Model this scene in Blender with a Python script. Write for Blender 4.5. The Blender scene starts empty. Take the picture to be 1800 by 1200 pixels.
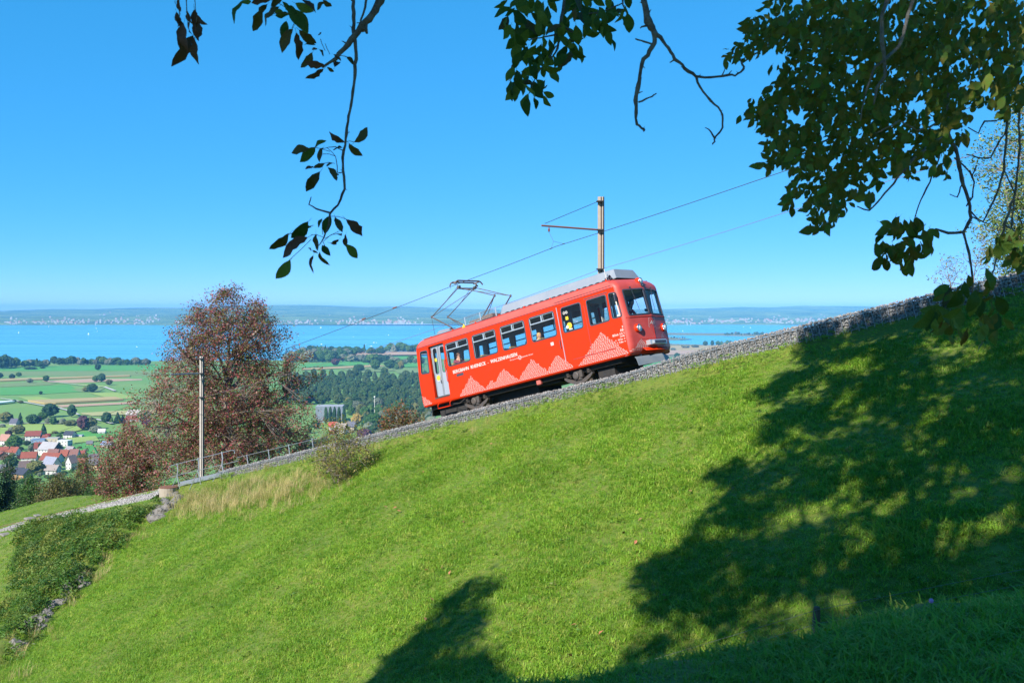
import bpy, math, random
import numpy as np
from mathutils import Vector, Matrix, noise
from mathutils.geometry import delaunay_2d_cdt
R = math.radians
rng = random.Random(7)
npr = np.random.default_rng(11)
scene = bpy.context.scene
COL = scene.collection

# ------------------------------------------------------------------ camera, sky, sun, exposure
F, HY = 1750.0, 545.0                       # focal length and eye level of the photograph, in its pixels
cam_d = bpy.data.cameras.new('camera')
cam_d.sensor_width = 36.0
cam_d.lens = 35.0
cam_d.shift_y = (HY - 600.0) / 1800.0
cam_d.dof.use_dof = True
cam_d.dof.focus_distance = 38.0
cam_d.dof.aperture_fstop = 6.3
cam_d.clip_start = 0.1
cam_d.clip_end = 90000.0
cam = bpy.data.objects.new('camera', cam_d)
COL.objects.link(cam)
cam.location = (0, 0, 0)
cam.rotation_euler = (R(90), 0, 0)
scene.camera = cam

SUN_H = Vector((-0.60, -0.80, 0)).normalized()
SUN_EL = R(36)
SUN = Vector((SUN_H.x * math.cos(SUN_EL), SUN_H.y * math.cos(SUN_EL), math.sin(SUN_EL)))
world = bpy.data.worlds.new("World")
scene.world = world
world.use_nodes = True
wn = world.node_tree.nodes
wl = world.node_tree.links
sky = wn.new('ShaderNodeTexSky')
sky.sky_type = 'NISHITA'
sky.sun_disc = False
sky.sun_elevation = SUN_EL
sky.sun_rotation = math.atan2(SUN_H.x, SUN_H.y)
sky.altitude = 3000
sky.air_density = 0.35
sky.dust_density = 0.0
sky.ozone_density = 3.0
# the photograph's colour rendering of the clear sky: flatter and more saturated, the same over the whole sky
gm = wn.new('ShaderNodeGamma'); gm.inputs['Gamma'].default_value = 0.36
hs = wn.new('ShaderNodeHueSaturation'); hs.inputs['Saturation'].default_value = 1.95; hs.inputs['Hue'].default_value = 0.495
wb = wn.new('ShaderNodeMix'); wb.data_type = 'RGBA'; wb.blend_type = 'MULTIPLY'; wb.inputs['Factor'].default_value = 1.0
wb.inputs['B'].default_value = (1.50, 3.02, 3.7, 1)
wl.new(sky.outputs[0], gm.inputs[0]); wl.new(gm.outputs[0], hs.inputs['Color']); sp_ = wn.new('ShaderNodeSeparateColor'); cb_ = wn.new('ShaderNodeCombineColor')
pw_ = wn.new('ShaderNodeMath'); pw_.operation = 'POWER'; pw_.inputs[1].default_value = 1.8
ml_ = wn.new('ShaderNodeMath'); ml_.operation = 'MULTIPLY'; ml_.inputs[1].default_value = 1.92
wl.new(hs.outputs[0], sp_.inputs[0]); wl.new(sp_.outputs[0], pw_.inputs[0]); wl.new(pw_.outputs[0], ml_.inputs[0]); wl.new(ml_.outputs[0], cb_.inputs[0])
wl.new(sp_.outputs[1], cb_.inputs[1]); wl.new(sp_.outputs[2], cb_.inputs[2]); wl.new(cb_.outputs[0], wb.inputs['A'])
wl.new(wb.outputs['Result'], wn['Background'].inputs['Color'])
wn['Background'].inputs['Strength'].default_value = 0.10
sun_d = bpy.data.lights.new('sun', 'SUN')
sun_d.energy = 5.0
sun_d.angle = R(0.53)
sun_d.color = (1.0, 0.94, 0.85)
sun = bpy.data.objects.new('sun', sun_d)
COL.objects.link(sun)
sun.rotation_euler = SUN.to_track_quat('Z', 'Y').to_euler()
sun.location = (-20, -30, 40)
vs = scene.view_settings
vs.view_transform = 'Standard'
vs.look = 'None'
vs.gamma = 1.0
vs.exposure = 0.95
vs.use_curve_mapping = False
scene.render.engine = 'CYCLES'
scene.cycles.use_denoising = True
scene.cycles.max_bounces = 8
scene.cycles.transparent_max_bounces = 16
scene.cycles.volume_bounces = 0

# ------------------------------------------------------------------ helpers
def tag(o, label=None, cat=None, group=None, kind=None):
    if label: o['label'] = label
    if cat: o['category'] = cat
    if group: o['group'] = group
    if kind: o['kind'] = kind
    return o

def empty(name, matrix=None, label=None, cat=None, group=None):
    o = bpy.data.objects.new(name, None)
    o.empty_display_size = 0.3
    COL.objects.link(o)
    if matrix is not None: o.matrix_world = matrix
    return tag(o, label, cat, group)

def link(name, me, parent=None, loc=None, matrix=None):
    o = bpy.data.objects.new(name, me)
    COL.objects.link(o)
    if parent is not None: o.parent = parent
    if matrix is not None: o.matrix_basis = matrix
    if loc is not None: o.location = loc
    return o

def copy_tree(o, parent=None):
    c = o.copy()
    COL.objects.link(c)
    if parent is not None: c.parent = parent
    for ch in list(o.children): copy_tree(ch, c)
    return c

class MB:
    """collects faces of one mesh"""
    def __init__(s): s.v = []; s.f = []; s.mi = []; s.cur = 0
    def add(s, vs, fs):
        b = len(s.v)
        s.v.extend(tuple(p) for p in vs)
        for f in fs:
            s.f.append(tuple(b + i for i in f)); s.mi.append(s.cur)
        return s
    def box(s, c, d, rot=None):
        x, y, z = d[0] / 2, d[1] / 2, d[2] / 2
        vs = [Vector((i * x, j * y, k * z)) for i in (-1, 1) for j in (-1, 1) for k in (-1, 1)]
        if rot is not None: vs = [rot @ p for p in vs]
        c = Vector(c)
        return s.add([p + c for p in vs], [(0, 1, 3, 2), (4, 6, 7, 5), (0, 4, 5, 1), (2, 3, 7, 6), (0, 2, 6, 4), (1, 5, 7, 3)])
    def bbox(s, c, d, b=0.01):
        """box with bevelled edges"""
        x, y, z = d[0] / 2, d[1] / 2, d[2] / 2
        b = min(b, x * .9, y * .9, z * .9)
        c = Vector(c); vs = []; idx = {}
        for i in (-1, 1):
            for j in (-1, 1):
                for k in (-1, 1):
                    for a in range(3):
                        p = [i * x, j * y, k * z]
                        for q in range(3):
                            if q != a: p[q] -= (i, j, k)[q] * b
                        idx[(i, j, k, a)] = len(vs); vs.append(Vector(p) + c)
        fs = []
        for a in range(3):
            o1, o2 = (a + 1) % 3, (a + 2) % 3
            for sg in (-1, 1):
                q = []
                for (m, n) in ((-1, -1), (1, -1), (1, 1), (-1, 1)):
                    t = [0, 0, 0]; t[a] = sg; t[o1] = m; t[o2] = n
                    q.append(idx[(t[0], t[1], t[2], a)])
                fs.append(q if sg > 0 else q[::-1])
            for m in (-1, 1):
                for n in (-1, 1):
                    t0 = [0, 0, 0]; t1 = [0, 0, 0]
                    t0[o1] = t1[o1] = m; t0[o2] = t1[o2] = n; t0[a] = -1; t1[a] = 1
                    fs.append((idx[(*t0, o1)], idx[(*t1, o1)], idx[(*t1, o2)], idx[(*t0, o2)]))
        for i in (-1, 1):
            for j in (-1, 1):
                for k in (-1, 1): fs.append((idx[(i, j, k, 0)], idx[(i, j, k, 1)], idx[(i, j, k, 2)]))
        return s.add(vs, fs)
    def tube(s, pts, rad, n=6, cap=True):
        pts = [Vector(p) for p in pts]
        if not hasattr(rad, '__len__'): rad = [rad] * len(pts)
        vs = []; fs = []
        ref = None
        for i, p in enumerate(pts):
            d = (pts[min(i + 1, len(pts) - 1)] - pts[max(i - 1, 0)])
            if d.length < 1e-9: d = Vector((0, 0, 1))
            d.normalize()
            if ref is None or abs(ref.dot(d)) > .98:
                ref = d.orthogonal().normalized()
            a = (ref - d * ref.dot(d)).normalized(); ref = a
            b = d.cross(a)
            for k in range(n):
                t = 2 * math.pi * k / n
                vs.append(p + (a * math.cos(t) + b * math.sin(t)) * rad[i])
        for i in range(len(pts) - 1):
            for k in range(n):
                fs.append((i * n + k, i * n + (k + 1) % n, (i + 1) * n + (k + 1) % n, (i + 1) * n + k))
        if cap:
            fs.append(tuple(range(n))[::-1]); fs.append(tuple((len(pts) - 1) * n + k for k in range(n)))
        return s.add(vs, fs)
    def bar(s, a, b, r, n=6): return s.tube([a, b], r, n)
    def lathe(s, c, axis, prof, n=16, cap=False):
        """prof: (radius, distance along the axis)"""
        axis = Vector(axis).normalized(); a = axis.orthogonal().normalized(); b = axis.cross(a); c = Vector(c)
        vs = [c + axis * h + (a * math.cos(2 * math.pi * k / n) + b * math.sin(2 * math.pi * k / n)) * r for r, h in prof for k in range(n)]
        fs = [(i * n + k, i * n + (k + 1) % n, (i + 1) * n + (k + 1) % n, (i + 1) * n + k) for i in range(len(prof) - 1) for k in range(n)]
        if cap:
            fs.append(tuple(range(n))[::-1]); fs.append(tuple((len(prof) - 1) * n + k for k in range(n)))
        return s.add(vs, fs)
    def mesh(s, name, mats, smooth=False):
        me = bpy.data.meshes.new(name)
        me.from_pydata(s.v, [], s.f)
        if not isinstance(mats, (list, tuple)): mats = [mats]
        for m in mats: me.materials.append(m)
        if len(mats) > 1: me.polygons.foreach_set('material_index', s.mi)
        if smooth: me.polygons.foreach_set('use_smooth', [True] * len(me.polygons))
        me.update()
        return me
    def build(s, name, mats, parent=None, loc=None, matrix=None, smooth=False):
        return link(name, s.mesh(name, mats, smooth), parent, loc, matrix)

def np_mesh(name, v, f, mats, mi=None, smooth=False):
    me = bpy.data.meshes.new(name)
    v = np.asarray(v, dtype=np.float32); f = np.asarray(f, dtype=np.int32)
    k = f.shape[1]
    me.vertices.add(len(v)); me.vertices.foreach_set('co', v.ravel())
    me.loops.add(f.size); me.loops.foreach_set('vertex_index', f.ravel())
    me.polygons.add(len(f)); me.polygons.foreach_set('loop_start', np.arange(0, f.size, k, dtype=np.int32))
    for m in (mats if isinstance(mats, (list, tuple)) else [mats]): me.materials.append(m)
    if mi is not None: me.polygons.foreach_set('material_index', np.asarray(mi, dtype=np.int32))
    if smooth: me.polygons.foreach_set('use_smooth', np.ones(len(f), dtype=bool))
    me.update(calc_edges=True); me.validate()
    return me

# ------------------------------------------------------------------ materials
def mat(name, col, rough=.6, metal=0., spec=.5, trans=0., var=None, vscale=8., bump=0., bscale=20., island=None, objvar=0., transl=None, coat=0.):
    """Principled surface; var: second colour mixed in by noise; island: list of colours picked per mesh island;
    objvar: value change from one object to the next; transl: light let through a leaf"""
    m = bpy.data.materials.new(name); m.use_nodes = True
    nt = m.node_tree; N = nt.nodes; L = nt.links
    b = N['Principled BSDF']
    b.inputs['Roughness'].default_value = rough; b.inputs['Metallic'].default_value = metal
    b.inputs['Specular IOR Level'].default_value = spec
    b.inputs['Coat Weight'].default_value = coat
    b.inputs['Base Color'].default_value = (*col, 1)
    out = None
    tc = None
    if island:
        g = N.new('ShaderNodeNewGeometry'); r = N.new('ShaderNodeValToRGB')
        r.color_ramp.interpolation = 'CONSTANT'
        e = r.color_ramp.elements
        while len(e) < len(island): e.new(.5)
        for i, c in enumerate(island):
            e[i].position = i / len(island); e[i].color = (*c, 1)
        L.new(g.outputs['Random Per Island'], r.inputs[0]); out = r.outputs[0]
    if var is not None:
        tc = N.new('ShaderNodeTexCoord')
        n = N.new('ShaderNodeTexNoise'); n.inputs['Scale'].default_value = vscale; n.inputs['Detail'].default_value = 6; n.inputs['Roughness'].default_value = .65
        L.new(tc.outputs['Object'], n.inputs['Vector'])
        rp = N.new('ShaderNodeValToRGB'); rp.color_ramp.elements[0].position = .38; rp.color_ramp.elements[1].position = .64
        L.new(n.outputs['Fac'], rp.inputs[0])
        mx = N.new('ShaderNodeMix'); mx.data_type = 'RGBA'
        L.new(rp.outputs[0], mx.inputs['Factor'])
        mx.inputs['A'].default_value = (*col, 1); mx.inputs['B'].default_value = (*var, 1)
        if out is not None: L.new(out, mx.inputs['A'])
        out = mx.outputs['Result']
    if objvar:
        oi = N.new('ShaderNodeObjectInfo'); h = N.new('ShaderNodeHueSaturation')
        mr = N.new('ShaderNodeMapRange'); mr.inputs['To Min'].default_value = 1 - objvar; mr.inputs['To Max'].default_value = 1 + objvar
        L.new(oi.outputs['Random'], mr.inputs['Value']); L.new(mr.outputs[0], h.inputs['Value'])
        mh = N.new('ShaderNodeMath'); mh.operation = 'MULTIPLY_ADD'; mh.inputs[1].default_value = objvar * -.13; mh.inputs[2].default_value = .5 + objvar * .065
        L.new(oi.outputs['Random'], mh.inputs[0]); L.new(mh.outputs[0], h.inputs['Hue'])
        if out is not None: L.new(out, h.inputs['Color'])
        else: h.inputs['Color'].default_value = (*col, 1)
        out = h.outputs[0]
    if out is not None: L.new(out, b.inputs['Base Color'])
    if bump:
        if tc is None: tc = N.new('ShaderNodeTexCoord')
        n2 = N.new('ShaderNodeTexNoise'); n2.inputs['Scale'].default_value = bscale; n2.inputs['Detail'].default_value = 8
        L.new(tc.outputs['Object'], n2.inputs['Vector'])
        bp = N.new('ShaderNodeBump'); bp.inputs['Strength'].default_value = bump; bp.inputs['Distance'].default_value = .05
        L.new(n2.outputs['Fac'], bp.inputs['Height']); L.new(bp.outputs[0], b.inputs['Normal'])
    if transl:
        t = N.new('ShaderNodeBsdfTranslucent'); ms = N.new('ShaderNodeMixShader'); ms.inputs[0].default_value = transl
        if out is not None: L.new(out, t.inputs['Color'])
        else: t.inputs['Color'].default_value = (*col, 1)
        L.new(b.outputs[0], ms.inputs[1]); L.new(t.outputs[0], ms.inputs[2]); L.new(ms.outputs[0], N['Material Output'].inputs['Surface'])
    return m

def glass_mat(name, tint=(.8, .86, .87), gloss=.12):
    m = bpy.data.materials.new(name); m.use_nodes = True
    N = m.node_tree.nodes; L = m.node_tree.links
    N.remove(N['Principled BSDF'])
    t = N.new('ShaderNodeBsdfTransparent'); t.inputs[0].default_value = (*tint, 1)
    g = N.new('ShaderNodeBsdfGlossy'); g.inputs['Roughness'].default_value = .02
    fr = N.new('ShaderNodeFresnel'); fr.inputs[0].default_value = 1.45
    ad = N.new('ShaderNodeMath'); ad.operation = 'MULTIPLY'; ad.inputs[1].default_value = 1.0
    mx = N.new('ShaderNodeMixShader')
    L.new(fr.outputs[0], ad.inputs[0]); L.new(ad.outputs[0], mx.inputs[0])
    L.new(t.outputs[0], mx.inputs[1]); L.new(g.outputs[0], mx.inputs[2]); L.new(mx.outputs[0], N['Material Output'].inputs['Surface'])
    return m

# ------------------------------------------------------------------ the frame of the railway line
YAW, PIT = R(-42), R(13.5)
U = Vector((math.cos(YAW) * math.cos(PIT), math.sin(YAW) * math.cos(PIT), math.sin(PIT)))     # uphill along the rails
V = Vector((-math.sin(YAW), math.cos(YAW), 0))                                                  # across, away from the viewer
W = U.cross(V)                                                                                  # up from the sleepers
H = Vector((math.cos(YAW), math.sin(YAW), 0))                                                   # uphill, level
P0 = Vector((-3.463, 39.1, -3.754))                                                             # lower near corner of the railcar body
MT = Matrix(((U.x, V.x, W.x, P0.x), (U.y, V.y, W.y, P0.y), (U.z, V.z, W.z, P0.z), (0, 0, 0, 1)))
def tr(x, y, z): return P0 + U * x + V * y + W * z
def sn(p): d = Vector((p[0] - P0.x, p[1] - P0.y, 0)); return d.dot(H), d.dot(V)
TP = math.tan(PIT)

def ray(px, py): return Vector(((px - 900) / F, 1.0, (HY - py) / F))
def at(px, py, Y): return ray(px, py) * Y
# ------------------------------------------------------------------ height of the land
def sstep(a, b, x):
    t = np.clip((x - a) / (b - a), 0, 1); return t * t * (3 - 2 * t)
def wob(x, y, f, a, ph=0.):
    return a * (np.sin(x * f + ph) * np.cos(y * f * 1.13 + ph * 2.1) + .5 * np.sin(x * f * 2.3 + y * f * 1.7 + ph))
def valley(y):
    return -147 + np.maximum(0, 1100 - y) * .0625
STONE_S, STONE_N = [-30.0, -9.], [-40.0, -1.0]     # the line of old stones, replaced below once the slope is known
def ground(x, y, rise=True):
    x = np.asarray(x, float); y = np.asarray(y, float)
    dx, dy = x - P0.x, y - P0.y
    s = dx * H.x + dy * H.y; n = dx * V.x + dy * V.y
    zt = P0.z + np.clip(s, -90, 60) * TP
    d = np.maximum(0, -.75 - n)
    base = -1.27 - .10 * (1 - sstep(-8, 8, s)) * sstep(-26, -14, s)
    off = base - .41 * d - wob(s, n, .35, .10) * sstep(.5, 4, d) - wob(s, n, 1.1, .035, 2.) * sstep(.5, 3, d)
    if rise:
        sl = np.interp(n, STONE_N, STONE_S)
        off = off + .5 * sstep(-.15, -.55, s - sl) * sstep(-45, -38, n) * sstep(.4, 1.4, d)
    bed = sstep(-.85, -.6, n)
    off = off * (1 - bed) + (-.86) * bed
    left = sstep(-17, -26, s)
    far = np.maximum(0, n - 3.0)
    lf2 = sstep(-21, -28, s)
    fall = .50 * far * (1 - left) + left * (1 - lf2) * (.03 * far + .47 * np.maximum(0, far - 9)) + lf2 * (-.15 * far + .75 * np.maximum(0, far - 8))
    off = off - fall
    off = off + sstep(-42, -60, s) * .15 * np.minimum(far, 8)
    z = zt + off
    z = np.maximum(z, valley(y) - 4)
    # the bank that the viewer stands on, ending in an edge with the meadow below it
    pl = -1.50 + .075 * x - .060 * y
    ex, ey = 2.79, .80; l = math.hypot(ex, ey)
    q = ((x - .30) * -ey + (y - 5.2) * ex) / l
    q = q + .15 * np.sin(x * 1.7) + .1 * np.sin(x * 4.1 + 1)
    bank = pl - .85 * np.maximum(0, q) - .12 * np.clip(q + 1, 0, 1) ** 2 - .5 * np.maximum(0, -x - 3) ** 1.2 * 0
    bank = bank + wob(x, y, 2.1, .03)
    k = .3
    hh = np.clip(.5 + .5 * (bank - z) / k, 0, 1)
    return z * (1 - hh) + bank * hh + k * hh * (1 - hh)
def hit(px, py, lo=3.5, hi=130., step=.04, rise=True):
    Y = np.arange(lo, hi, step)
    X = (px - 900) / F * Y; Z = (HY - py) / F * Y
    b = np.nonzero(Z < ground(X, Y, rise))[0]
    if len(b) == 0: return hit(px, py + 2, lo, hi, step, rise) if py < 1300 else None
    return Vector((X[b[0]], Y[b[0]], Z[b[0]]))
_sl = [hit(px, py, 20, rise=False) for px, py in ((322, 868), (300, 884), (268, 909), (225, 948), (185, 988), (150, 1022), (120, 1052), (85, 1085), (55, 1108), (30, 1145), (-40, 1230))]
_sl = [sn(p) for p in _sl if p]
_sl.sort(key=lambda q: q[1])
STONE_N = [_sl[0][1] - 30] + [q[1] for q in _sl] + [0.]
STONE_S = [_sl[0][0] - (_sl[1][0] - _sl[0][0]) / max(.1, _sl[1][1] - _sl[0][1]) * 30] + [q[0] for q in _sl] + [_sl[-1][0] + .3]

def grid_mesh(name, s0, s1, n0, n1, st, m, stn=None):
    ss = np.arange(s0, s1 + st / 2, st); nn = np.arange(n0, n1 + (stn or st) / 2, stn or st)
    S, Nn = np.meshgrid(ss, nn)
    X = P0.x + S * H.x + Nn * V.x; Y = P0.y + S * H.y + Nn * V.y
    Z = ground(X, Y)
    v = np.stack([X, Y, Z], -1).reshape(-1, 3)
    a = np.arange(len(nn) - 1)[:, None] * len(ss) + np.arange(len(ss) - 1)[None, :]
    f = np.stack([a, a + 1, a + 1 + len(ss), a + len(ss)], -1).reshape(-1, 4)
    return np_mesh(name, v, f, m, smooth=True)

M_soil = mat('meadow_turf', (.075, .12, .008), .9, var=(.12, .14, .014), vscale=1.3, bump=.6, bscale=9)
M_hill = mat('hillside_turf', (.05, .11, .025), .9, var=(.08, .13, .03), vscale=.05)
meadow = link('meadow', grid_mesh('meadow', -75, 48, -44, 13, .36, M_soil))
tag(meadow, kind='structure')
um = link('upper_meadow', grid_mesh('upper_meadow', -75, 90, -170, -43.6, 6, M_hill)); tag(um, kind='structure')
hs_ = link('hillside', grid_mesh('hillside', -420, 420, 12.6, 700, 14, M_hill)); tag(hs_, kind='structure')

# ------------------------------------------------------------------ grass on the meadow
def grass_mat(name, cols, big_a, big_b):
    m = bpy.data.materials.new(name); m.use_nodes = True
    N = m.node_tree.nodes; L = m.node_tree.links; b = N['Principled BSDF']
    b.inputs['Roughness'].default_value = .55; b.inputs['Specular IOR Level'].default_value = .35
    oi = N.new('ShaderNodeObjectInfo'); r = N.new('ShaderNodeValToRGB'); e = r.color_ramp.elements
    while len(e) < len(cols): e.new(.5)
    for i, c in enumerate(cols): e[i].position = i / (len(cols) - 1); e[i].color = (*c, 1)
    L.new(oi.outputs['Random'], r.inputs[0])
    g = N.new('ShaderNodeNewGeometry'); n = N.new('ShaderNodeTexNoise'); n.inputs['Scale'].default_value = .45; n.inputs['Detail'].default_value = 5
    L.new(g.outputs['Position'], n.inputs['Vector'])
    rp = N.new('ShaderNodeValToRGB'); rp.color_ramp.elements[0].position = .36; rp.color_ramp.elements[1].position = .66
    rp.color_ramp.elements[0].color = (*big_a, 1); rp.color_ramp.elements[1].color = (*big_b, 1)
    L.new(n.outputs['Fac'], rp.inputs[0])
    mx = N.new('ShaderNodeMix'); mx.data_type = 'RGBA'; mx.blend_type = 'MULTIPLY'; mx.inputs['Factor'].default_value = 1
    L.new(r.outputs[0], mx.inputs['A']); L.new(rp.outputs[0], mx.inputs['B'])
    L.new(mx.outputs['Result'], b.inputs['Base Color'])
    t = N.new('ShaderNodeBsdfTranslucent'); ms = N.new('ShaderNodeMixShader'); ms.inputs[0].default_value = .35
    L.new(mx.outputs['Result'], t.inputs['Color']); L.new(b.outputs[0], ms.inputs[1]); L.new(t.outputs[0], ms.inputs[2])
    L.new(ms.outputs[0], N['Material Output'].inputs['Surface'])
    return m
M_grass = grass_mat('grass_blade', [(.09, .235, .014), (.18, .35, .022), (.27, .42, .038), (.145, .315, .018), (.40, .43, .08)], (.80, .84, .75), (1.12, 1.08, 1.08))
M_dry = grass_mat('dry_grass_blade', [(.46, .36, .15), (.62, .50, .24), (.40, .34, .11), (.22, .24, .05)], (.85, .85, .85), (1.1, 1.1, 1.1))

def blade_clump(name, nb, rad, h0, h1, wd, m, lean=.5, seed=0):
    q = random.Random(seed); mb = MB()
    for i in range(nb):
        a = q.uniform(0, 6.283); r = rad * math.sqrt(q.random()); p = Vector((r * math.cos(a), r * math.sin(a), -.01))
        h = q.uniform(h0, h1); da = q.uniform(0, 6.283); le = q.uniform(.1, lean) * h
        d = Vector((math.cos(da), math.sin(da), 0)); sd = Vector((-d.y, d.x, 0)) * wd * q.uniform(.7, 1.3)
        m1 = p + d * le * .35 + Vector((0, 0, h * .6)); tp = p + d * le * 1.3 + Vector((0, 0, h * .92))
        mb.add([p - sd, p + sd, m1 + sd * .8, m1 - sd * .8, tp], [(0, 1, 2, 3), (3, 2, 4)])
    return bpy.data.objects.new(name, mb.mesh(name, m))

def scatter(name, base_me, sources, label_kind, scale=(.7, 1.4), seed=1, tilt=.0, mats=None):
    """one 'stuff' object: geometry nodes place the source meshes over base_me by its point attribute dens"""
    o = link(name, base_me)
    ng = bpy.data.node_groups.new(name, 'GeometryNodeTree')
    ng.interface.new_socket('Geometry', in_out='INPUT', socket_type='NodeSocketGeometry')
    ng.interface.new_socket('Geometry', in_out='OUTPUT', socket_type='NodeSocketGeometry')
    N = ng.nodes; L = ng.links
    gi = N.new('NodeGroupInput'); go = N.new('NodeGroupOutput')
    da = N.new('GeometryNodeInputNamedAttribute'); da.data_type = 'FLOAT'; da.inputs['Name'].default_value = 'dens'
    dp = N.new('GeometryNodeDistributePointsOnFaces'); dp.inputs['Seed'].default_value = seed
    L.new(gi.outputs[0], dp.inputs['Mesh']); L.new(da.outputs[0], dp.inputs['Density'])
    jn = N.new('GeometryNodeJoinGeometry')
    for sobj in sources:
        ob = N.new('GeometryNodeObjectInfo'); ob.inputs['Object'].default_value = sobj; ob.inputs['As Instance'].default_value = True
        L.new(ob.outputs['Geometry'], jn.inputs[0])
    ip = N.new('GeometryNodeInstanceOnPoints'); ip.inputs['Pick Instance'].default_value = True
    L.new(dp.outputs['Points'], ip.inputs['Points']); L.new(jn.outputs[0], ip.inputs['Instance'])
    rv = N.new('FunctionNodeRandomValue'); rv.data_type = 'FLOAT_VECTOR'
    rv.inputs['Min'].default_value = (-tilt, -tilt, 0); rv.inputs['Max'].default_value = (tilt, tilt, 6.283); rv.inputs['Seed'].default_value = seed + 3
    L.new(rv.outputs[0], ip.inputs['Rotation'])
    sv = N.new('FunctionNodeRandomValue'); sv.data_type = 'FLOAT'
    sv.inputs[2].default_value = scale[0]; sv.inputs[3].default_value = scale[1]; sv.inputs['Seed'].default_value = seed + 5
    sa = N.new('GeometryNodeInputNamedAttribute'); sa.data_type = 'FLOAT'; sa.inputs['Name'].default_value = 'size'
    mm = N.new('ShaderNodeMath'); mm.operation = 'MULTIPLY'
    L.new(sv.outputs[1], mm.inputs[0]); L.new(sa.outputs[0], mm.inputs[1]); L.new(mm.outputs[0], ip.inputs['Scale'])
    L.new(ip.outputs[0], go.inputs[0])
    md = o.modifiers.new('scatter', 'NODES'); md.node_group = ng
    return tag(o, kind=label_kind)

def scatter_base(name, s0, s1, n0, n1, st, densf, sizef):
    me = grid_mesh(name, s0, s1, n0, n1, st, [])
    co = np.empty(len(me.vertices) * 3, dtype=np.float32); me.vertices.foreach_get('co', co); co = co.reshape(-1, 3)
    dx, dy = co[:, 0] - P0.x, co[:, 1] - P0.y
    s = dx * H.x + dy * H.y; n = dx * V.x + dy * V.y
    px = 900 + F * co[:, 0] / np.maximum(co[:, 1], .5); py = HY - F * co[:, 2] / np.maximum(co[:, 1], .5)
    # build nothing the photograph and a step beside it cannot see
    vis = (co[:, 1] > 2) & (px > -260) & (px < 2060) & (py < 1420)
    dens = np.where(vis, densf(s, n, co, px, py), 0)
    size = sizef(s, n, co, px, py)
    for nm, a in (('dens', dens), ('size', size)):
        at_ = me.attributes.new(nm, 'FLOAT', 'POINT'); at_.data.foreach_set('value', np.asarray(a, dtype=np.float32))
    return me
def sl_of(n): return np.interp(n, STONE_N, STONE_S)
clumps = [blade_clump('grass_clump', 18, .10, .03, .085, .0048, M_grass, 1.5, i) for i in range(5)]
def d_grass(s, n, co, px, py):
    d = np.where(n < -.85, 185., 0.)
    d = np.where((n > 3.0) & (s < -15), 130., d)
    d = np.where((s < sl_of(n) - .3) & (n < -2) , 45., d)
    return d * np.clip(1.25 - co[:, 1] / 90, .3, 1) * np.where(co[:, 1] < 11, 2.6, 1)
def z_grass(s, n, co, px, py):
    return (.9 + .4 * np.sin(s * 1.3 + np.sin(n * .9)) * np.cos(n * 1.7 + .4 * s) - .25 * sstep(-2.2, -.9, n)) * np.where(co[:, 1] < 11, .85, 1)
scatter('meadow_grass', scatter_base('meadow_grass', -75, 40, -42, 12.6, .6, d_grass, z_grass), clumps, 'stuff', (.65, 1.5), 3, .25)
dryc = [blade_clump('dry_grass_clump', 30, .24, .30, .75, .005, M_dry, .9, 20 + i) for i in range(4)]
def d_dry(s, n, co, px, py):
    c = np.interp(px, [300, 330, 400, 480, 560, 640], [868, 872, 868, 850, 838, 815])
    a = np.exp(-((py - c - 16) / 22.) ** 2) * sstep(300, 330, px) * (1 - sstep(560, 640, px)) * 13
    b = np.exp(-((s - sl_of(n) - .8) / .5) ** 2) * 3.2 * (n < -2)                                # along the stones
    e = np.exp(-((n + 1.0) / .35) ** 2) * (1.6 * sstep(560, 620, px) * (1 - sstep(860, 930, px)) + 1.0 * (np.sin(s * 1.7) > .2) * (px > 560))
    return np.where(n < -.8, a + b + e, 0)
scatter('dry_grass', scatter_base('dry_grass', -45, 5, -42, -.7, .5, d_dry, lambda s, n, co, px, py: np.where(px > 560, .45, .70)), dryc, 'stuff', (.6, 1.3), 9, .2)

# ------------------------------------------------------------------ bramble thicket left of the stones
M_bramble = grass_mat('bramble_leaf', [(.035, .10, .014), (.065, .16, .018), (.11, .21, .028), (.20, .22, .035), (.05, .12, .02), (.13, .19, .02)], (.75, .8, .75), (1.15, 1.1, 1.))
def leaf_clump(name, nl, rad, hh, size, m, seed, up=.6):
    q = random.Random(seed); mb = MB()
    for i in range(nl):
        while True:
            p = Vector((q.uniform(-1, 1), q.uniform(-1, 1), q.uniform(0, 1)))
            if p.x ** 2 + p.y ** 2 + p.z ** 2 < 1: break
        p = Vector((p.x * rad, p.y * rad, p.z * hh))
        nrm = Vector((q.gauss(0, 1), q.gauss(0, 1), abs(q.gauss(0, 1)) + up)).normalized()
        a = nrm.orthogonal().normalized(); a.rotate(Matrix.Rotation(q.uniform(0, 6.28), 3, nrm)); b = nrm.cross(a)
        z = size * q.uniform(.6, 1.3)
        mb.add([p - a * z, p - b * z * .5 + nrm * z * .12, p + a * z * 1.1, p + b * z * .5 + nrm * z * .12], [(0, 1, 2), (0, 2, 3)])
    return bpy.data.objects.new(name, mb.mesh(name, m))
brc = [leaf_clump('bramble_clump', 90, .42, .5, .065, M_bramble, 40 + i) for i in range(4)]
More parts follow.
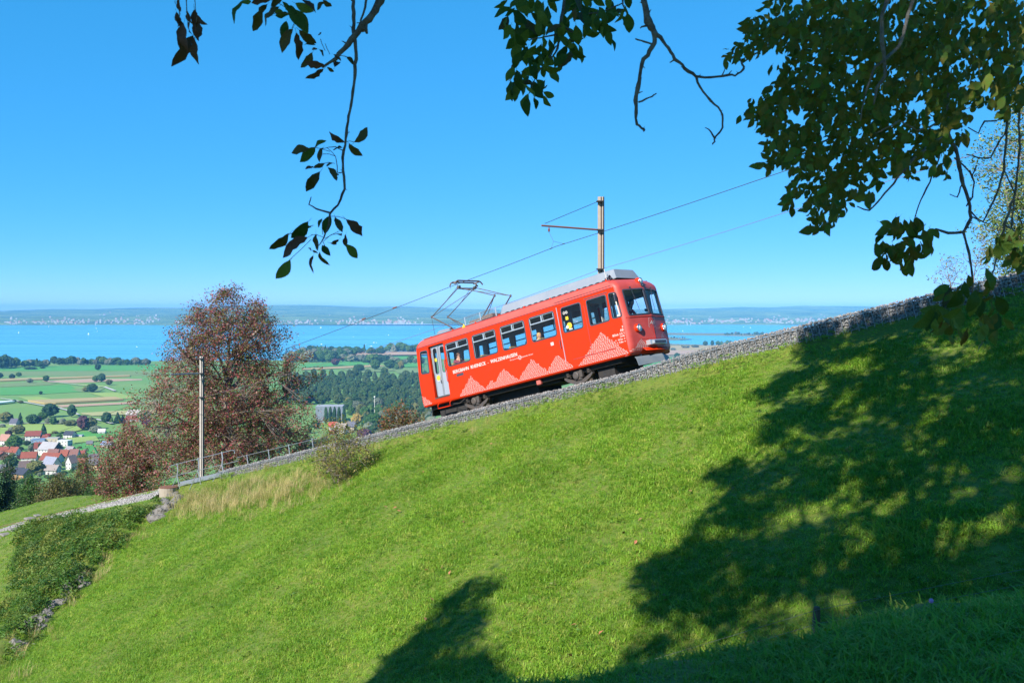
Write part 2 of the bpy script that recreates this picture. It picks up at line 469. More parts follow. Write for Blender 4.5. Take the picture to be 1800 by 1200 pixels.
def d_bram(s, n, co, px, py):
    poly = [(325, 882), (275, 890), (215, 903), (150, 909), (95, 914), (40, 930), (25, 990), (28, 1040), (0, 1075), (-60, 1110), (-60, 1160), (25, 1110), (70, 1080), (140, 1020), (215, 950), (262, 908)]
    ins = np.zeros(len(px), bool); j = len(poly) - 1
    for i in range(len(poly)):
        xi, yi = poly[i]; xj, yj = poly[j]
        ins ^= ((yi > py) != (yj > py)) & (px < (xj - xi) * (py - yi) / (yj - yi + 1e-9) + xi); j = i
    return np.where(ins & (n < -1.2), 10., 0) + np.where((n < -2) & (np.abs(s - sl_of(n) - .1) < .5), 2.2 + 2.2 * np.sin(n * 1.9), 0).clip(0)
scatter('bramble_thicket', scatter_base('bramble_thicket', -60, -5, -42, -.6, .3, d_bram, lambda s, n, co, px, py: .75 + .3 * np.sin(s * 1.1) * np.cos(n * 1.3)), brc, 'stuff', (.6, 1.25), 5, .4)

M_weed = grass_mat('weed_leaf', [(.05, .13, .012), (.09, .19, .02), (.14, .23, .03), (.20, .21, .05)], (.8, .85, .75), (1.15, 1.1, 1.))
wdc = [leaf_clump('weed_clump', 16, .13, .09, .045, M_weed, 60 + i, 1.2) for i in range(3)]
scatter('meadow_weeds', scatter_base('meadow_weeds', -45, 40, -42, -.9, .5, lambda s, n, co, px, py: np.clip(3.5 * np.sin(s * .9 + 1.3 * np.sin(n * .7)) * np.cos(n * 1.1 + s * .3), .35, 9) * (co[:, 1] > 9) + 7 * np.exp(-((n + 1.0) / .3) ** 2) * (np.sin(s * 2.3 + 1) > -.2), lambda s, n, co, px, py: .8 + 0 * s), wdc, 'stuff', (.5, 1.5), 15, .3)
thc = [blade_clump('tussock', 34, .16, .12, .28, .005, M_grass, .9, 70 + i) for i in range(3)]
scatter('meadow_tussocks', scatter_base('meadow_tussocks', -45, 40, -42, -1.2, .5, lambda s, n, co, px, py: np.clip(2.2 * np.sin(s * .55 + 2 * np.sin(n * .5)) * np.cos(n * .8 - s * .2), .25, 5) * (co[:, 1] > 9), lambda s, n, co, px, py: .75 + 0 * s), thc, 'stuff', (.5, 1.3), 17, .3)

# ------------------------------------------------------------------ gabion wall, ballast, rails
ICO_V = []; _g = (1 + 5 ** .5) / 2
for a, b in ((-1, _g), (1, _g), (-1, -_g), (1, -_g)): ICO_V.append((a, b, 0))
for a, b in ((-1, _g), (1, _g), (-1, -_g), (1, -_g)): ICO_V.append((0, a, b))
for a, b in ((_g, -1), (_g, 1), (-_g, -1), (-_g, 1)): ICO_V.append((a, 0, b))
ICO_V = np.array(ICO_V) / math.hypot(1, _g)
ICO_F = np.array([(0, 11, 5), (0, 5, 1), (0, 1, 7), (0, 7, 10), (0, 10, 11), (1, 5, 9), (5, 11, 4), (11, 10, 2), (10, 7, 6), (7, 1, 8), (3, 9, 4), (3, 4, 2), (3, 2, 6), (3, 6, 8), (3, 8, 9), (4, 9, 5), (2, 4, 11), (6, 2, 10), (8, 6, 7), (9, 8, 1)])
def stones_mesh(name, c, size, m, jit=.28):
    c = np.asarray(c); n = len(c)
    v = ICO_V[None] * (1 + npr.uniform(-jit, jit, (n, 12, 1)))
    q = npr.normal(size=(n, 4)); q /= np.linalg.norm(q, axis=1, keepdims=True)
    w, x, y, z = q.T
    rot = np.stack([1 - 2 * (y * y + z * z), 2 * (x * y - z * w), 2 * (x * z + y * w), 2 * (x * y + z * w), 1 - 2 * (x * x + z * z), 2 * (y * z - x * w), 2 * (x * z - y * w), 2 * (y * z + x * w), 1 - 2 * (x * x + y * y)], -1).reshape(n, 3, 3)
    sc = npr.uniform(.65, 1.2, (n, 1, 3)) * np.asarray(size).reshape(-1, 1, 1)
    v = np.einsum('nij,nkj->nki', rot, v * sc) + c[:, None, :]
    f = ICO_F[None] + (np.arange(n) * 12)[:, None, None]
    return np_mesh(name, v.reshape(-1, 3), f.reshape(-1, 3), m)
GREYS = [(.19, .185, .18), (.24, .235, .23), (.15, .15, .15), (.21, .20, .19), (.29, .285, .275), (.17, .16, .155), (.20, .20, .205), (.23, .21, .185)]
M_stone = mat('crushed_rock', (.3, .3, .3), .85, island=GREYS, bump=.4, bscale=40)
M_galv = mat('galvanised_wire', (.27, .29, .31), .45, metal=.6)
WX0, WX1, WY = -14.3, 29.7, -.6
def wtop(x): return -.72 + .14 * sstep(10, 13, x)
wall = empty('gabion_wall', MT @ Matrix.Translation((0, WY, -.7)), 'long low gabion wall of grey crushed rock in wire baskets beside the sloping track', 'wall')
cs = []
for iz in range(16):
    xs = np.arange(WX0, WX1, .056); xs = xs + npr.uniform(-.03, .03, len(xs)) + (iz % 2) * .028
    zz = wtop(xs) - .03 - iz * .043 + npr.uniform(-.02, .02, len(xs))
    cs.append(np.stack([xs, npr.uniform(-.005, .03, len(xs)) + .02, zz + .7], -1))
for iy in range(6):
    xs = np.arange(WX0, WX1, .085); xs = xs + npr.uniform(-.04, .04, len(xs))
    zz = wtop(xs) + npr.uniform(-.03, .03, len(xs)) + .02 + .012 * iy
    cs.append(np.stack([xs, np.full(len(xs), .03 + iy * .08) + npr.uniform(-.03, .03, len(xs)), zz + .7], -1))
cs = np.concatenate(cs)
tag(link('stones', stones_mesh('stones', cs, npr.uniform(.025, .042, len(cs)), M_stone), wall), kind='stuff')
bk = MB()
for a, b in ((WX0, 10), (10, 13), (13, WX1)):
    za, zb = float(wtop(a)) + .7 - .03, float(wtop(b)) + .7 - .03
    bk.add([(a, .05, za - 1.0), (b, .05, zb - 1.0), (b, .05, zb), (a, .05, za), (a, .5, za - 1.0), (b, .5, zb - 1.0), (b, .5, zb), (a, .5, za)], [(0, 1, 2, 3), (3, 2, 6, 7), (4, 7, 6, 5)])
bk.build('core', mat('wall_core', (.12, .12, .115), .95), wall)
bm = MB()
for i in range(5): bm.bar((i * .22, -.045, -.62), (i * .22, -.045, .0), .007, 4)
for i in range(7): bm.bar((0, -.04, -.60 + i * .098), (1.095, -.04, -.60 + i * .098), .003, 4)
bm.bar((0, -.05, -.035), (1.095, -.05, -.035), .008, 4)
for i in range(5): bm.bar((i * .22, -.045, 0), (i * .22, .45, .02), .005, 4)
bme = bm.mesh('wire_basket', M_galv)
for i in range(40):
    x = WX0 + i * 1.1
    o = link('wire_basket', bme, wall, (x, 0, float(wtop(x + .55)) + .71))
    sh = (float(wtop(x + 1.1)) - float(wtop(x))) / 1.1
    o.rotation_euler = (0, -math.atan(sh), 0)

M_ballast = mat('ballast_gravel', (.36, .34, .33), .9, var=(.24, .23, .22), vscale=9, bump=.8, bscale=22)
bb = MB()
prof = [(-1.9, -1.42), (-1.0, -1.05), (-.2, -.86), (2.6, -.82), (3.4, -1.1)]
xsb = list(range(-62, 33, 1))
for x in xsb:
    pass
bv = [(x, y if x < -19 else max(y, -.5 if x < -14 else -.12), (z if (x < -19 or y > -.3) else -.90) - .02) for x in xsb for y, z in prof]
bf = [(i * 5 + k, (i + 1) * 5 + k, (i + 1) * 5 + k + 1, i * 5 + k + 1) for i in range(len(xsb) - 1) for k in range(4)]
bb.add(bv, bf)
tag(bb.build('track_bed', M_ballast, matrix=MT, smooth=True), kind='structure')
n = 7500
gx = npr.uniform(-40, -13.8, n); gy = npr.uniform(-1.75, .3, n)
gy = np.where((gx > -19.2) & (gy < -.5), npr.uniform(-.5, .3, n), gy)
gz = np.interp(gy, [p[0] for p in prof], [p[1] for p in prof]) + npr.uniform(-.02, .03, n)
M_gravel = mat('pale_gravel', (.3, .3, .3), .85, island=[(.26, .25, .24), (.21, .20, .195), (.32, .31, .30), (.17, .16, .155), (.24, .22, .20)], bump=.3, bscale=40)
tag(link('gravel', stones_mesh('gravel', np.stack([gx, gy, gz], -1), npr.uniform(.035, .07, n), M_gravel), matrix=MT), kind='stuff')

M_rust = mat('rusty_rail', (.13, .06, .035), .75, var=(.20, .10, .06), vscale=6)
M_steel = mat('worn_steel', (.35, .34, .33), .35, metal=.9)
M_sleeper = mat('sleeper', (.10, .075, .055), .9)
track = empty('railway_track', MT @ Matrix.Translation((0, 1.2, -.7)), 'single rusty narrow gauge railway track climbing the slope past the wall', 'track')
def rail_prof(y, x0, x1, z0=0.):
    p = [(-.05, -.12), (.05, -.12), (.05, -.105), (.012, -.09), (.012, -.04), (.033, -.03), (.033, 0), (-.033, 0), (-.033, -.03), (-.012, -.04), (-.012, -.09), (-.05, -.105)]
    m = MB(); k = len(p)
    m.add([(x, y + a, b + z0) for x in (x0, x1) for a, b in p], [(i, (i + 1) % k, k + (i + 1) % k, k + i) for i in range(k)])
    return m
for y in (-.6, .6): rail_prof(y, -62, 32).build('rail', M_rust, track)
rk = MB(); rk.box((-15, 0, -.05), (94, .06, .1)); rk.build('rack_rail', M_rust, track)
slp = MB(); slp.bbox((0, 0, -.17), (.22, 1.9, .1), .015); slm = slp.mesh('sleeper', M_sleeper)
for i in range(70): link('sleeper', slm, track, (-50 + i * .72, 0, 0))
# ------------------------------------------------------------------ valley floor, lake, far shore
LAKE_Z = -150.0
def onz(px, py, z): r = ray(px, py); return r * (z / r.z)
def onv(px, py):
    """point of the valley floor seen at a place of the photograph"""
    r = ray(px, py); z = -147.0
    for _ in range(30): z = float(valley((r * (z / r.z)).y))
    return r * (z / r.z)
M_valley = mat('valley_meadow', (.10, .23, .035), .95, var=(.15, .25, .05), vscale=.006)
ys = np.concatenate([np.arange(240, 1200, 40), np.arange(1200, 3200, 160)]); xs = np.arange(-2600, 2900, 180)
X, Y = np.meshgrid(xs, ys)
Yd = Y + 110 * np.sin(X * .0016 + .6) * (Y > 2900)
Z = valley(Y); Z[-1] = LAKE_Z - 3
a = np.arange(len(ys) - 1)[:, None] * len(xs) + np.arange(len(xs) - 1)[None]
vf = np.stack([a, a + 1, a + 1 + len(xs), a + len(xs)], -1).reshape(-1, 4)
tag(link('valley_floor', np_mesh('valley_floor', np.stack([X, Yd, Z], -1).reshape(-1, 3), vf, M_valley)), kind='structure')

M_lake = bpy.data.materials.new('lake_water'); M_lake.use_nodes = True
_n = M_lake.node_tree.nodes; _l = M_lake.node_tree.links; _b = _n['Principled BSDF']
_b.inputs['Base Color'].default_value = (.045, .24, .36, 1); _b.inputs['Roughness'].default_value = .22; _b.inputs['IOR'].default_value = 1.33
_tc = _n.new('ShaderNodeTexCoord'); _mp = _n.new('ShaderNodeMapping'); _mp.inputs['Scale'].default_value = (.0006, .004, 1)
_nn = _n.new('ShaderNodeTexNoise'); _nn.inputs['Scale'].default_value = 1; _nn.inputs['Detail'].default_value = 5
_rp = _n.new('ShaderNodeValToRGB'); _rp.color_ramp.elements[0].color = (.06, .30, .46, 1); _rp.color_ramp.elements[1].color = (.10, .40, .55, 1)
_rp.color_ramp.elements[0].position = .35; _rp.color_ramp.elements[1].position = .65
_l.new(_tc.outputs['Object'], _mp.inputs['Vector']); _l.new(_mp.outputs[0], _nn.inputs['Vector']); _l.new(_nn.outputs['Fac'], _rp.inputs[0]); _l.new(_rp.outputs[0], _b.inputs['Base Color'])
_n3 = _n.new('ShaderNodeTexNoise'); _n3.inputs['Scale'].default_value = .25; _n3.inputs['Detail'].default_value = 4
_l.new(_tc.outputs['Object'], _n3.inputs['Vector'])
_bp = _n.new('ShaderNodeBump'); _bp.inputs['Strength'].default_value = .04; _bp.inputs['Distance'].default_value = .1
_l.new(_n3.outputs['Fac'], _bp.inputs['Height']); _l.new(_bp.outputs[0], _b.inputs['Normal'])
lk = MB(); lk.add([(-16000, 1500, LAKE_Z), (16000, 1500, LAKE_Z), (16000, 10400, LAKE_Z), (-16000, 10400, LAKE_Z)], [(0, 1, 2, 3)])
tag(lk.build('lake', M_lake), kind='structure')

M_farhill = bpy.data.materials.new('far_hills'); M_farhill.use_nodes = True
_n = M_farhill.node_tree.nodes; _l = M_farhill.node_tree.links; _b = _n['Principled BSDF']; _b.inputs['Roughness'].default_value = 1
_b.inputs['Specular IOR Level'].default_value = 0
_tc = _n.new('ShaderNodeTexCoord'); _mp = _n.new('ShaderNodeMapping'); _mp.inputs['Scale'].default_value = (.0022, .0006, 1)
_nn = _n.new('ShaderNodeTexNoise'); _nn.inputs['Scale'].default_value = 1.; _nn.inputs['Detail'].default_value = 7; _nn.inputs['Roughness'].default_value = .62
_rp = _n.new('ShaderNodeValToRGB'); e = _rp.color_ramp.elements; e[0].position = .40; e[0].color = (.010, .030, .012, 1); e[1].position = .47; e[1].color = (.025, .055, .02, 1)
x_ = e.new(.52); x_.color = (.15, .25, .05, 1); x_ = e.new(.62); x_.color = (.34, .38, .11, 1)
_l.new(_tc.outputs['Object'], _mp.inputs['Vector']); _l.new(_mp.outputs[0], _nn.inputs['Vector']); _l.new(_nn.outputs['Fac'], _rp.inputs[0]); _l.new(_rp.outputs[0], _b.inputs['Base Color'])
HX = [-400, 0, 90, 160, 250, 330, 420, 500, 560, 640, 720, 800, 900, 1000, 1170, 1240, 1300, 1360, 1400, 1500, 1650, 1900, 2300]
HP = [547, 546, 543, 543.5, 541, 541.5, 538, 536.5, 537, 540, 539, 543, 544.5, 545, 543.5, 542.5, 540, 541, 538, 538, 541, 540, 543]
ys = np.concatenate([np.arange(9750, 12000, 150), np.arange(12000, 18500, 250)])
pxs = np.arange(-420, 2300, 8)
PX, Y = np.meshgrid(pxs, ys)
X = (PX - 900) / F * Y
shore = 9850 + 260 * np.sin(X * .0009) + 120 * np.sin(X * .0031 + 1)
ridge = (HY - np.interp(PX, HX, HP)) / F * 16000
t = np.clip((Y - shore) / (16000 - shore), 0, 1)
rise_ = 150 * (t ** .62) * .80
nz = np.array([[noise.fractal(Vector((x * .00045, y * .00045, 3.)), 1., 2., 5) for x, y in zip(rx, ry)] for rx, ry in zip(X, Y)])
Z = -151 + (rise_ * (1 - t ** 6) + (ridge + 151) * t ** 6) + nz * 42 * np.clip(t * 5, 0, 1) * (1 - t ** 6 * .8) + 3 * np.clip(t * 60, 0, 1)
Z = np.where(Y > 16000, -151 + (ridge + 151) - (Y - 16000) * .05, Z)
Z = np.where(Y < shore, -156, Z)
a = np.arange(len(ys) - 1)[:, None] * len(pxs) + np.arange(len(pxs) - 1)[None]
tag(link('far_hills', np_mesh('far_hills', np.stack([X, Y, Z], -1).reshape(-1, 3), np.stack([a, a + 1, a + 1 + len(pxs), a + len(pxs)], -1).reshape(-1, 4), M_farhill, smooth=True)), kind='structure')
def farz(px, Yd):
    i = int(np.clip(np.searchsorted(pxs, px), 1, len(pxs) - 1)); j = int(np.clip(np.searchsorted(ys, Yd), 1, len(ys) - 1))
    return float(Z[j - 1, i])
# towns along the far shore: far too many and too small to count
v = []; f = []; mi = []
def far_box(x, y, z, w, d, h, k, roof):
    b = len(v)
    v.extend([(x - w, y - d, z - 4), (x + w, y - d, z - 4), (x + w, y + d, z - 4), (x - w, y + d, z - 4), (x - w, y - d, z + h), (x + w, y - d, z + h), (x + w, y + d, z + h), (x - w, y + d, z + h), (x - w, y, z + h * 1.6), (x + w, y, z + h * 1.6)])
    f.extend([(b, b + 1, b + 5, b + 4), (b + 1, b + 2, b + 6, b + 5), (b + 2, b + 3, b + 7, b + 6), (b + 3, b, b + 4, b + 7)]); mi.extend([k] * 4)
    f.extend([(b + 4, b + 5, b + 9, b + 8), (b + 6, b + 7, b + 8, b + 9)]); mi.extend([roof] * 2)
for c, sp, nn_, dep in ((40, 45, 40, .10), (120, 50, 70, .12), (220, 60, 70, .14), (330, 60, 30, .1), (520, 40, 45, .08), (640, 70, 70, .14), (700, 30, 60, .12), (1000, 90, 40, .1), (1195, 28, 75, .10), (1270, 50, 70, .14), (1360, 45, 70, .14), (1420, 40, 50, .14), (900, 600, 90, .45)):
    for _ in range(int(nn_ * .7)):
        px = rng.gauss(c, sp * .55) if sp < 300 else rng.uniform(0, 1800)
        i = int(np.clip((px + 420) / 8, 0, len(pxs) - 1))
        sh = 9850 + 260 * math.sin((px - 900) / F * 9900 * .0009) + 120 * math.sin((px - 900) / F * 9900 * .0031 + 1)
        Yd = sh + 60 + abs(rng.gauss(0, 1)) * dep * 4500
        far_box((px - 900) / F * Yd, Yd, farz(px, Yd) + 3, rng.uniform(5, 12), rng.uniform(5, 9), rng.uniform(6, 12), 0, rng.choice((0, 1, 1, 2)))
for px, hh in ((1208, 42), (1214, 30), (700, 34), (168, 30)):
    far_box((px - 900) / F * 9990, 9990, farz(px, 9990), 4, 4, hh, 0, 2)
M_fwall = mat('far_walls', (.36, .35, .33), .9); M_froof = mat('far_roofs', (.30, .12, .07), .9); M_froof2 = mat('far_roofs_dark', (.18, .14, .13), .9)
me = bpy.data.meshes.new('far_shore_town'); me.from_pydata(v, [], f)
for m in (M_fwall, M_froof, M_froof2): me.materials.append(m)
me.polygons.foreach_set('material_index', mi)
tag(link('far_shore_town', me), kind='stuff')

# spits of reed and their trees in the bay on the right
M_reed = mat('reed_bank', (.17, .15, .07), .95, var=(.11, .14, .05), vscale=.02)
def flat_patch(name, pts, z, m, h=0.):
    ps = [onz(px, py, z) for px, py in pts]; mb = MB(); k = len(ps)
    top = [p + Vector((0, 0, h)) for p in ps]
    mb.add(top, [tuple(range(k))[::-1]])
    if h:
        mb.add(ps + top, [(i, (i + 1) % k, k + (i + 1) % k, k + i) for i in range(k)])
    o = mb.build(name, m); return tag(o, kind='structure')
flat_patch('reed_spit', [(1100, 585.6), (1180, 585.4), (1290, 586.2), (1345, 587.6), (1420, 588), (1420, 591), (1335, 591.2), (1270, 589.8), (1180, 588.6), (1100, 589)], LAKE_Z + .3, M_reed, 2.5)
flat_patch('reed_spit', [(1100, 592), (1172, 592.5), (1195, 595), (1216, 596.6), (1195, 597.6), (1150, 598), (1100, 598)], LAKE_Z + .3, M_reed, 2.5)
M_bay = mat('shore_reeds', (.17, .155, .075), .95, var=(.12, .15, .05), vscale=.01)
flat_patch('shore_flat', [(1090, 604), (1180, 604), (1245, 606), (1300, 606), (1420, 600), (1600, 599), (1600, 640), (1090, 640)], LAKE_Z + 3.4, M_bay, .2)
# fields on the valley floor, each a sheet a little above the one below
FM = {k: mat('field_' + k, c, .95, var=v_, vscale=.02) for k, c, v_ in (
    ('green', (.055, .24, .03), (.07, .26, .04)), ('olive', (.13, .20, .05), (.15, .21, .06)), ('yellowgreen', (.24, .33, .06), (.20, .30, .055)),
    ('tan', (.36, .27, .11), (.32, .25, .10)), ('earth', (.40, .26, .16), (.36, .24, .15)), ('pale', (.36, .33, .13), (.30, .30, .11)))}
fields = [
 ('green', [(0, 646), (90, 643), (300, 641), (300, 650), (120, 652), (0, 652)], 0),
 ('olive', [(0, 653), (120, 652), (280, 654), (280, 660), (100, 660.5), (0, 660)], 0),
 ('tan', [(0, 667.6), (100, 664.6), (228, 660.8), (228, 662.2), (100, 666.8), (0, 671)], 2.4),
 ('earth', [(72, 669.8), (163, 665.6), (250, 666.2), (250, 668), (130, 673.3), (85, 671.6)], 0),
 ('olive', [(0, 675.5), (50, 671.5), (84, 672.4), (100, 674.3), (85, 677), (0, 680.3)], 0),
 ('green', [(0, 681.8), (122, 676.4), (142, 689), (60, 693.6), (0, 695)], 0),
 ('olive', [(124, 685), (170, 679.4), (184, 683), (172, 688.6), (142, 688.8)], 0),
 ('yellowgreen', [(128, 674.6), (160, 676.2), (200, 680.2), (176, 680.4), (140, 677.2)], 0),
 ('yellowgreen', [(157, 691.2), (206, 690.2), (242, 700.4), (208, 701.4), (186, 699)], 0),
 ('yellowgreen', [(32, 698.2), (68, 697.2), (95, 702.8), (53, 705.6)], 0),
 ('tan', [(49, 706.7), (202, 700.3), (217, 704.3), (98, 710.8), (78, 711.3)], 2.6),
 ('earth', [(99, 712.6), (237, 706.8), (240, 709.8), (108, 716.6)], 0),
 ('olive', [(240, 706), (300, 704), (300, 710), (245, 710)], 0),
 ('pale', [(141.5, 726.4), (251, 720.7), (300, 720), (300, 726), (163, 731.6), (146, 729)], 0),
 ('yellowgreen', [(0, 746.5), (60, 744), (116, 747.6), (170, 750), (130, 759.6), (60, 765), (0, 767)], 0),
 ('green', [(120, 764), (170, 758), (230, 762), (230, 770), (165, 770), (128, 768)], 0),
 ('yellowgreen', [(118, 771), (168, 767.5), (175, 776), (130, 780)], 0),
 ('green', [(126, 783), (160, 778), (172, 800), (140, 808), (132, 798)], 0),
 ('green', [(527, 641.5), (592, 635.5), (650, 636.5), (647, 642), (535, 646.3)], 0),
 ('tan', [(530, 648.2), (623, 643.4), (660, 641.5), (680, 644), (600, 648), (532, 650.8)], 0),
 ('olive', [(600, 649), (680, 645.5), (700, 652), (620, 657)], 0),
 ('earth', [(575, 620.6), (734, 618.4), (760, 622), (734, 624), (610, 625)], 0),
 ('green', [(626, 628), (734, 626), (760, 631), (700, 633), (630, 634)], 0),
 ('green', [(690, 640.5), (745, 638), (745, 646), (705, 646)], 0),
 ('pale', [(665, 616.5), (740, 614), (740, 616.6), (668, 618.6)], 0),
 ('olive', [(690, 650), (745, 648), (745, 656), (700, 657)], 0),
 ('tan', [(1090, 612), (1180, 608), (1300, 608), (1300, 617), (1180, 622), (1090, 624)], 0),
 ('earth', [(1090, 622), (1180, 617), (1260, 615), (1240, 621), (1180, 624), (1090, 630)], 0),
 ('green', [(1060, 640), (1140, 632), (1215, 627), (1215, 634), (1100, 655), (1060, 662)], 0),
 ('yellowgreen', [(1060, 664), (1130, 650), (1130, 672), (1060, 680)], 0)]
for i, (k, poly, h) in enumerate(fields):
    ps = [onv(*p) + Vector((0, 0, .25 + .06 * i)) for p in poly]
    mb = MB(); n_ = len(ps); top = [p + Vector((0, 0, h)) for p in ps]
    mb.add(top, [tuple(range(n_))[::-1]])
    if h: mb.add(ps + top, [(j, (j + 1) % n_, n_ + (j + 1) % n_, n_ + j) for j in range(n_)])
    tag(mb.build('maize_field' if h else 'field', FM[k]), kind='structure')
M_lane = mat('farm_lane_gravel', (.42, .40, .36), .9)
def lane(pts, w):
    ps = [onv(*p) + Vector((0, 0, 2.3)) for p in pts]; mb = MB()
    vv = []
    for i, p in enumerate(ps):
        d = (ps[min(i + 1, len(ps) - 1)] - ps[max(i - 1, 0)]); d.z = 0; d.normalize(); q = Vector((-d.y, d.x, 0)) * w / 2
        vv += [p - q, p + q]
    mb.add(vv, [(2 * i, 2 * i + 1, 2 * i + 3, 2 * i + 2) for i in range(len(ps) - 1)])
    tag(mb.build('farm_lane', M_lane), kind='structure')
lane([(0, 702), (24, 705), (45, 708.8), (62, 712), (80, 715.5), (104, 719), (125, 725), (138, 731)], 4.5)
lane([(168, 738.5), (182, 742), (197, 746.5)], 5)
lane([(183, 681.2), (193, 685), (202, 688.6)], 6)
lane([(85, 671.8), (110, 674.5), (140, 678), (183, 681.4)], 3)
lane([(0, 748), (30, 746), (70, 746), (120, 747.5), (168, 745)], 3.5)
mb = MB(); ps = [onv(*p) + Vector((0, 0, 2.4)) for p in ((-10, 710), (18, 707.9), (26, 708.6), (-10, 712.6))]
mb.add(ps + [p + Vector((0, 0, 1.6)) for p in ps], [(0, 1, 5, 4), (1, 2, 6, 5), (2, 3, 7, 6), (3, 0, 4, 7), (4, 5, 6, 7)])
tag(mb.build('crop_tunnel', mat('white_film', (.75, .76, .78), .5)), 'low white crop cover of plastic film lying on the green fields', 'crop cover')

# ------------------------------------------------------------------ haze: one box of even air
hz = MB(); hz.box((0, 8000, -27), (36000, 26000, 258))
M_haze = bpy.data.materials.new('haze_air'); M_haze.use_nodes = True
_n = M_haze.node_tree.nodes; _l = M_haze.node_tree.links; _n.remove(_n['Principled BSDF'])
pv = _n.new('ShaderNodeVolumePrincipled'); pv.inputs['Color'].default_value = (.15, .52, 1., 1); pv.inputs['Density'].default_value = 6.0e-5
pv.inputs['Anisotropy'].default_value = -0.2
_l.new(pv.outputs[0], _n['Material Output'].inputs['Volume'])
tag(hz.build('haze', M_haze), kind='stuff')
# ------------------------------------------------------------------ the railcar (all measures along the frame of the line, from the lower near corner)
M_red = mat('red_paint', (.57, .027, .003), .5, spec=.15, var=(.51, .027, .004), vscale=1.2)
M_redpale = mat('pale_red_paint', (.46, .060, .045), .5, spec=.4, var=(.40, .045, .035), vscale=2.5, coat=.1)  # duller, pinker red than the sides, for the front end and roof
M_redroof = mat('roof_edge_red', (.52, .085, .065), .5, spec=.45, var=(.47, .065, .05), vscale=1.1)
M_inner = mat('inner_lining', (.42, .42, .38), .7)
M_ceil = mat('inner_ceiling', (.45, .38, .24), .7)
M_floor = mat('inner_floor', (.05, .05, .05), .8)
M_rub = mat('window_rubber', (.035, .04, .06), .6)
M_alu = mat('window_metal', (.55, .58, .60), .35, metal=.7)
M_silver = mat('door_silver', (.36, .385, .43), .4, metal=.35)
M_white = mat('white_print', (.50, .47, .45), .6)
M_black = mat('black_underframe', (.012, .012, .013), .8, var=(.025, .022, .02), vscale=5)
M_iron = mat('bogie_iron', (.045, .043, .043), .65, var=(.075, .055, .042), vscale=9)
M_grey = mat('roof_cover_grey', (.17, .20, .245), .55, var=(.21, .235, .27), vscale=.8, bump=.05, bscale=15)
M_slot = mat('dark_slot', (.012, .012, .014), .9)
M_yel = mat('yellow_sticker', (.58, .40, .025), .6)
M_wood = mat('seat_wood', (.33, .21, .05), .6)
M_seat = mat('seat_cloth', (.16, .05, .04), .8)
M_chrome = mat('lamp_chrome', (.75, .75, .75), .15, metal=1.)
M_lens = mat('lamp_glass', (.62, .64, .62), .12, spec=.9)
M_panto = mat('pantograph_steel', (.10, .085, .08), .6, metal=.3)
M_resist = mat('roof_resistor', (.12, .095, .085), .8)
M_plow = mat('plough_grey', (.10, .125, .15), .6, var=(.13, .15, .165), vscale=4)
GLASS = glass_mat('window_glass', (.93, .96, .97))
CX, CY, CZ = 5.0, 1.2, -.7
railcar = empty('railcar', MT @ Matrix.Translation((CX, CY, CZ)), 'red mountain railcar with white triangle pattern and pantograph climbing the track', 'railcar')
OFF = (-CX, -CY, -CZ)
def tp(mb, name, m, parent=None, smooth=False):
    if parent is None: return mb.build(name, m, railcar, OFF, smooth=smooth)
    return mb.build(name, m, parent, smooth=smooth)

def inpoly(p, poly):
    x, y = p; c = False; j = len(poly) - 1
    for i in range(len(poly)):
        xi, yi = poly[i]; xj, yj = poly[j]
        if (yi > y) != (yj > y) and x < (xj - xi) * (y - yi) / (yj - yi) + xi: c = not c
        j = i
    return c
def plate(outer, holes=(), inner=()):
    pts = []; edges = []
    for lp in [outer] + list(holes):
        b = len(pts); pts += [Vector(p) for p in lp]; edges += [(b + i, b + (i + 1) % len(lp)) for i in range(len(lp))]
    for p in inner:
        if inpoly(p, outer) and not any(inpoly(p, h) for h in holes): pts.append(Vector(p))
    r = delaunay_2d_cdt(pts, edges, [], 0, 1e-5)
    vs, fs = r[0], r[2]; out = []
    for f in fs:
        c = sum((vs[i] for i in f), Vector((0, 0))) / len(f)
        if inpoly(c, outer) and not any(inpoly(c, h) for h in holes):
            a = sum(vs[f[i]].x * vs[f[(i + 1) % len(f)]].y - vs[f[(i + 1) % len(f)]].x * vs[f[i]].y for i in range(len(f)))
            out.append(tuple(f) if a > 0 else tuple(f)[::-1])
    return vs, out
def rrect(q, r, n=4):
    """quadrilateral (TL, TR, BR, BL) with rounded corners"""
    q = [Vector(p) for p in q]; out = []
    for i in range(4):
        p, a, b = q[i], q[i - 1], q[(i + 1) % 4]
        da = (a - p); db = (b - p); rr = min(r, da.length * .45, db.length * .45); da.normalize(); db.normalize()
        s0, s1 = p + da * rr, p + db * rr
        for k in range(n + 1):
            t = k / n; out.append((s0 * (1 - t) ** 2 + p * 2 * t * (1 - t) + s1 * t ** 2).to_tuple())
    return out
def inset(poly, d):
    k = len(poly); out = []
    ar = sum(poly[i][0] * poly[(i + 1) % k][1] - poly[(i + 1) % k][0] * poly[i][1] for i in range(k)); sg = 1 if ar > 0 else -1
    for i in range(k):
        a = Vector(poly[i - 1]); p = Vector(poly[i]); b = Vector(poly[(i + 1) % k])
        t = (b - a)
        if t.length < 1e-9: out.append(p.to_tuple()); continue
        t.normalize(); out.append((p + Vector((-t.y, t.x)) * d * sg).to_tuple())
    return out

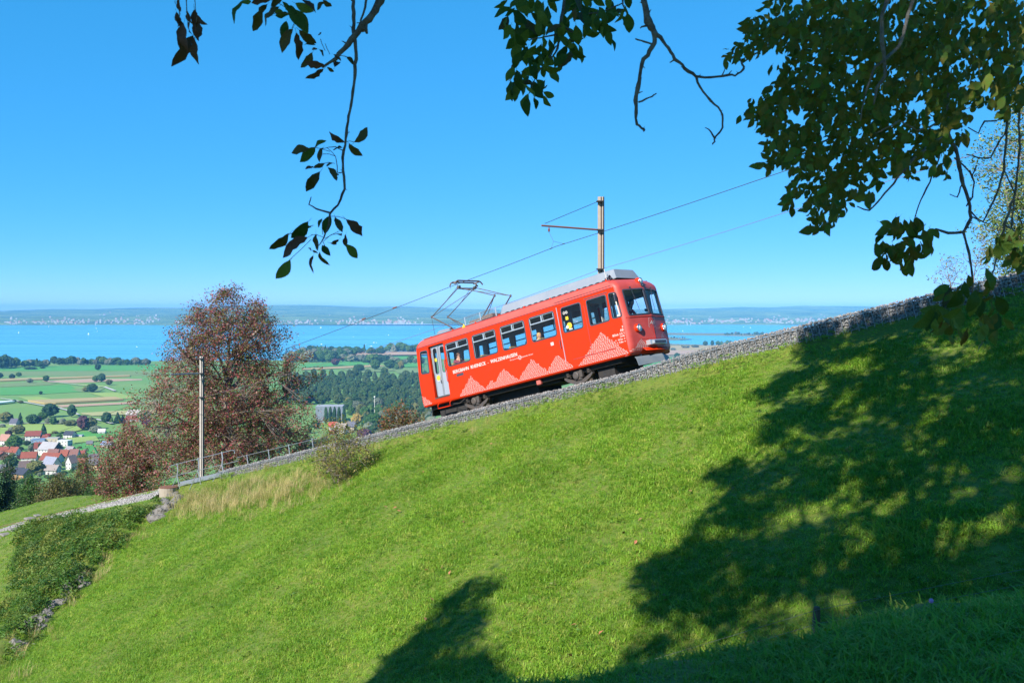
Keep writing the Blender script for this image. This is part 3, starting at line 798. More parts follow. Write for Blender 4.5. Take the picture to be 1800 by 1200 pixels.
def yin(z):      # how far the side leans in towards the roof
    return 0. if z < 2.26 else .16 * (1 - math.sqrt(max(0., 1 - ((z - 2.26) / .28) ** 2)))
def nose(y, z):  # plan of the front end
    t = abs(y - 1.2) / 1.2; d = max(0., (1 - t)) * 1.2
    x = 10.05 + .16 * math.sqrt(max(0., 1 - (1 - min(d / .16, 1)) ** 2)) + .21 * (1 - t)
    x -= .10 * max(0, (z - 1.1) / 1.1) + (2.2 * (z - 2.2) ** 2 if z > 2.2 else 0)
    if z < .12: x -= .5 * (.12 - z)
    return x
def fmap(y, z):
    k = 1 - yin(z) / 1.2
    return Vector((nose(y, z), 1.2 + (y - 1.2) * k, z))
def rmap(y, z): p = fmap(y, z); return Vector((10.10 - p.x, p.y, p.z))
ZT = 2.53

WIN = {1: (1.73, 2.95), 2: (3.20, 4.40), 3: (4.67, 5.85), 4: (6.11, 7.27)}
hole = {k: rrect([(a, 2.08), (b, 2.08), (b - .02, 1.23), (a + .005, 1.23)], .10) for k, (a, b) in WIN.items()}
h_end = rrect([(.29, 2.09), (.67, 2.07), (.62, 1.20), (.17, 1.24)], .07)
h_cab = rrect([(8.77, 2.08), (9.59, 2.08), (9.57, 1.22), (8.76, 1.22)], .07)
h_qtr = rrect([(9.72, 2.09), (10.01, 2.06), (10.08, 1.24), (9.71, 1.25)], .07)
h_door = [(.76, 2.19), (1.62, 2.19), (1.55, .16), (.71, .16)]
h_slide = [(7.44, 2.15), (8.62, 2.15), (8.58, .25), (7.43, .25)]
def side_outer():
    return [(.0, 0), (10.10, 0), (10.055, 1.1), (9.97, 2.26), (.13, 2.26), (.045, 1.1)]
def side(y0, sgn):
    """the outer skin, its reveals and its lining; sgn 1 = near side"""
    holes = [h_door, h_slide, h_end, h_cab, h_qtr] + list(hole.values())
    gx = [(x, z) for x in np.arange(.3, 10, .6) for z in (.5, 1.15, 2.18)]
    vs, fs = plate(side_outer(), holes, gx)
    mb = MB(); o = [Vector((v.x, y0, v.y)) for v in vs]
    mb.add(o, fs if sgn > 0 else [f[::-1] for f in fs])
    for h in holes:
        k = len(h); dpt = .12 if h is h_door else .045
        mb.add([Vector((a, y0 + sgn * d, b)) for d in (0, dpt) for a, b in h], [(i, (i + 1) % k, k + (i + 1) % k, k + i) for i in range(k)])
    # rolled edge along the bottom
    mb.add([Vector((x, y0 + sgn * dy, z)) for x in (0.0, 10.1) for dy, z in ((0, 0), (.03, -.06), (.12, -.09))], [(0, 3, 4, 1), (1, 4, 5, 2)])
    tp(mb, 'body_side', M_red)
    mb = MB(); mb.add([Vector((v.x, y0 + sgn * .046, v.y)) for v in vs], [f[::-1] for f in fs] if sgn > 0 else fs)
    tp(mb, 'side_lining', M_inner)
side(0., 1); side(2.4, -1)
# curved shoulders between the seam and the gutter, and the roof
zs = np.linspace(2.265, ZT, 8)
for sgn in (1, -1):
    mb = MB(); xx = np.linspace(0, 1, 40); vs = []
    for z in zs:
        y = yin(z) if sgn > 0 else 2.4 - yin(z)
        xr, xf = rmap(0 if sgn > 0 else 2.4, z).x, fmap(0 if sgn > 0 else 2.4, z).x
        vs += [Vector((xr + (xf - xr) * t, y, z)) for t in xx]
    mb.add(vs, [(i * 40 + j, i * 40 + j + 1, (i + 1) * 40 + j + 1, (i + 1) * 40 + j) for i in range(7) for j in range(39)])
    tp(mb, 'roof_shoulder', M_redroof, smooth=True)
    mb = MB(); y0 = 0 if sgn > 0 else 2.4
    mb.box((5.0, y0 - sgn * .004, 2.262), (9.78, .012, .014)); tp(mb, 'seam_strip', M_rub)
    mb = MB(); y0 = yin(ZT) if sgn > 0 else 2.4 - yin(ZT)
    mb.bbox((5.15, y0 + sgn * .03, ZT + .018), (9.35, .05, .03), .008); tp(mb, 'gutter', M_rub)
    mb = MB(); mb.box((5.15, y0 + sgn * .004, ZT + .006), (9.3, .02, .012))
    for x in np.arange(.9, 9.8, 1.25): mb.bbox((x, y0 + sgn * .005, ZT + .025), (.04, .05, .07), .006)
    tp(mb, 'gutter_bracket', M_red)
mb = MB(); ny, nx = 9, 30; vs = []
for j in range(ny):
    t = j / (ny - 1); yy = 2.4 * t
    a, b = rmap(yy, ZT), fmap(yy, ZT)
    for i in range(nx):
        q = a.lerp(b, i / (nx - 1)); q.z += .09 * (1 - (2 * t - 1) ** 2) * min(1, min(i, nx - 1 - i) / 2.); vs.append(q)
mb.add(vs, [(j * nx + i, j * nx + i + 1, (j + 1) * nx + i + 1, (j + 1) * nx + i) for j in range(ny - 1) for i in range(nx - 1)])
tp(mb, 'roof', M_redpale, smooth=True)

# the two ends
WSL = rrect([(.20, 2.10), (1.155, 2.13), (1.155, 1.26), (.20, 1.25)], .06)
WSR = rrect([(1.245, 2.13), (2.20, 2.10), (2.20, 1.25), (1.245, 1.26)], .06)
yy = [0, .008, .03, .06, .1, .15, .21, .4, .6, .8, 1.0, 1.1, 1.2]; yy = yy + [2.4 - v for v in yy[:-1]]
zz = [0, .12, .3, .5, .75, 1.0, 1.15, 1.35, 1.6, 1.85, 2.05, 2.2, 2.26, 2.32, 2.38, 2.44, 2.49, ZT]
fo = [(y, 0) for y in sorted(yy)] + [(2.4, z) for z in zz[1:]] + [(y, ZT) for y in sorted(yy)[::-1][1:]] + [(0, z) for z in zz[::-1][1:-1]]
gp = [(y, z) for y in yy for z in zz]
vs, fs = plate(fo, [WSL, WSR], gp)
for mp, nm in ((fmap, 'front_end'), (rmap, 'rear_end')):
    mb = MB(); mb.add([mp(v.x, v.y) for v in vs], fs if nm == 'front_end' else [f[::-1] for f in fs])
    # the skin of the end curls under at the bottom
    ys_ = sorted(yy); low = [mp(y, 0) for y in ys_]; sg = -1 if nm == 'front_end' else 1
    mb.add(low + [p + Vector((sg * .10, 0, -.08)) for p in low], [(i, i + 1, len(low) + i + 1, len(low) + i) for i in range(len(low) - 1)])
    tp(mb, nm, M_redpale if nm == 'front_end' else M_red, smooth=True)
    mb = MB(); mb.add([mp(v.x, v.y) + Vector((sg * .05, 0, 0)) for v in vs], fs)
    tp(mb, 'end_lining', M_inner, smooth=True)
    fr = MB(); k = len(WSL)
    for lp in (WSL, WSR):
        ou = inset(lp, -.035); inn = inset(lp, .012)
        fr.add([mp(*p) + Vector((-sg * .012, 0, 0)) for p in ou] + [mp(*p) + Vector((-sg * .02, 0, 0)) for p in inn] + [mp(*p) + Vector((sg * .05, 0, 0)) for p in inn],
               [(i, (i + 1) % k, k + (i + 1) % k, k + i) for i in range(k)] + [(k + i, k + (i + 1) % k, 2 * k + (i + 1) % k, 2 * k + i) for i in range(k)])
    ws = tp(fr, 'windscreen', M_rub)
    for lp in (WSL, WSR):
        pv_, pf_ = plate(lp); g = MB(); g.add([mp(p.x, p.y) + Vector((sg * .012, 0, 0)) for p in pv_], pf_); tp(g, 'pane', GLASS, ws)

# windows of the sides
def window(lp, y0, sgn, hopper=None, fm=None, name='window'):
    mb = MB(); k = len(lp); ou = inset(lp, -.028); inn = inset(lp, .014)
    mb.add([(a, y0 - sgn * .010, b) for a, b in ou] + [(a, y0 - sgn * .014, b) for a, b in inn] + [(a, y0 + sgn * .03, b) for a, b in inn] + [(a, y0 + sgn * .001, b) for a, b in ou],
           [(i, (i + 1) % k, k + (i + 1) % k, k + i) for i in range(k)] + [(k + i, k + (i + 1) % k, 2 * k + (i + 1) % k, 2 * k + i) for i in range(k)] + [(i, (i + 1) % k, 3 * k + (i + 1) % k, 3 * k + i) for i in range(k)])
    w = tp(mb, name, fm or M_rub)
    pv_, pf_ = plate(lp); g = MB(); g.add([(p.x, y0 + sgn * .022, p.y) for p in pv_], pf_); tp(g, 'pane', GLASS, w)
    if hopper:
        a, b = hopper; h = MB(); y = y0 + sgn * .006
        h.bbox(((a + b) / 2, y, 1.84), (b - a - .03, .03, .045), .008)
        h.bbox(((a + b) / 2, y, 2.062), (b - a - .12, .03, .03), .008)
        for x, w_ in ((a + .03, .035), (b - .035, .035), ((a + b) / 2 - .01, .06), ((a + b) / 2 + .07, .022)): h.bbox((x, y - sgn * .002, 1.95), (w_, .03, .21), .008)
        for x in (a + .02, b - .02): h.bbox((x, y + sgn * .003, 1.55), (.018, .02, .6), .005)
        tp(h, 'hopper_frame', M_alu, w)
    return w
for y0, sgn in ((0., 1), (2.4, -1)):
    for k in WIN: window(hole[k], y0, sgn, WIN[k])
    for h in (h_end, h_cab, h_qtr): window(h, y0, sgn)
    # sliding door
    dwin = rrect([(7.62, 2.09), (8.48, 2.09), (8.43, 1.24), (7.57, 1.24)], .09)
    od = inset(h_slide, .006)
    pv_, pf_ = plate(od, [dwin]); mb = MB(); k = len(od)
    mb.add([(p.x, y0 + sgn * .012, p.y) for p in pv_], pf_ if sgn > 0 else [f[::-1] for f in pf_])
    mb.add([(a, y0 + sgn * d, b) for d in (.012, .05) for a, b in od], [(i, (i + 1) % k, k + (i + 1) % k, k + i) for i in range(k)])
    sd = tp(mb, 'sliding_door', M_red)
    w = window(dwin, y0 + sgn * .012, sgn, name='door_window')
    tr_ = MB(); tr_.bbox((7.437, y0 - sgn * .008, 1.2), (.03, .02, 1.92), .006); tp(tr_, 'edge_trim', M_alu, sd)
    hd = MB(); hd.tube([(7.36, y0, .72), (7.36, y0 - sgn * .05, .75), (7.36, y0 - sgn * .05, 1.0), (7.36, y0, 1.03)], .012, 6); tp(hd, 'handle', M_rub, sd)
    gl = MB(); gl.box((8.7, y0 - sgn * .003, .262), (1.85, .006, .014)); gl.box((8.05, y0 - sgn * .003, 2.335), (1.2, .006, .016)); gl.box((8.62, y0 - sgn * .003, 2.335), (2.5, .006, .012))
    gl.box((9.18, y0 - sgn * .002, 2.15), (1.0, .008, .03)); gl.box((8.625, y0 - sgn * .003, 1.1), (.012, .006, 1.7)); tp(gl, 'panel_joint', M_rub)
    # folding entrance door, two leaves set back in a red doorway
    for a0, a1, b0, b1 in ((.80, 1.19, .77, 1.13), (1.205, 1.61, 1.145, 1.545)):
        lf = [(a0, 2.17), (a1, 2.17), (b1, .21), (b0, .21)]
        wx = lambda t, z: (a0 * (1 - t) + a1 * t) * ((z - .21) / 1.96) + (b0 * (1 - t) + b1 * t) * (1 - (z - .21) / 1.96)
        slot = rrect([(wx(.28, 2.07), 2.07), (wx(.74, 2.07), 2.07), (wx(.70, 1.10), 1.10), (wx(.24, 1.10), 1.10)], .09)
        pv_, pf_ = plate(lf, [slot]); mb = MB(); yd = y0 + sgn * .105
        mb.add([(p.x, yd, p.y) for p in pv_], pf_ if sgn > 0 else [f[::-1] for f in pf_])
        k = 4; mb.add([(a, yd + sgn * d, b) for d in (0, .03) for a, b in lf], [(i, (i + 1) % k, k + (i + 1) % k, k + i) for i in range(k)])
        for t in (.06, .94): mb.bar((wx(t, 2.15), yd - sgn * .012, 2.15), (wx(t, .25), yd - sgn * .012, .25), .014, 5)
        dl = tp(mb, 'door_leaf', M_silver)
        g = MB(); gv, gf = plate(slot); g.add([(p.x, yd + sgn * .01, p.y) for p in gv], gf); tp(g, 'pane', GLASS, dl)
        r_ = MB(); k = len(slot); o_ = inset(slot, -.02)
        r_.add([(a, yd - sgn * .008, b) for a, b in o_] + [(a, yd - sgn * .008, b) for a, b in slot], [(i, (i + 1) % k, k + (i + 1) % k, k + i) for i in range(k)]); tp(r_, 'window_seal', M_rub, dl)
        if a0 < 1:
            st = MB(); st.lathe((.98, yd - sgn * .014, .92), (0, -sgn, 0), [(.10, 0), (.10, .004), (0, .004)], 14); tp(st, 'sticker', M_yel, dl); st = MB(); st.box((.99, yd - sgn * .014, 1.63), (.12, .004, .13)); tp(st, 'sticker', M_yel, dl)
            st = MB(); st.box((.98, yd - sgn * .016, .80), (.14, .004, .05)); tp(st, 'notice', M_white, dl)
            st = MB(); st.box((1.12, yd - sgn * .02, .74), (.03, .03, .14)); tp(st, 'lock', M_rub, dl)
    sl = MB(); sl.bbox((1.13, y0 + sgn * .06, .155), (.84, .16, .05), .01); tp(sl, 'door_sill', M_iron)
    hr = MB(); hr.tube([(1.66, y0, 1.52), (1.60, y0 - sgn * .06, 1.5), (1.60, y0 - sgn * .06, .68), (1.66, y0, .64)], .016, 6); tp(hr, 'handrail', M_red)
    sp = MB(); sp.tube([(.84, y0 + sgn * .05, -.05), (.82, y0 - sgn * .03, -.12), (.82, y0 - sgn * .03, -.25), (1.50, y0 - sgn * .03, -.25), (1.50, y0 - sgn * .03, -.12), (1.52, y0 + sgn * .05, -.05)], .018, 6)
    sp.box((1.16, y0 + sgn * .02, -.25), (.66, .1, .02)); tp(sp, 'footstep', M_red)
# stickers behind the glass of the sliding door
st = MB(); st.lathe((7.86, .01, 1.43), (0, -1, 0), [(.11, 0), (.11, .003), (0, .003)], 16); tp(st, 'sticker', M_yel)
st = MB(); st.box((7.81, .009, 1.70), (.12, .003, .12)); tp(st, 'sticker', M_yel)
for x in (7.72, 7.83):
    st = MB(); st.lathe((x, .009, 1.90), (0, -1, 0), [(.05, 0), (.05, .003), (.028, .003), (.028, 0)], 12); tp(st, 'sticker', M_white)
st = MB(); st.box((7.9, .009, 1.30), (.15, .003, .04)); tp(st, 'sticker', M_white)
st = MB(); st.lathe((7.76, .008, 1.40), (0, -1, 0), [(.06, 0), (.06, .003), (0, .003)], 10); tp(st, 'sticker', M_white)

# floor, ceiling, partitions, seats
mb = MB(); mb.box((5.05, 1.2, .03), (9.9, 2.28, .06)); tp(mb, 'cabin_floor', M_floor)
mb = MB(); mb.box((5.05, 1.2, 2.245), (9.55, 2.28, .03)); tp(mb, 'cabin_ceiling', M_ceil)
for x, d0, d1 in ((1.66, .85, 1.55), (7.36, .85, 1.55), (8.70, .9, 1.5)):
    mb = MB()
    for a, b in ((.05, d0), (d1, 2.35)):
        hol = [rrect([(a + .14, 2.0), (b - .14, 2.0), (b - .14, 1.3), (a + .14, 1.3)], .06)]
        pv_, pf_ = plate([(a, .06), (b, .06), (b, 2.23), (a, 2.23)], hol)
        for dx in (0, .03): mb.add([(x + dx, p.x, p.y) for p in pv_], pf_ if dx else [f[::-1] for f in pf_])
        mb.add([(x + dx, p[0], p[1]) for dx in (0, .03) for p in hol[0]], [(i, (i + 1) % len(hol[0]), len(hol[0]) + (i + 1) % len(hol[0]), len(hol[0]) + i) for i in range(len(hol[0]))])
    mb.box((x + .015, 1.2, 2.15), (.03, d1 - d0, .16)); tp(mb, 'partition', M_inner)
for x, fx in ((1.85, 1), (3.05, -1), (3.42, 1), (4.55, -1), (4.90, 1), (6.0, -1), (6.36, 1)):
    for y in (.5, 1.9):
        s_ = MB(); s_.bbox((x + fx * .24, y, .45), (.44, .86, .10), .03); s_.bbox((x + fx * .24, y, .24), (.06, .7, .34), .01)
        s_.bbox((x, y, .82), (.09, .86, .72), .03); so = tp(s_, 'seat', M_seat)
        w_ = MB(); w_.bbox((x, y, 1.24), (.10, .86, .16), .03); tp(w_, 'headrest', M_wood, so)
dk = MB(); dk.bbox((9.72, 1.2, 1.02), (.55, 1.9, .22), .04); dk.bbox((9.55, .75, .55), (.3, .8, .9), .03); dk.lathe((9.55, .95, 1.14), (0, 0, 1), [(.12, 0), (.12, .02), (.1, .03), (.03, .05)], 12); tp(dk, 'driving_desk', M_floor)
dk = MB(); dk.bbox((.42, 1.2, 1.02), (.5, 1.9, .22), .04); tp(dk, 'driving_desk', M_floor)
# front fittings
mb = MB(); pts = [fmap(y, 1.175) + Vector((.012, 0, 0)) for y in np.linspace(.06, 2.34, 17)]; mb.tube(pts, .013, 6); tp(mb, 'front_ledge', M_redroof)
mb = MB(); pts = [fmap(y, 1.158) + Vector((.008, 0, 0)) for y in np.linspace(.06, 2.34, 17)]; mb.tube(pts, .010, 5)
mb.tube([fmap(.45, .42) + Vector((.004, 0, 0)), fmap(1.2, .40) + Vector((.004, 0, 0)), fmap(1.85, .42) + Vector((.004, 0, 0))], .006, 4); mb.tube([fmap(1.2, .40) + Vector((.004, 0, 0)), fmap(1.2, .78) + Vector((.004, 0, 0))], .005, 4); tp(mb, 'front_joint', M_red)
def headlight(y, z, r):
    p = fmap(y, z); mb = MB(); mb.lathe(p + Vector((-.06, 0, 0)), (1, 0, .02), [(r * 1.5, 0), (r * 1.45, .05), (r * 1.28, .12), (r * 1.2, .14)], 18)
    h = tp(mb, 'headlight', M_red, smooth=True)
    c = MB(); c.lathe(p + Vector((.07, 0, 0)), (1, 0, 0), [(r * 1.22, 0), (r * 1.24, .03), (r * 1.05, .045), (r * .98, .02)], 18); tp(c, 'lamp_ring', M_chrome, h, True)
    c = MB(); c.lathe(p + Vector((.075, 0, 0)), (1, 0, 0), [(r, .01), (r * .7, .035), (r * .35, .045), (0, .048)], 16); tp(c, 'lamp_glass', M_lens, h, True)
headlight(.45, .78, .10); headlight(1.95, .78, .10); headlight(1.2, 2.42, .085)
mb = MB(); mb.bbox((10.43, 1.2, .26), (.18, .98, .17), .012); mb.bbox((10.55, 1.2, .26), (.08, .72, .12), .01)
tp(mb, 'buffer', M_alu)
mb = MB(); mb.box((10.593, 1.2, .26), (.006, .64, .085)); tp(mb, 'buffer_pad', M_rub)
mb = MB(); mb.add([fmap(y, .13) + Vector((d, 0, -.01 - .12 * (d > 0))) for d in (.0, .14) for y in np.linspace(.5, 1.9, 9)], [(i, i + 1, 10 + i, 9 + i) for i in range(8)])
mb.add([fmap(y, .10) + Vector((.05, 0, -.01)) for y in np.linspace(.5, 1.9, 9)] + [fmap(y, .0) + Vector((-.05, 0, -.05)) for y in np.linspace(.5, 1.9, 9)], [(i, i + 1, 10 + i, 9 + i) for i in range(8)])
tp(mb, 'front_apron', M_red)
for y in (.55, 1.75):
    p = fmap(y, 2.19); mb = MB(); mb.bar(p + Vector((-.02, 0, 0)), p + Vector((.06, 0, .01)), .018, 6); mb.tube([p + Vector((.05, 0, .01)), p + Vector((.07, .10 if y < 1 else -.1, -.35)), fmap(y + (.16 if y < 1 else -.16), 1.4) + Vector((.035, 0, 0))], .008, 5); tp(mb, 'wiper', M_rub)
p = fmap(1.2, 2.27); mb = MB(); mb.box(p + Vector((.016, 0, 0)), (.012, .20, .085), Matrix.Rotation(R(-12), 3, 'Y')); tp(mb, 'number_plate', M_rub)
mb = MB(); mb.tube([(10.0, .02, 2.02), (10.05, -.12, 2.03), (10.05, -.14, 1.95)], .012, 5); mb.bbox((10.06, -.13, 1.86), (.05, .14, .24), .02)
tp(mb, 'wing_mirror', M_rub)
mb = MB(); mb.tube([(9.95, 1.75, 1.18), (9.98, 1.62, 1.42)], .007, 5); mb.bbox((9.98, 1.62, 1.47), (.03, .15, .10), .02); tp(mb, 'desk_screen', M_rub)
mb = MB(); mb.bbox((9.93, .16, 1.29), (.22, .18, .1), .03); tp(mb, 'paper_bundle', M_white)
# roof: grey cover with its row of slots
mb = MB()
def cover_ring(x, a, zt, zb):
    return [Vector((x, a, zb)), Vector((x, a, zb + .06)), Vector((x, a + .10, zt - .03)), Vector((x, a + .16, zt)), Vector((x, 2.4 - a - .16, zt)), Vector((x, 2.4 - a - .10, zt - .03)), Vector((x, 2.4 - a, zb + .06)), Vector((x, 2.4 - a, zb))]
rings = [cover_ring(4.36, .52, 2.90, 2.60)] + [cover_ring(x, .5, 2.98, 2.60) for x in (4.48, 6, 7.5, 8.6, 9.55)]
fr_ = cover_ring(9.72, .52, 2.97, 2.60)
for q in fr_:
    q.x += .10 - (q.z - 2.6) * .38
    if q.z < 2.63: q.z = 2.63
rings.append(fr_)
mb.add([q for r_ in rings for q in r_], [(i * 8 + k, (i + 1) * 8 + k, (i + 1) * 8 + k + 1, i * 8 + k + 1) for i in range(len(rings) - 1) for k in range(7)] + [tuple(range(8))[::-1], tuple((len(rings) - 1) * 8 + k for k in range(8))])
cov = tp(mb, 'roof_cover', M_grey)
for i in range(18):
    for y in (.5, 1.9):
        s_ = MB(); x = 4.62 + i * .286
        s_.add([(x + dx, y + (-.006 if y < 1 else .006), z) for dx, z in ((0, 2.62), (.19, 2.62), (.19, 2.648), (.16, 2.668), (.03, 2.668), (0, 2.648))], [tuple(range(6)) if y < 1 else tuple(range(6))[::-1]])
        tp(s_, 'vent_slot', M_slot, cov)
mb = MB(); mb.bar((9.52, .34, 2.56), (9.50, .34, 3.0), .012, 5); tp(mb, 'aerial', M_white)
mb = MB(); mb.lathe((9.5, .4, 2.68), (1, 0, .1), [(.0, -.1), (.03, -.08), (.035, .05), (.075, .14), (.07, .142), (0, .08)], 10); mb.bar((9.5, .4, 2.56), (9.5, .4, 2.68), .02, 5); tp(mb, 'horn', M_rub)
# guard rails of wire mesh along the pantograph
mb = MB()
for y in (.3, 2.1):
    for x in (2.70, 3.52, 4.34): mb.bbox((x, y, 2.75), (.05, .02, .36), .006)
tp(mb, 'guard_post', M_alu)
for y in (.3, 2.1):
    mb = MB()
    for i in range(22): mb.bar((2.70 + i * .0805, y, 2.60), (2.70 + i * .0805, y, 2.93), .0028, 3)
    for i in range(6): mb.bar((2.70, y, 2.63 + i * .06), (4.40, y, 2.63 + i * .06), .0028 if i < 5 else .006, 3)
    tp(mb, 'guard_mesh', M_alu)
mb = MB()
for y in (.75, 1.2, 1.65): mb.lathe((2.55, y, 2.72), (1, 0, 0), [(0, 0), (.09, .0), (.10, .05), (.10, 1.1), (.09, 1.15), (0, 1.15)], 10)
mb.bbox((3.55, 1.2, 2.76), (.5, 1.1, .16), .03); tp(mb, 'roof_resistor', M_resist)
mb = MB(); mb.add([(.5, .75, 2.60), (1.42, .75, 2.60), (1.42, .75, 2.80), (.82, .75, 2.84), (.66, .75, 2.80), (.5, 1.65, 2.60), (1.42, 1.65, 2.60), (1.42, 1.65, 2.80), (.82, 1.65, 2.84), (.66, 1.65, 2.80)], [(0, 1, 2, 3, 4), (9, 8, 7, 6, 5), (0, 4, 9, 5), (4, 3, 8, 9), (3, 2, 7, 8), (1, 6, 7, 2)])
tp(mb, 'roof_box', M_grey)
mb = MB(); mb.bbox((1.43, 1.2, 2.70), (.02, .8, .17), .004); tp(mb, 'roof_box_lid', M_resist)
mb = MB(); mb.box((2.78, .1, 2.56), (.12, .02, .03)); mb.add([(2.62, .085, 2.42), (2.92, .085, 2.42), (2.77, .12, 2.66)], [(0, 1, 2)]); mb.add([(2.62, .10, 2.42), (2.92, .10, 2.42), (2.77, .135, 2.66)], [(2, 1, 0)]); tp(mb, 'warning_sign', M_yel)
mb = MB(); mb.lathe((.33, .75, 2.56), (-.4, 0, 1), [(.06, -.04), (.055, .10), (.03, .15), (0, .16)], 10); tp(mb, 'tail_lamp', M_red, smooth=True)
mb = MB(); mb.tube([(.75, .5, 2.58), (.74, .5, 2.95), (.68, .55, 3.2), (.52, .7, 3.42)], .008, 4); tp(mb, 'roof_cable', M_rub)
mb = MB()
for y in (.16, 2.24): mb.box((2.0, y + (.02 if y < 1 else -.02), 2.585), (3.3, .09, .02))
tp(mb, 'roof_walkway', M_alu)

# pantograph
pg = MB(); pg.bbox((2.35, 1.2, 2.72), (2.1, .06, .05), .01)
for x in (1.5, 3.2):
    pg.bbox((x, 1.2, 2.74), (.07, 1.15, .06), .01)
    for y in (.72, 1.68): pg.lathe((x, y, 2.58), (0, 0, 1), [(.05, 0), (.065, .03), (.05, .05), (.065, .08), (.05, .10), (.03, .13)], 8)
pant = tp(pg, 'pantograph', M_panto)
for y in (.75, 1.65):
    lo = MB(); s = .06 if y < 1 else -.06
    for x, kx in ((1.5, .48), (3.2, 4.02)):
        lo.bar((x, y, 2.80), (kx, y, 3.46), .026, 6); lo.bar((x + (.10 if kx > 2 else -.1), y + s * 2.2, 2.78), (kx, y, 3.46), .012, 5); lo.bbox((kx, y, 3.46), (.09, .06, .10), .02)
    tp(lo, 'lower_arm', M_panto, pant)
    up = MB()
    for kx in (.48, 4.02): up.bar((kx, y, 3.46), (2.24 + (-.05 if kx < 2 else .05), y, 4.22), .018, 6)
    up.bbox((2.24, y, 4.24), (.20, .07, .12), .02); tp(up, 'upper_arm', M_panto, pant)
br = MB(); br.bar((.48, .75, 3.46), (2.24, 1.65, 4.18), .012, 5); br.bar((4.02, 1.65, 3.46), (2.24, .75, 4.18), .012, 5); br.bar((.48, .75, 3.46), (.48, 1.65, 3.46), .01, 5) if False else None
br.bar((2.18, .72, 4.2), (2.18, 1.68, 4.2), .016, 6); br.bar((2.30, .72, 4.2), (2.30, 1.68, 4.2), .016, 6)
for y in (.75, 1.65): br.bar((1.36, y, 3.86), (2.1, y + (.06 if y < 1 else -.06), 4.28), .009, 5)
tp(br, 'cross_brace', M_panto, pant)
sk = MB()
for x in (2.10, 2.38):
    sk.tube([(x, .42, 4.33), (x, .50, 4.43), (x, .60, 4.475), (x, 1.80, 4.475), (x, 1.90, 4.43), (x, 1.98, 4.33)], .030, 6)
for y in (.62, 1.78): sk.bbox((2.24, y, 4.44), (.34, .04, .05), .01); sk.bar((2.24, y, 4.44), (2.24, y + (.13 if y < 1 else -.13), 4.24), .014, 5)
for y in (.5, 1.9): sk.tube([(2.10, y, 4.43), (2.02, y + (.0), 4.30), (2.05, y, 4.20)], .008, 4)
tp(sk, 'contact_strip', M_resist, pant)

# running gear
mb = MB(); mb.box((4.85, 1.2, -.12), (9.4, 1.9, .2)); mb.box((4.3, 1.3, -.32), (2.3, 1.3, .42)); mb.box((1.2, 1.25, -.38), (1.5, 1.7, .5)); mb.box((6.0, 1.3, -.22), (1.2, 1.5, .2)); mb.box((8.75, 1.25, -.34), (.7, 1.7, .5)); mb.box((9.3, 1.3, -.22), (.5, 1.4, .2))
tp(mb, 'underframe', M_black)
for bx in (2.68, 7.70):
    mb = MB()
    for y, sg in ((.24, -1), (2.16, 1)):
        mb.add([(bx + dx, y + sg * dy, z) for dy in (-.06, .06) for dx, z in ((-.62, -.34), (-.5, -.44), (-.2, -.58), (.2, -.58), (.5, -.44), (.62, -.34), (.62, -.27), (.45, -.34), (.2, -.44), (-.2, -.44), (-.45, -.34), (-.62, -.27))],
               [tuple(range(12)), tuple(range(23, 11, -1))] + [(i, (i + 1) % 12, 12 + (i + 1) % 12, 12 + i) for i in range(12)])
        mb.bbox((bx, y + sg * .02, -.30), (.34, .16, .34), .03); mb.lathe((bx - .05, y + sg * .09, -.29), (0, sg, 0), [(.13, 0), (.13, .05), (.09, .07), (0, .07)], 12); mb.bbox((bx + .16, y + sg * .06, -.26), (.12, .14, .26), .02)
    bg = tp(mb, 'bogie', M_iron)
    for y, sg in ((.24, -1), (2.16, 1)):
        for dx in (-.46, .46):
            c = MB(); c.tube([(bx + dx + .075 * math.cos(t * .9), y + .075 * math.sin(t * .9), -.30 + t * .0068) for t in range(0, 36)], .017, 5); c.lathe((bx + dx, y, -.3), (0, 0, 1), [(.035, 0), (.035, .25)], 6)
            tp(c, 'coil_spring', M_iron, bg)
    for y, sg in ((.62, -1), (1.78, 1)):
        wh = MB(); wh.lathe((bx, y, -.33), (0, sg, 0), [(.0, .03), (.10, .045), (.30, .02), (.31, .05), (.36, .05), (.365, -.05), (.40, -.055), (.40, -.085), (.30, -.085), (.1, -.06), (0, -.06)], 24)
        tp(wh, 'wheel', M_iron, bg)
    ax = MB(); ax.bar((bx, .3, -.33), (bx, 2.1, -.33), .06, 8); ax.lathe((bx, 1.13, -.33), (0, 1, 0), [(.3, 0), (.32, .02), (.32, .12), (.3, .14)], 20); tp(ax, 'axle', M_iron, bg)
mb = MB(); mb.bbox((5.92, .18, -.2), (.2, .14, .18), .03); tp(mb, 'drain_valve', mat('reddish_valve', (.45, .10, .08), .6))
mb = MB(); mb.tube([(1.6, .05, -.2), (2.0, .0, -.24), (2.3, .02, -.12)], .012, 5); tp(mb, 'brake_hose', M_iron)
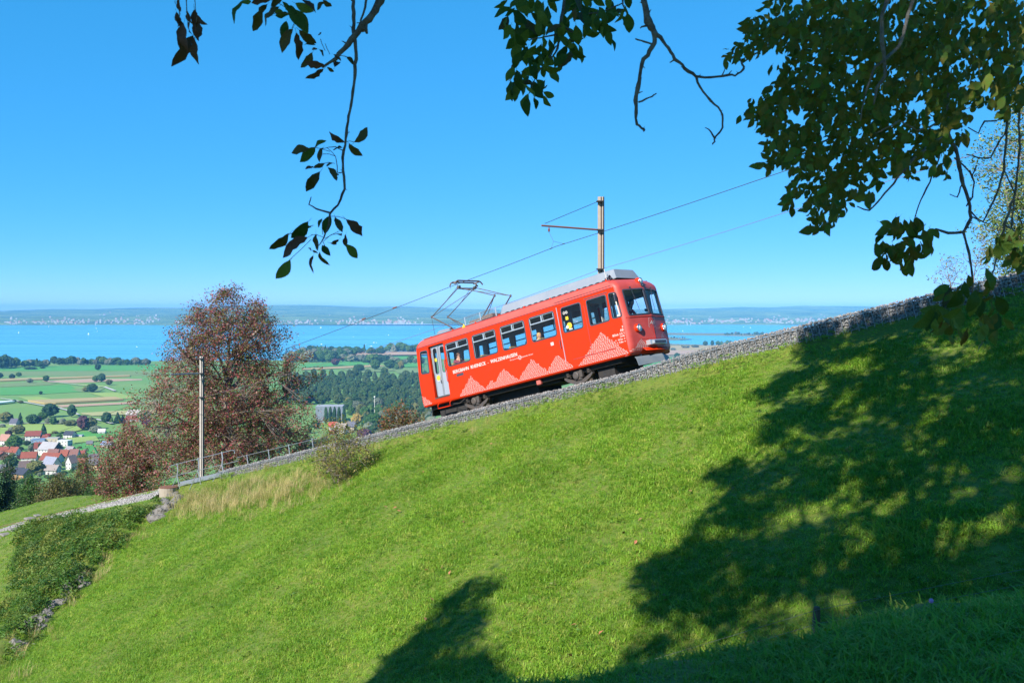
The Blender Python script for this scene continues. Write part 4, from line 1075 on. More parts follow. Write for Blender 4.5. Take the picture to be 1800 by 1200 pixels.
def plough(xc, dr, m):
    mb = MB(); pts = [(xc - dr * .12, .25), (xc + dr * .30, 1.2), (xc - dr * .12, 2.15)]
    vs_ = []
    for th in (0, .02):
        for (x, y), zl in zip(pts, (-.50, -.46, -.50)):
            vs_ += [(x + dr * th, y, -.14), (x + dr * (th + .05), y, -.22), (x + dr * (th + .10), y, zl + .05)]
    mb.add(vs_, [(0, 3, 4, 1), (1, 4, 5, 2), (3, 6, 7, 4), (4, 7, 8, 5), (9, 10, 13, 12), (10, 11, 14, 13), (12, 13, 16, 15), (13, 14, 17, 16), (0, 9, 12, 3), (3, 12, 15, 6), (2, 5, 14, 11), (5, 8, 17, 14), (0, 1, 10, 9), (1, 2, 11, 10), (6, 15, 16, 7), (7, 16, 17, 8)])
    for y in (.55, 1.85): mb.box((xc - dr * .08, y, -.12), (.06, .06, .22))
    tp(mb, 'snow_plough', m)
plough(10.22, 1, M_plow); plough(.12, -1, M_black)

# the print on the sides: triangles of small white dashes
def dashes(polys, mp, u0, u1, v0, v1, off, rowh=.042):
    mb = MB(); q = random.Random(3); v_ = v0; row = 0
    while v_ < v1:
        u_ = u0 + (row % 2) * .045
        while u_ < u1:
            l_ = q.uniform(.05, .075)
            if any(inpoly((u_ + l_ / 2, v_ + .01), p) for p in polys):
                sh = q.uniform(-.004, .004)
                mb.add([mp(u_, v_ + sh) + off, mp(u_ + l_, v_ + sh) + off, mp(u_ + l_, v_ + sh + .0145) + off, mp(u_, v_ + sh + .0145) + off], [(0, 1, 2, 3)])
            u_ += l_ + q.uniform(.020, .034)
        v_ += rowh; row += 1
    return mb
tri = [[(2.0, -.02), (2.80, .65), (3.44, .06), (3.82, .30), (3.95, .17), (4.49, .60), (5.13, .05), (5.90, .66), (6.55, .12), (7.10, .58), (7.76, -.02)], [(7.94, -.02), (9.10, .93), (10.07, .05), (10.07, -.02)], [(.02, -.02), (.03, .40), (.56, -.02)]]
tri[0] = [(2.0, -.02), (2.80, .65), (3.44, .06), (3.82, .30), (3.95, .17), (4.49, .60), (5.13, .05), (5.90, .66), (6.55, .12), (7.10, .58), (7.76, -.02)]
tp(dashes(tri, lambda a, b: Vector((a, 0, b)), 0, 10.1, .0, .95, Vector((0, -.0045, 0))), 'triangle_print', M_white)
tp(dashes(tri, lambda a, b: Vector((a, 2.4, b)), 0, 10.1, .0, .95, Vector((0, .0045, 0))), 'triangle_print', M_white)
ftri = [[(.02, .05), (.25, .22), (.50, .46), (.78, .2), (1.02, .05)], [(1.62, .36), (1.78, .62), (1.95, .36), (2.36, .36), (2.36, .05), (1.8, .05), (1.8, .36)]]
tp(dashes(ftri, fmap, .02, 2.38, .05, .7, Vector((.006, 0, 0))), 'triangle_print', M_white)
FONT_CACHE = {}
def text_mesh(body, size, squeeze=1., shear=0.):
    cu = bpy.data.curves.new('lettering', 'FONT'); cu.body = body; cu.size = size; cu.shear = shear; cu.resolution_u = 2
    cu.align_x = 'LEFT'; cu.extrude = 0
    ob = bpy.data.objects.new('lettering', cu)
    me = bpy.data.meshes.new_from_object(ob)
    bpy.data.objects.remove(ob); bpy.data.curves.remove(cu)
    for v_ in me.vertices: v_.co.x *= squeeze
    return me
def side_text(body, x, z, size, width=None, squeeze=1., bold=0., right=False):
    me = text_mesh(body, size, squeeze)
    xs_ = [v_.co.x for v_ in me.vertices]
    if width: k = width / (max(xs_) - min(xs_))
    else: k = 1
    if right: x -= max(xs_) * k
    for v_ in me.vertices: v_.co = Vector((x + v_.co.x * k, -.0055, z + v_.co.y))
    me.materials.clear(); me.materials.append(M_white)
    o = link('lettering', me, railcar, OFF)
    if bold:
        me2 = me.copy()
        for v_ in me2.vertices: v_.co.x += bold; v_.co.y -= .0004
        link('lettering', me2, railcar, OFF)
    return o
side_text('BERGBAHN  RHEINECK  -  WALZENHAUSEN', 1.90, .905, .185, 3.36, bold=.010)
side_text('Eine Linie der', 4.89, .80, .07, .42); side_text('Appenzeller Bahnen', 5.46, .80, .07, .56)
mb = MB(); k = 16; mb.add([(5.385 + r_ * math.cos(2 * math.pi * i / k), -.0055, .825 + r_ * math.sin(2 * math.pi * i / k)) for r_ in (.075, .058) for i in range(k)], [(i, (i + 1) % k, k + (i + 1) % k, k + i) for i in range(k)]); tp(mb, 'round_emblem', M_white)
side_text('AB', 5.335, .80, .07, .10)
mb = MB(); mb.box((2.26, -.003, .81), (.38, .006, .10)); np_ = tp(mb, 'name_plate', M_rub)
side_text('Walzenhausen', 2.10, .825, .05, .26); side_text('Rheineck', 2.10, .775, .05, .16)
mb = MB(); mb.box((6.97, -.003, .98), (.13, .006, .11)); tp(mb, 'white_label', M_white)
for tx, z, sz in (('II', .86, .10), ('AB', .755, .12), ('BDeh 1/2 1', .645, .11), ('15 Mt', .565, .085), ('\u2190 10.7m \u2192', .475, .085), ('\u2190 5.0m \u2192', .385, .085)):
    side_text(tx, 10.05, z, sz, right=True, bold=.005)
# emblem on the front
def fline(a, b, w=.012):
    a, b = Vector(a), Vector(b); d = (b - a).normalized(); n_ = Vector((-d.y, d.x)) * w / 2
    return [fmap(*(a - n_)) + Vector((.007, 0, 0)), fmap(*(b - n_)) + Vector((.007, 0, 0)), fmap(*(b + n_)) + Vector((.007, 0, 0)), fmap(*(a + n_)) + Vector((.007, 0, 0))]
mb = MB(); cq = [(.99, .80), (1.06, 1.10), (1.41, 1.10), (1.36, .80)]
for i in range(4): mb.add(fline(cq[i], cq[(i + 1) % 4]), [(0, 1, 2, 3)])
em = tp(mb, 'front_emblem', M_white)
me = text_mesh('AB', .17, 1.35, .35)
for v_ in me.vertices: v_.co = fmap(1.04 + v_.co.x, .885 + v_.co.y) + Vector((.008, 0, 0))
me.materials.clear(); me.materials.append(M_white); link('lettering', me, em)
me = text_mesh('1', .085, 1.2)
for v_ in me.vertices: v_.co = fmap(1.17 + v_.co.x, 2.24 + v_.co.y) + Vector((.026, 0, 0))
me.materials.clear(); me.materials.append(M_white); link('lettering', me, railcar, OFF)
# ------------------------------------------------------------------ masts and wires
M_mast = mat('mast_steel', (.30, .25, .20), .7, var=(.25, .20, .16), vscale=3)
M_mast2 = mat('mast_steel_light', (.36, .33, .29), .7, var=(.30, .27, .24), vscale=3)
M_armrust = mat('arm_rust', (.16, .07, .04), .8)
M_wire = mat('copper_wire', (.03, .03, .035), .6)
M_wire2 = mat('feeder_wire', (.14, .10, .11), .6)
M_pipe = mat('galvanised_pipe', (.26, .28, .30), .45, metal=.45)
M_ins = mat('insulator_brown', (.20, .07, .03), .4)
def mast(label, top, base_z, m, stay=True):
    x, y = top.x, top.y; hh = top.z - base_z
    root = empty('catenary_mast', Matrix.Translation((x, y, base_z)), label, 'mast', 'masts of the overhead line')
    rz = R(-22)                                        # the built up post faces left of the viewer
    for nm, x0, wd, dy, m_ in (('flange', -.045, .12, -.07, m), ('flange', .078, .05, -.05, m), ('web', .03, .16, .02, M_resist)):  # dark web colour paints in the shade between the flanges
        mb = MB(); mb.bbox((0, 0, 0), (wd, .03 if nm == 'flange' else .10, hh), .003)
        o = mb.build(nm, m_, root, Matrix.Rotation(rz, 3, 'Z') @ Vector((x0, dy, hh / 2))); o.rotation_euler = (0, 0, rz)
    return root
def rel(p, root): return Vector(p) - root.matrix_world.translation
t1 = at(1056.5, 346, 37.4)
m1 = mast('tall steel catenary mast with rusty bracket arm rising behind the red railcar', t1, t1.z - 7.7, M_mast)
a0 = at(1052, 404, 37.3); a1 = at(952, 396.5, 36.4)
mb = MB(); mb.bar(rel(a0, m1), rel(a1, m1), .035, 8); mb.build('bracket_arm', M_armrust, m1)
mb = MB(); mb.bar(rel(at(1052, 354, 37.3), m1), rel(at(958, 393, 36.4), m1), .011, 5); mb.build('stay_wire', M_wire, m1)
mb = MB(); pI = rel(at(965, 400, 36.5), m1)
mb.lathe(pI + Vector((0, 0, -.16)), (0, 0, 1), [(.01, 0), (.05, .03), (.02, .06), (.05, .09), (.02, .12), (.03, .16)], 8); mb.build('insulator', M_ins, m1)
j = rel(at(973, 424, 36.4), m1); w0 = tr(6.75, 1.2, 4.55); w1 = tr(7.35, 1.2, 4.55)
mb = MB(); mb.bar(pI + Vector((0, 0, -.16)), j, .007, 4); mb.bar(j, rel(w0, m1), .007, 4); mb.bar(j, rel(w1, m1), .007, 4)
for w_ in (w0, w1): mb.bar(rel(w_, m1) - U * .06, rel(w_, m1) + U * .06, .018, 5)
mb.build('wire_bridle', M_wire, m1)
mb = MB()
for py in (354, 404, 473): mb.bbox(rel(at(1054, py, 37.25), m1), (.24, .24, .05), .01)
mb.build('clamp', M_wire, m1)
t2 = at(355, 626, 56.2)
gz2 = float(ground(t2.x, t2.y))
m2 = mast('pale steel catenary mast standing in front of the red autumn tree', t2, min(at(355, 845, 56.2).z, gz2), M_mast2)
mb = MB(); mb.bar(rel(at(352, 656, 56.1), m2), rel(at(300, 658, 54.2), m2), .035, 6); mb.build('bracket_arm', M_pipe, m2)
mb = MB(); mb.bar(rel(at(353, 629, 56.1), m2), rel(at(303, 655, 54.2), m2), .010, 4); mb.build('stay_wire', M_wire, m2)
mb = MB()
for py in (630, 656, 698): mb.bbox(rel(at(353, py, 56.05), m2), (.24, .24, .05), .01)
mb.build('clamp', M_wire, m2)
def wire(name, pts, y, r, m, label):
    mb = MB(); ps = []
    for (x0, z0), (x1, z1) in zip(pts[:-1], pts[1:]):
        for k in range(8):
            t = k / 8; ps.append(tr(x0 + (x1 - x0) * t, y, z0 + (z1 - z0) * t - .10 * (4 * t * (1 - t)) * min(1, abs(x1 - x0) / 28)))
    ps.append(tr(pts[-1][0], y, pts[-1][1]))
    mb.tube(ps, r, 5); return tag(mb.build(name, m), label, 'wire')
wire('contact_wire', [(-70, 4.3), (-45, 4.45), (-21, 4.44), (2.3, 4.51), (7.0, 4.56), (15.2, 4.33), (34, 4.2)], 1.2, .011, M_wire, 'thin dark overhead contact wire running above the red railcar')
wire('feeder_wire', [(-70, 3.5), (-45, 3.6), (-21.3, 3.95), (-4.5, 3.5), (7.2, 3.7), (14.7, 3.55), (36, 3.35)], 3.3, .008, M_wire2, 'thin reddish feeder wire below the contact wire, clamped to the mast sides')
mb = MB()
for x in (-4.2, -2.1): mb.bar(tr(x - .12, 1.2, 4.475), tr(x + .12, 1.2, 4.475), .025, 6)
tag(mb.build('wire_clamp', M_ins), 'small brown splice clamps on the contact wire left of the pantograph', 'clamp')

# ------------------------------------------------------------------ little bridge: girder, handrails, concrete ring
ML = MT
gr = empty('bridge_girder', ML @ Matrix.Translation((-15.8, -.6, -.83)), 'pale grey steel channel girder carrying the track edge above dry grass', 'girder')
mb = MB(); mb.bbox((0, .0, 0), (4.5, .02, .20), .004); mb.build('web', M_pipe, gr)
for z in (-.10, .10):
    mb = MB(); mb.bbox((0, .06, z), (4.5, .12, .02), .004); mb.build('flange', M_pipe, gr)
h1 = empty('handrail', ML @ Matrix.Translation((-16, -.64, -.9)), 'galvanised handrail with three bent posts standing on the pale girder', 'handrail', 'handrails along the track')
for x, z0 in ((-18.1, -.95), (-16.05, -.98), (-13.85, -.85)):
    mb = MB(); q = lambda a, b, c: (a + 16, b + .64, c + .9)
    mb.tube([q(x, -.62, z0 - .1), q(x - .02, -.66, -.42), q(x + .04, -.62, -.1), q(x + .04, -.62, .22)], .026 if x < -14 else .034, 6); mb.build('post', M_pipe, h1)
    mb = MB(); mb.bar(q(x - .03, -.66, -.42), q(x - .45, -1.0, z0 - .25), .018, 5); mb.build('strut', M_pipe, h1)
mb = MB(); mb.tube([q(-18.95, -.62, .02), q(-18.9, -.62, .14), q(-18.75, -.62, .19), q(-13.0, -.62, .16), q(-12.75, -.62, .13), q(-12.72, -.62, -.03)], .016, 6); mb.build('rail', M_pipe, h1)
mb = MB(); mb.bar(q(-18.8, -.62, -.36), q(-12.5, -.62, -.40), .014, 6); mb.build('rail', M_pipe, h1)
h2 = empty('handrail', ML @ Matrix.Translation((-14, 2.9, -.7)), 'galvanised handrail on the far side of the track in front of red foliage', 'handrail', 'handrails along the track')
q2 = lambda a, b, c: (a + 14, b - 2.9, c + .7)
for x in (-17.2, -15.2, -13.4, -11.4):
    mb = MB(); mb.bar(q2(x, 2.9, -1.1), q2(x, 2.9, .16), .024, 6); mb.build('post', M_pipe, h2)
for z in (.14, -.42):
    mb = MB(); mb.bar(q2(-18.2, 2.9, z), q2(-10.6, 2.9, z - .06), .013, 6); mb.build('rail', M_pipe, h2)
M_conc = mat('pale_concrete', (.33, .28, .22), .9, var=(.28, .24, .19), vscale=5)
pc = tr(-18.6, -1.0, -1.35)
mb = MB(); mb.lathe(pc + Vector((0, 0, -.2)), (0, 0, 1), [(.44, 0), (.46, .68), (.38, .69), (.36, .3)], 20)
tag(mb.build('concrete_ring', M_conc, smooth=False), 'round beige concrete shaft ring beside the gravel at the end of the girder', 'shaft')
mb = MB(); mb.lathe(pc + Vector((0, 0, .46)), (0, 0, 1), [(0, .02), (.46, .02), (.47, .05), (.2, .08), (0, .085)], 20)
tag(mb.build('shaft_lid', M_armrust), 'flat brown lid lying on the beige concrete shaft ring', 'lid')

# ------------------------------------------------------------------ old stones, garden steps, pasture fence
M_rock = mat('weathered_rock', (.11, .10, .088), .9, var=(.19, .175, .16), vscale=3, bump=.8, bscale=6)
def rock_mesh(seed, lumps=.3):
    v = [Vector(p) for p in ICO_V]; f = [tuple(t) for t in ICO_F]
    for _ in range(2):
        mid = {}; nf = []
        def m_(a, b):
            k = (min(a, b), max(a, b))
            if k not in mid: mid[k] = len(v); v.append((v[a] + v[b]).normalized())
            return mid[k]
        for a, b, c in f:
            ab, bc, ca = m_(a, b), m_(b, c), m_(c, a); nf += [(a, ab, ca), (ab, b, bc), (ca, bc, c), (ab, bc, ca)]
        f = nf
    out = []
    for p in v:
        n1 = noise.noise(p * 1.3 + Vector((seed * 7.1, 0, 0))); n2 = noise.cell(p * 1.7 + Vector((seed * 3.3, 1, 0)))
        out.append(p * (1 + lumps * n1 + .12 * n2))
    me = bpy.data.meshes.new('stone'); me.from_pydata([tuple(p) for p in out], [], f); me.materials.append(M_rock); return me
rocks = [rock_mesh(i) for i in range(5)]
sw = empty('stone_wall', Matrix.Translation(Vector(hit(150, 1022, 20))), 'crumbling dry stone wall half buried between brambles and meadow', 'stone wall')
o0 = sw.matrix_world.translation
q_ = random.Random(5)
def put_rock(px, py, sz, flat=.7):
    p = hit(px, py, 18)
    if p is None: return
    o = link('stone', rocks[q_.randrange(5)], sw, p - o0 + Vector((0, 0, sz * .1)))
    o.scale = (sz * q_.uniform(.8, 1.3), sz * q_.uniform(.7, 1.1), sz * flat * q_.uniform(.8, 1.2)); o.rotation_euler = (q_.uniform(-.4, .4), q_.uniform(-.4, .4), q_.uniform(0, 6))
for px, py, sz in ((306, 874, .36), (292, 886, .4), (280, 895, .36), (302, 890, .36), (286, 904, .36), (272, 903, .4), (266, 911, .4), (312, 880, .35), (258, 914, .25), (276, 914, .35), (295, 898, .4),
                   (196, 972, .18), (150, 1018, .33), (140, 1030, .42), (128, 1040, .45), (146, 1032, .3), (118, 1052, .3), (100, 1066, .35), (90, 1075, .3), (108, 1062, .25), (75, 1090, .38), (68, 1100, .42), (55, 1100, .35), (48, 1105, .35), (74, 1106, .25), (62, 1090, .3), (35, 1140, .38), (28, 1128, .15), (220, 948, .15), (230, 940, .18)):
    put_rock(px, py, sz)
M_step = mat('step_stone', (.21, .19, .165), .9, var=(.16, .145, .125), vscale=4, bump=.4)
for i, (px, py, w_) in enumerate(((-6, 949, .9), (10, 942, .9), (25, 933, .95), (40, 923, .9), (53, 914, .9), (66, 908, .8))):
    p = hit(px, py, 20); mb = MB(); mb.bbox((0, 0, 0), (w_ * .8, w_ * .55, .12), .03)
    o = tag(mb.build('stone_step', M_step), 'flat grey stone step of the garden path at the far left' if i else 'lowest flat grey stone step at the left edge', 'step', 'stone steps of the garden path')
    o.location = p + Vector((0, 0, .10)); o.rotation_euler = (0, 0, R(-42 + rng.uniform(-8, 8)))
M_post = mat('dark_fence_wood', (.07, .052, .04), .9, var=(.11, .09, .07), vscale=7)
fp = hit(1434, 1118, 7)
fL, fR = hit(1030, 1250, 9), hit(1880, 1036, 7)
fence = empty('pasture_fence', Matrix.Translation(fp), 'pasture fence of one dark round post and two thin wires in the shade', 'fence')
def fence_xy(t):
    if t < 0: q = fp.lerp(fL, -t)
    else: q = fp.lerp(fR, t)
    return Vector((q.x, q.y, float(ground(q.x, q.y))))
for t in (-1.6, 0, 1.5):
    b = fence_xy(t) - fp; mb = MB()
    mb.lathe(b + Vector((0, 0, -.1)), (.03, 0, 1), [(.055, 0), (.058, .3), (.05, .50), (.04, .53), (0, .54)], 10); mb.build('post', M_post, fence, smooth=False)
M_fw = mat('fence_wire', (.15, .16, .165), .5, metal=.5)
for h_ in (.20, .40):
    mb = MB(); mb.tube([fence_xy(t) - fp + Vector((0, -.06, h_)) for t in (-1.6, 0, 1.5)], .003, 4); mb.build('wire', M_fw, fence)
M_fallen = mat('fallen_leaf', (.24, .12, .045), .7, objvar=.4)
fl = MB(); fl.add([(-.05, 0, 0), (-.01, -.03, .015), (.06, 0, .01), (0, .03, .02)], [(0, 1, 2, 3)]); flm = fl.mesh('fallen_leaf', M_fallen)
for i in range(34):
    px, py = rng.uniform(560, 1330), rng.uniform(770, 1190); p = hit(px, py, 12)
    if p is None: continue
    o = tag(link('fallen_leaf', flm), 'small brown fallen leaf lying on the sunlit meadow grass', 'leaf', 'fallen leaves on the meadow')
    o.location = p + Vector((0, 0, .10)); o.rotation_euler = (rng.uniform(-.6, .6), rng.uniform(-.6, .6), rng.uniform(0, 6)); o.scale = (1.2,) * 3
p = hit(1637, 1086, 3.6)
if p is not None:
    mb = MB(); mb.cur = 0; mb.bar((0, 0, -.08), (0, 0, .03), .002, 4)
    mb.cur = 1; mb.lathe((0, 0, .03), (0, 0, 1), [(0, -.006), (.012, 0), (.014, .01), (.008, .02), (0, .022)], 8)
    o = mb.build('clover_flower', [mat('stem_green', (.06, .16, .03)), mat('clover_pink', (.62, .22, .45))]); o.location = p + Vector((0, 0, .06)); tag(o, 'single pink clover flower in the shaded grass above the bank', 'flower')

# ------------------------------------------------------------------ people in the car
M_skin = mat('skin', (.52, .27, .18), .55)
def skin_person(name, J, E, rad, regions, mats_, root, label, hair=None, head=None, look=(1, 0, -.1), hair_m=None, long_hair=False, hair_r=1.0, root_joint='pelvis'):
    """one continuous body grown over a skeleton; regions: material index by joint"""
    names = list(J); me = bpy.data.meshes.new(name)
    me.from_pydata([J[k] for k in names], [(names.index(a), names.index(b)) for a, b in E], [])
    ob = bpy.data.objects.new(name, me); COL.objects.link(ob)
    md = ob.modifiers.new('skin', 'SKIN'); md.use_smooth_shade = True
    for i, k in enumerate(names):
        sv = me.skin_vertices[0].data[i]; r_ = rad[k]; sv.radius = r_ if hasattr(r_, '__len__') else (r_, r_); sv.use_root = (k == root_joint)
    sb = ob.modifiers.new('smooth', 'SUBSURF'); sb.levels = 1; sb.render_levels = 1
    dg = bpy.context.evaluated_depsgraph_get(); body = bpy.data.meshes.new_from_object(ob.evaluated_get(dg))
    bpy.data.objects.remove(ob)
    # the head: a shaped skull with nose, chin and ears, joined into the same mesh
    look = Vector(look).normalized(); side_ = Vector((0, 0, 1)).cross(look).normalized(); upv = look.cross(side_)
    hc = Vector(J[head]); hv = []; hf = []; nu, nv = 14, 10
    for j_ in range(nv + 1):
        ph = math.pi * j_ / nv
        for i in range(nu):
            th = 2 * math.pi * i / nu; d = Vector((math.sin(ph) * math.cos(th), math.sin(ph) * math.sin(th), math.cos(ph)))
            rx = .098 if d.x < 0 else .088; x_, y_, z_ = d.x * rx, d.y * .074, d.z * .118
            if d.z < 0: y_ *= 1 + .25 * d.z; x_ += .012 * -d.z
            if d.x > .85 and -.45 < d.z < .25: x_ += .020 * (1 - abs(d.y) * 3) * (1 if d.z < 0 else .4)       # nose
            if d.x > .55 and -.85 < d.z < -.6: x_ += .008                                                   # chin
            if .05 < d.z < .3 and d.x > .6 and .2 < abs(d.y) < .6: x_ -= .008                               # eye sockets
            if abs(d.y) > .93: y_ *= 1.14                                                                    # ears
            hv.append(hc + look * x_ + side_ * y_ + upv * z_)
    for j_ in range(nv):
        for i in range(nu): hf.append((j_ * nu + i, (j_ + 1) * nu + i, (j_ + 1) * nu + (i + 1) % nu, j_ * nu + (i + 1) % nu))
    bv = [v_.co.copy() for v_ in body.vertices]; bf = [tuple(p_.vertices) for p_ in body.polygons]; nb = len(bv)
    full = bpy.data.meshes.new(name); full.from_pydata([tuple(v_) for v_ in bv + hv], [], bf + [tuple(nb + i for i in f_) for f_ in hf])
    for m in mats_: full.materials.append(m)
    pts_ = []
    for a, b in E:
        for t in (0, .25, .5, .75, 1): pts_.append((Vector(J[a]).lerp(Vector(J[b]), t), regions.get(a if t < .5 else b, 0)))
    for p_ in full.polygons:
        if p_.index >= len(bf): p_.material_index = 0
        else: p_.material_index = min(pts_, key=lambda q: (q[0] - p_.center).length_squared)[1]
        p_.use_smooth = True
    bpy.data.meshes.remove(body)
    o = link(name, full, matrix=MT); tag(o, label, 'person')
    # hair as a cap over the skull
    mb = MB(); vs_ = []
    for j_ in range(7):
        ph = math.pi * .60 * j_ / 6
        for i in range(nu):
            th = 2 * math.pi * i / nu; d = Vector((math.sin(ph) * math.cos(th), math.sin(ph) * math.sin(th), math.cos(ph)))
            k = 1.0; zz_ = d.z * .132
            if j_ >= 4 and d.x > .3: d = Vector((d.x * .72, d.y, d.z)); zz_ = .035 + .01 * (6 - j_)
            if j_ == 6 and d.x < .2: zz_ = -.05 if not long_hair else -.24
            vs_.append(hc + look * (d.x * .106 * hair_r - .008) + side_ * d.y * .090 * hair_r + upv * zz_)
    mb.add(vs_, [(j_ * nu + i, (j_ + 1) * nu + i, (j_ + 1) * nu + (i + 1) % nu, j_ * nu + (i + 1) % nu) for j_ in range(6) for i in range(nu)])
    mb.build('hair', hair_m, o, smooth=True)
    mb = MB()
    for s_ in (-1, 1): mb.lathe(hc + look * .083 + side_ * s_ * .03 + upv * .012, look, [(.011, -.004), (.009, .003), (0, .005)], 8)
    mb.build('eyes', mat('eye_dark', (.03, .025, .02), .3) if 'eye_dark' not in bpy.data.materials else bpy.data.materials['eye_dark'], o)
    return o
def hand(J, E, rad, reg, wrist, palm_dir, up_dir, nm, mi=0):
    d = Vector(palm_dir).normalized(); u = Vector(up_dir).normalized(); s_ = d.cross(u).normalized(); w_ = Vector(J[wrist])
    J[nm + 'palm'] = tuple(w_ + d * .06); E.append((wrist, nm + 'palm')); rad[nm + 'palm'] = (.036, .018); reg[nm + 'palm'] = mi
    for i, (off, ln) in enumerate(((-.030, .070), (-.010, .082), (.010, .078), (.030, .062))):
        a = w_ + d * .095 + s_ * off; b = a + d * ln * .55 - u * .012; c = b + d * ln * .35 - u * .03
        for k_, p_, r_ in (('a', a, .0115), ('b', b, .0095), ('c', c, .008)): J[f'{nm}{i}{k_}'] = tuple(p_); rad[f'{nm}{i}{k_}'] = r_; reg[f'{nm}{i}{k_}'] = mi
        E += [(nm + 'palm', f'{nm}{i}a'), (f'{nm}{i}a', f'{nm}{i}b'), (f'{nm}{i}b', f'{nm}{i}c')]
    a = w_ + d * .045 + s_ * .045; b = a + d * .04 + s_ * .015
    J[nm + 'ta'] = tuple(a); J[nm + 'tb'] = tuple(b); rad[nm + 'ta'] = .014; rad[nm + 'tb'] = .011; reg[nm + 'ta'] = reg[nm + 'tb'] = mi
    E += [(nm + 'palm', nm + 'ta'), (nm + 'ta', nm + 'tb')]
def sitter(x, y, z, fx, arms, label, shirt, trousers, hair_m, look, long_hair=False, bare_fore=True):
    """seated person: hip at (x, y, z), facing fx along the rails; arms: (elbow, wrist, palm direction, up) for the near and the far arm"""
    J = {'pelvis': (x, y, z), 'waist': (x + .01 * fx, y, z + .18), 'chest': (x + .03 * fx, y, z + .38), 'neck': (x + .05 * fx, y, z + .55), 'skull': (x + .08 * fx, y, z + .66)}
    rad = {'pelvis': (.17, .13), 'waist': (.155, .115), 'chest': (.17, .12), 'neck': .055, 'skull': .06}
    E = [('pelvis', 'waist'), ('waist', 'chest'), ('chest', 'neck'), ('neck', 'skull')]
    reg = {'pelvis': 2, 'waist': 1, 'chest': 1, 'neck': 0, 'skull': 0}
    for s_, nm in ((-1, 'n'), (1, 'f')):
        J[nm + 'hip'] = (x + .06 * fx, y + s_ * .09, z - .01); J[nm + 'knee'] = (x + .45 * fx, y + s_ * .11, z + .03); J[nm + 'ankle'] = (x + .46 * fx, y + s_ * .11, z - .40); J[nm + 'toe'] = (x + .66 * fx, y + s_ * .12, z - .46)
        rad.update({nm + 'hip': .095, nm + 'knee': .062, nm + 'ankle': .042, nm + 'toe': .04}); reg.update({nm + 'hip': 2, nm + 'knee': 2, nm + 'ankle': 2, nm + 'toe': 2})
        E += [('pelvis', nm + 'hip'), (nm + 'hip', nm + 'knee'), (nm + 'knee', nm + 'ankle'), (nm + 'ankle', nm + 'toe')]
        el, wr, pd, ud = arms[0 if s_ < 0 else 1]
        J[nm + 'sh'] = (x + .03 * fx, y + s_ * .19, z + .46); J[nm + 'elbow'] = el; J[nm + 'wrist'] = wr
        rad.update({nm + 'sh': .068, nm + 'elbow': .046, nm + 'wrist': .030}); reg.update({nm + 'sh': 1, nm + 'elbow': 1 if bare_fore else 1, nm + 'wrist': 0})
        E += [('chest', nm + 'sh'), (nm + 'sh', nm + 'elbow'), (nm + 'elbow', nm + 'wrist')]
        hand(J, E, rad, reg, nm + 'wrist', pd, ud, nm)
    return skin_person('person', J, E, rad, reg, [M_skin, shirt, trousers], None, label, head='skull', look=look, hair_m=hair_m, long_hair=long_hair)
M_maroon = mat('maroon_cloth', (.20, .035, .06), .85); M_jeans = mat('dark_trousers', (.03, .035, .05), .85); M_greycloth = mat('grey_cloth', (.38, .40, .42), .85)
M_redcloth = mat('red_cloth', (.62, .03, .03), .8); M_hairb = mat('brown_hair', (.10, .045, .022), .6); M_hairl = mat('blond_hair', (.50, .30, .10), .6); M_haird = mat('dark_hair', (.035, .02, .014), .6); M_green = mat('dark_red_jumper', (.16, .04, .04), .85)
sitter(1.84, .42, .92, 1, (((2.16, .20, 1.27), (2.06, .30, 1.44), (-.2, .25, .8), (1, 0, 0)), ((2.20, .60, 1.24), (2.36, .42, 1.25), (.7, -.6, .1), (0, 0, 1))), 'person in a maroon shirt resting chin on hand at the first railcar window', M_maroon, M_jeans, M_hairb, (1, -.15, -.12))
sitter(6.02, .42, .80, 1, (((6.2, .2, 1.0), (6.42, .3, .98), (1, .2, -.1), (0, 0, 1)), ((6.2, .64, 1.0), (6.42, .55, .98), (1, -.2, -.1), (0, 0, 1))), 'person with blond hair and grey top seated at the fourth railcar window', M_greycloth, M_jeans, M_hairl, (.95, -.1, -.3), True)
sitter(4.45, 1.75, 1.08, 1, (((4.65, 1.5, 1.28), (4.85, 1.6, 1.2), (1, .2, -.1), (0, 0, 1)), ((4.65, 2.0, 1.28), (4.85, 1.9, 1.2), (1, -.2, -.1), (0, 0, 1))), 'person with dark hair in a dark red jumper beyond the aisle of the railcar', M_green, M_jeans, M_haird, (1, -.3, -.1))
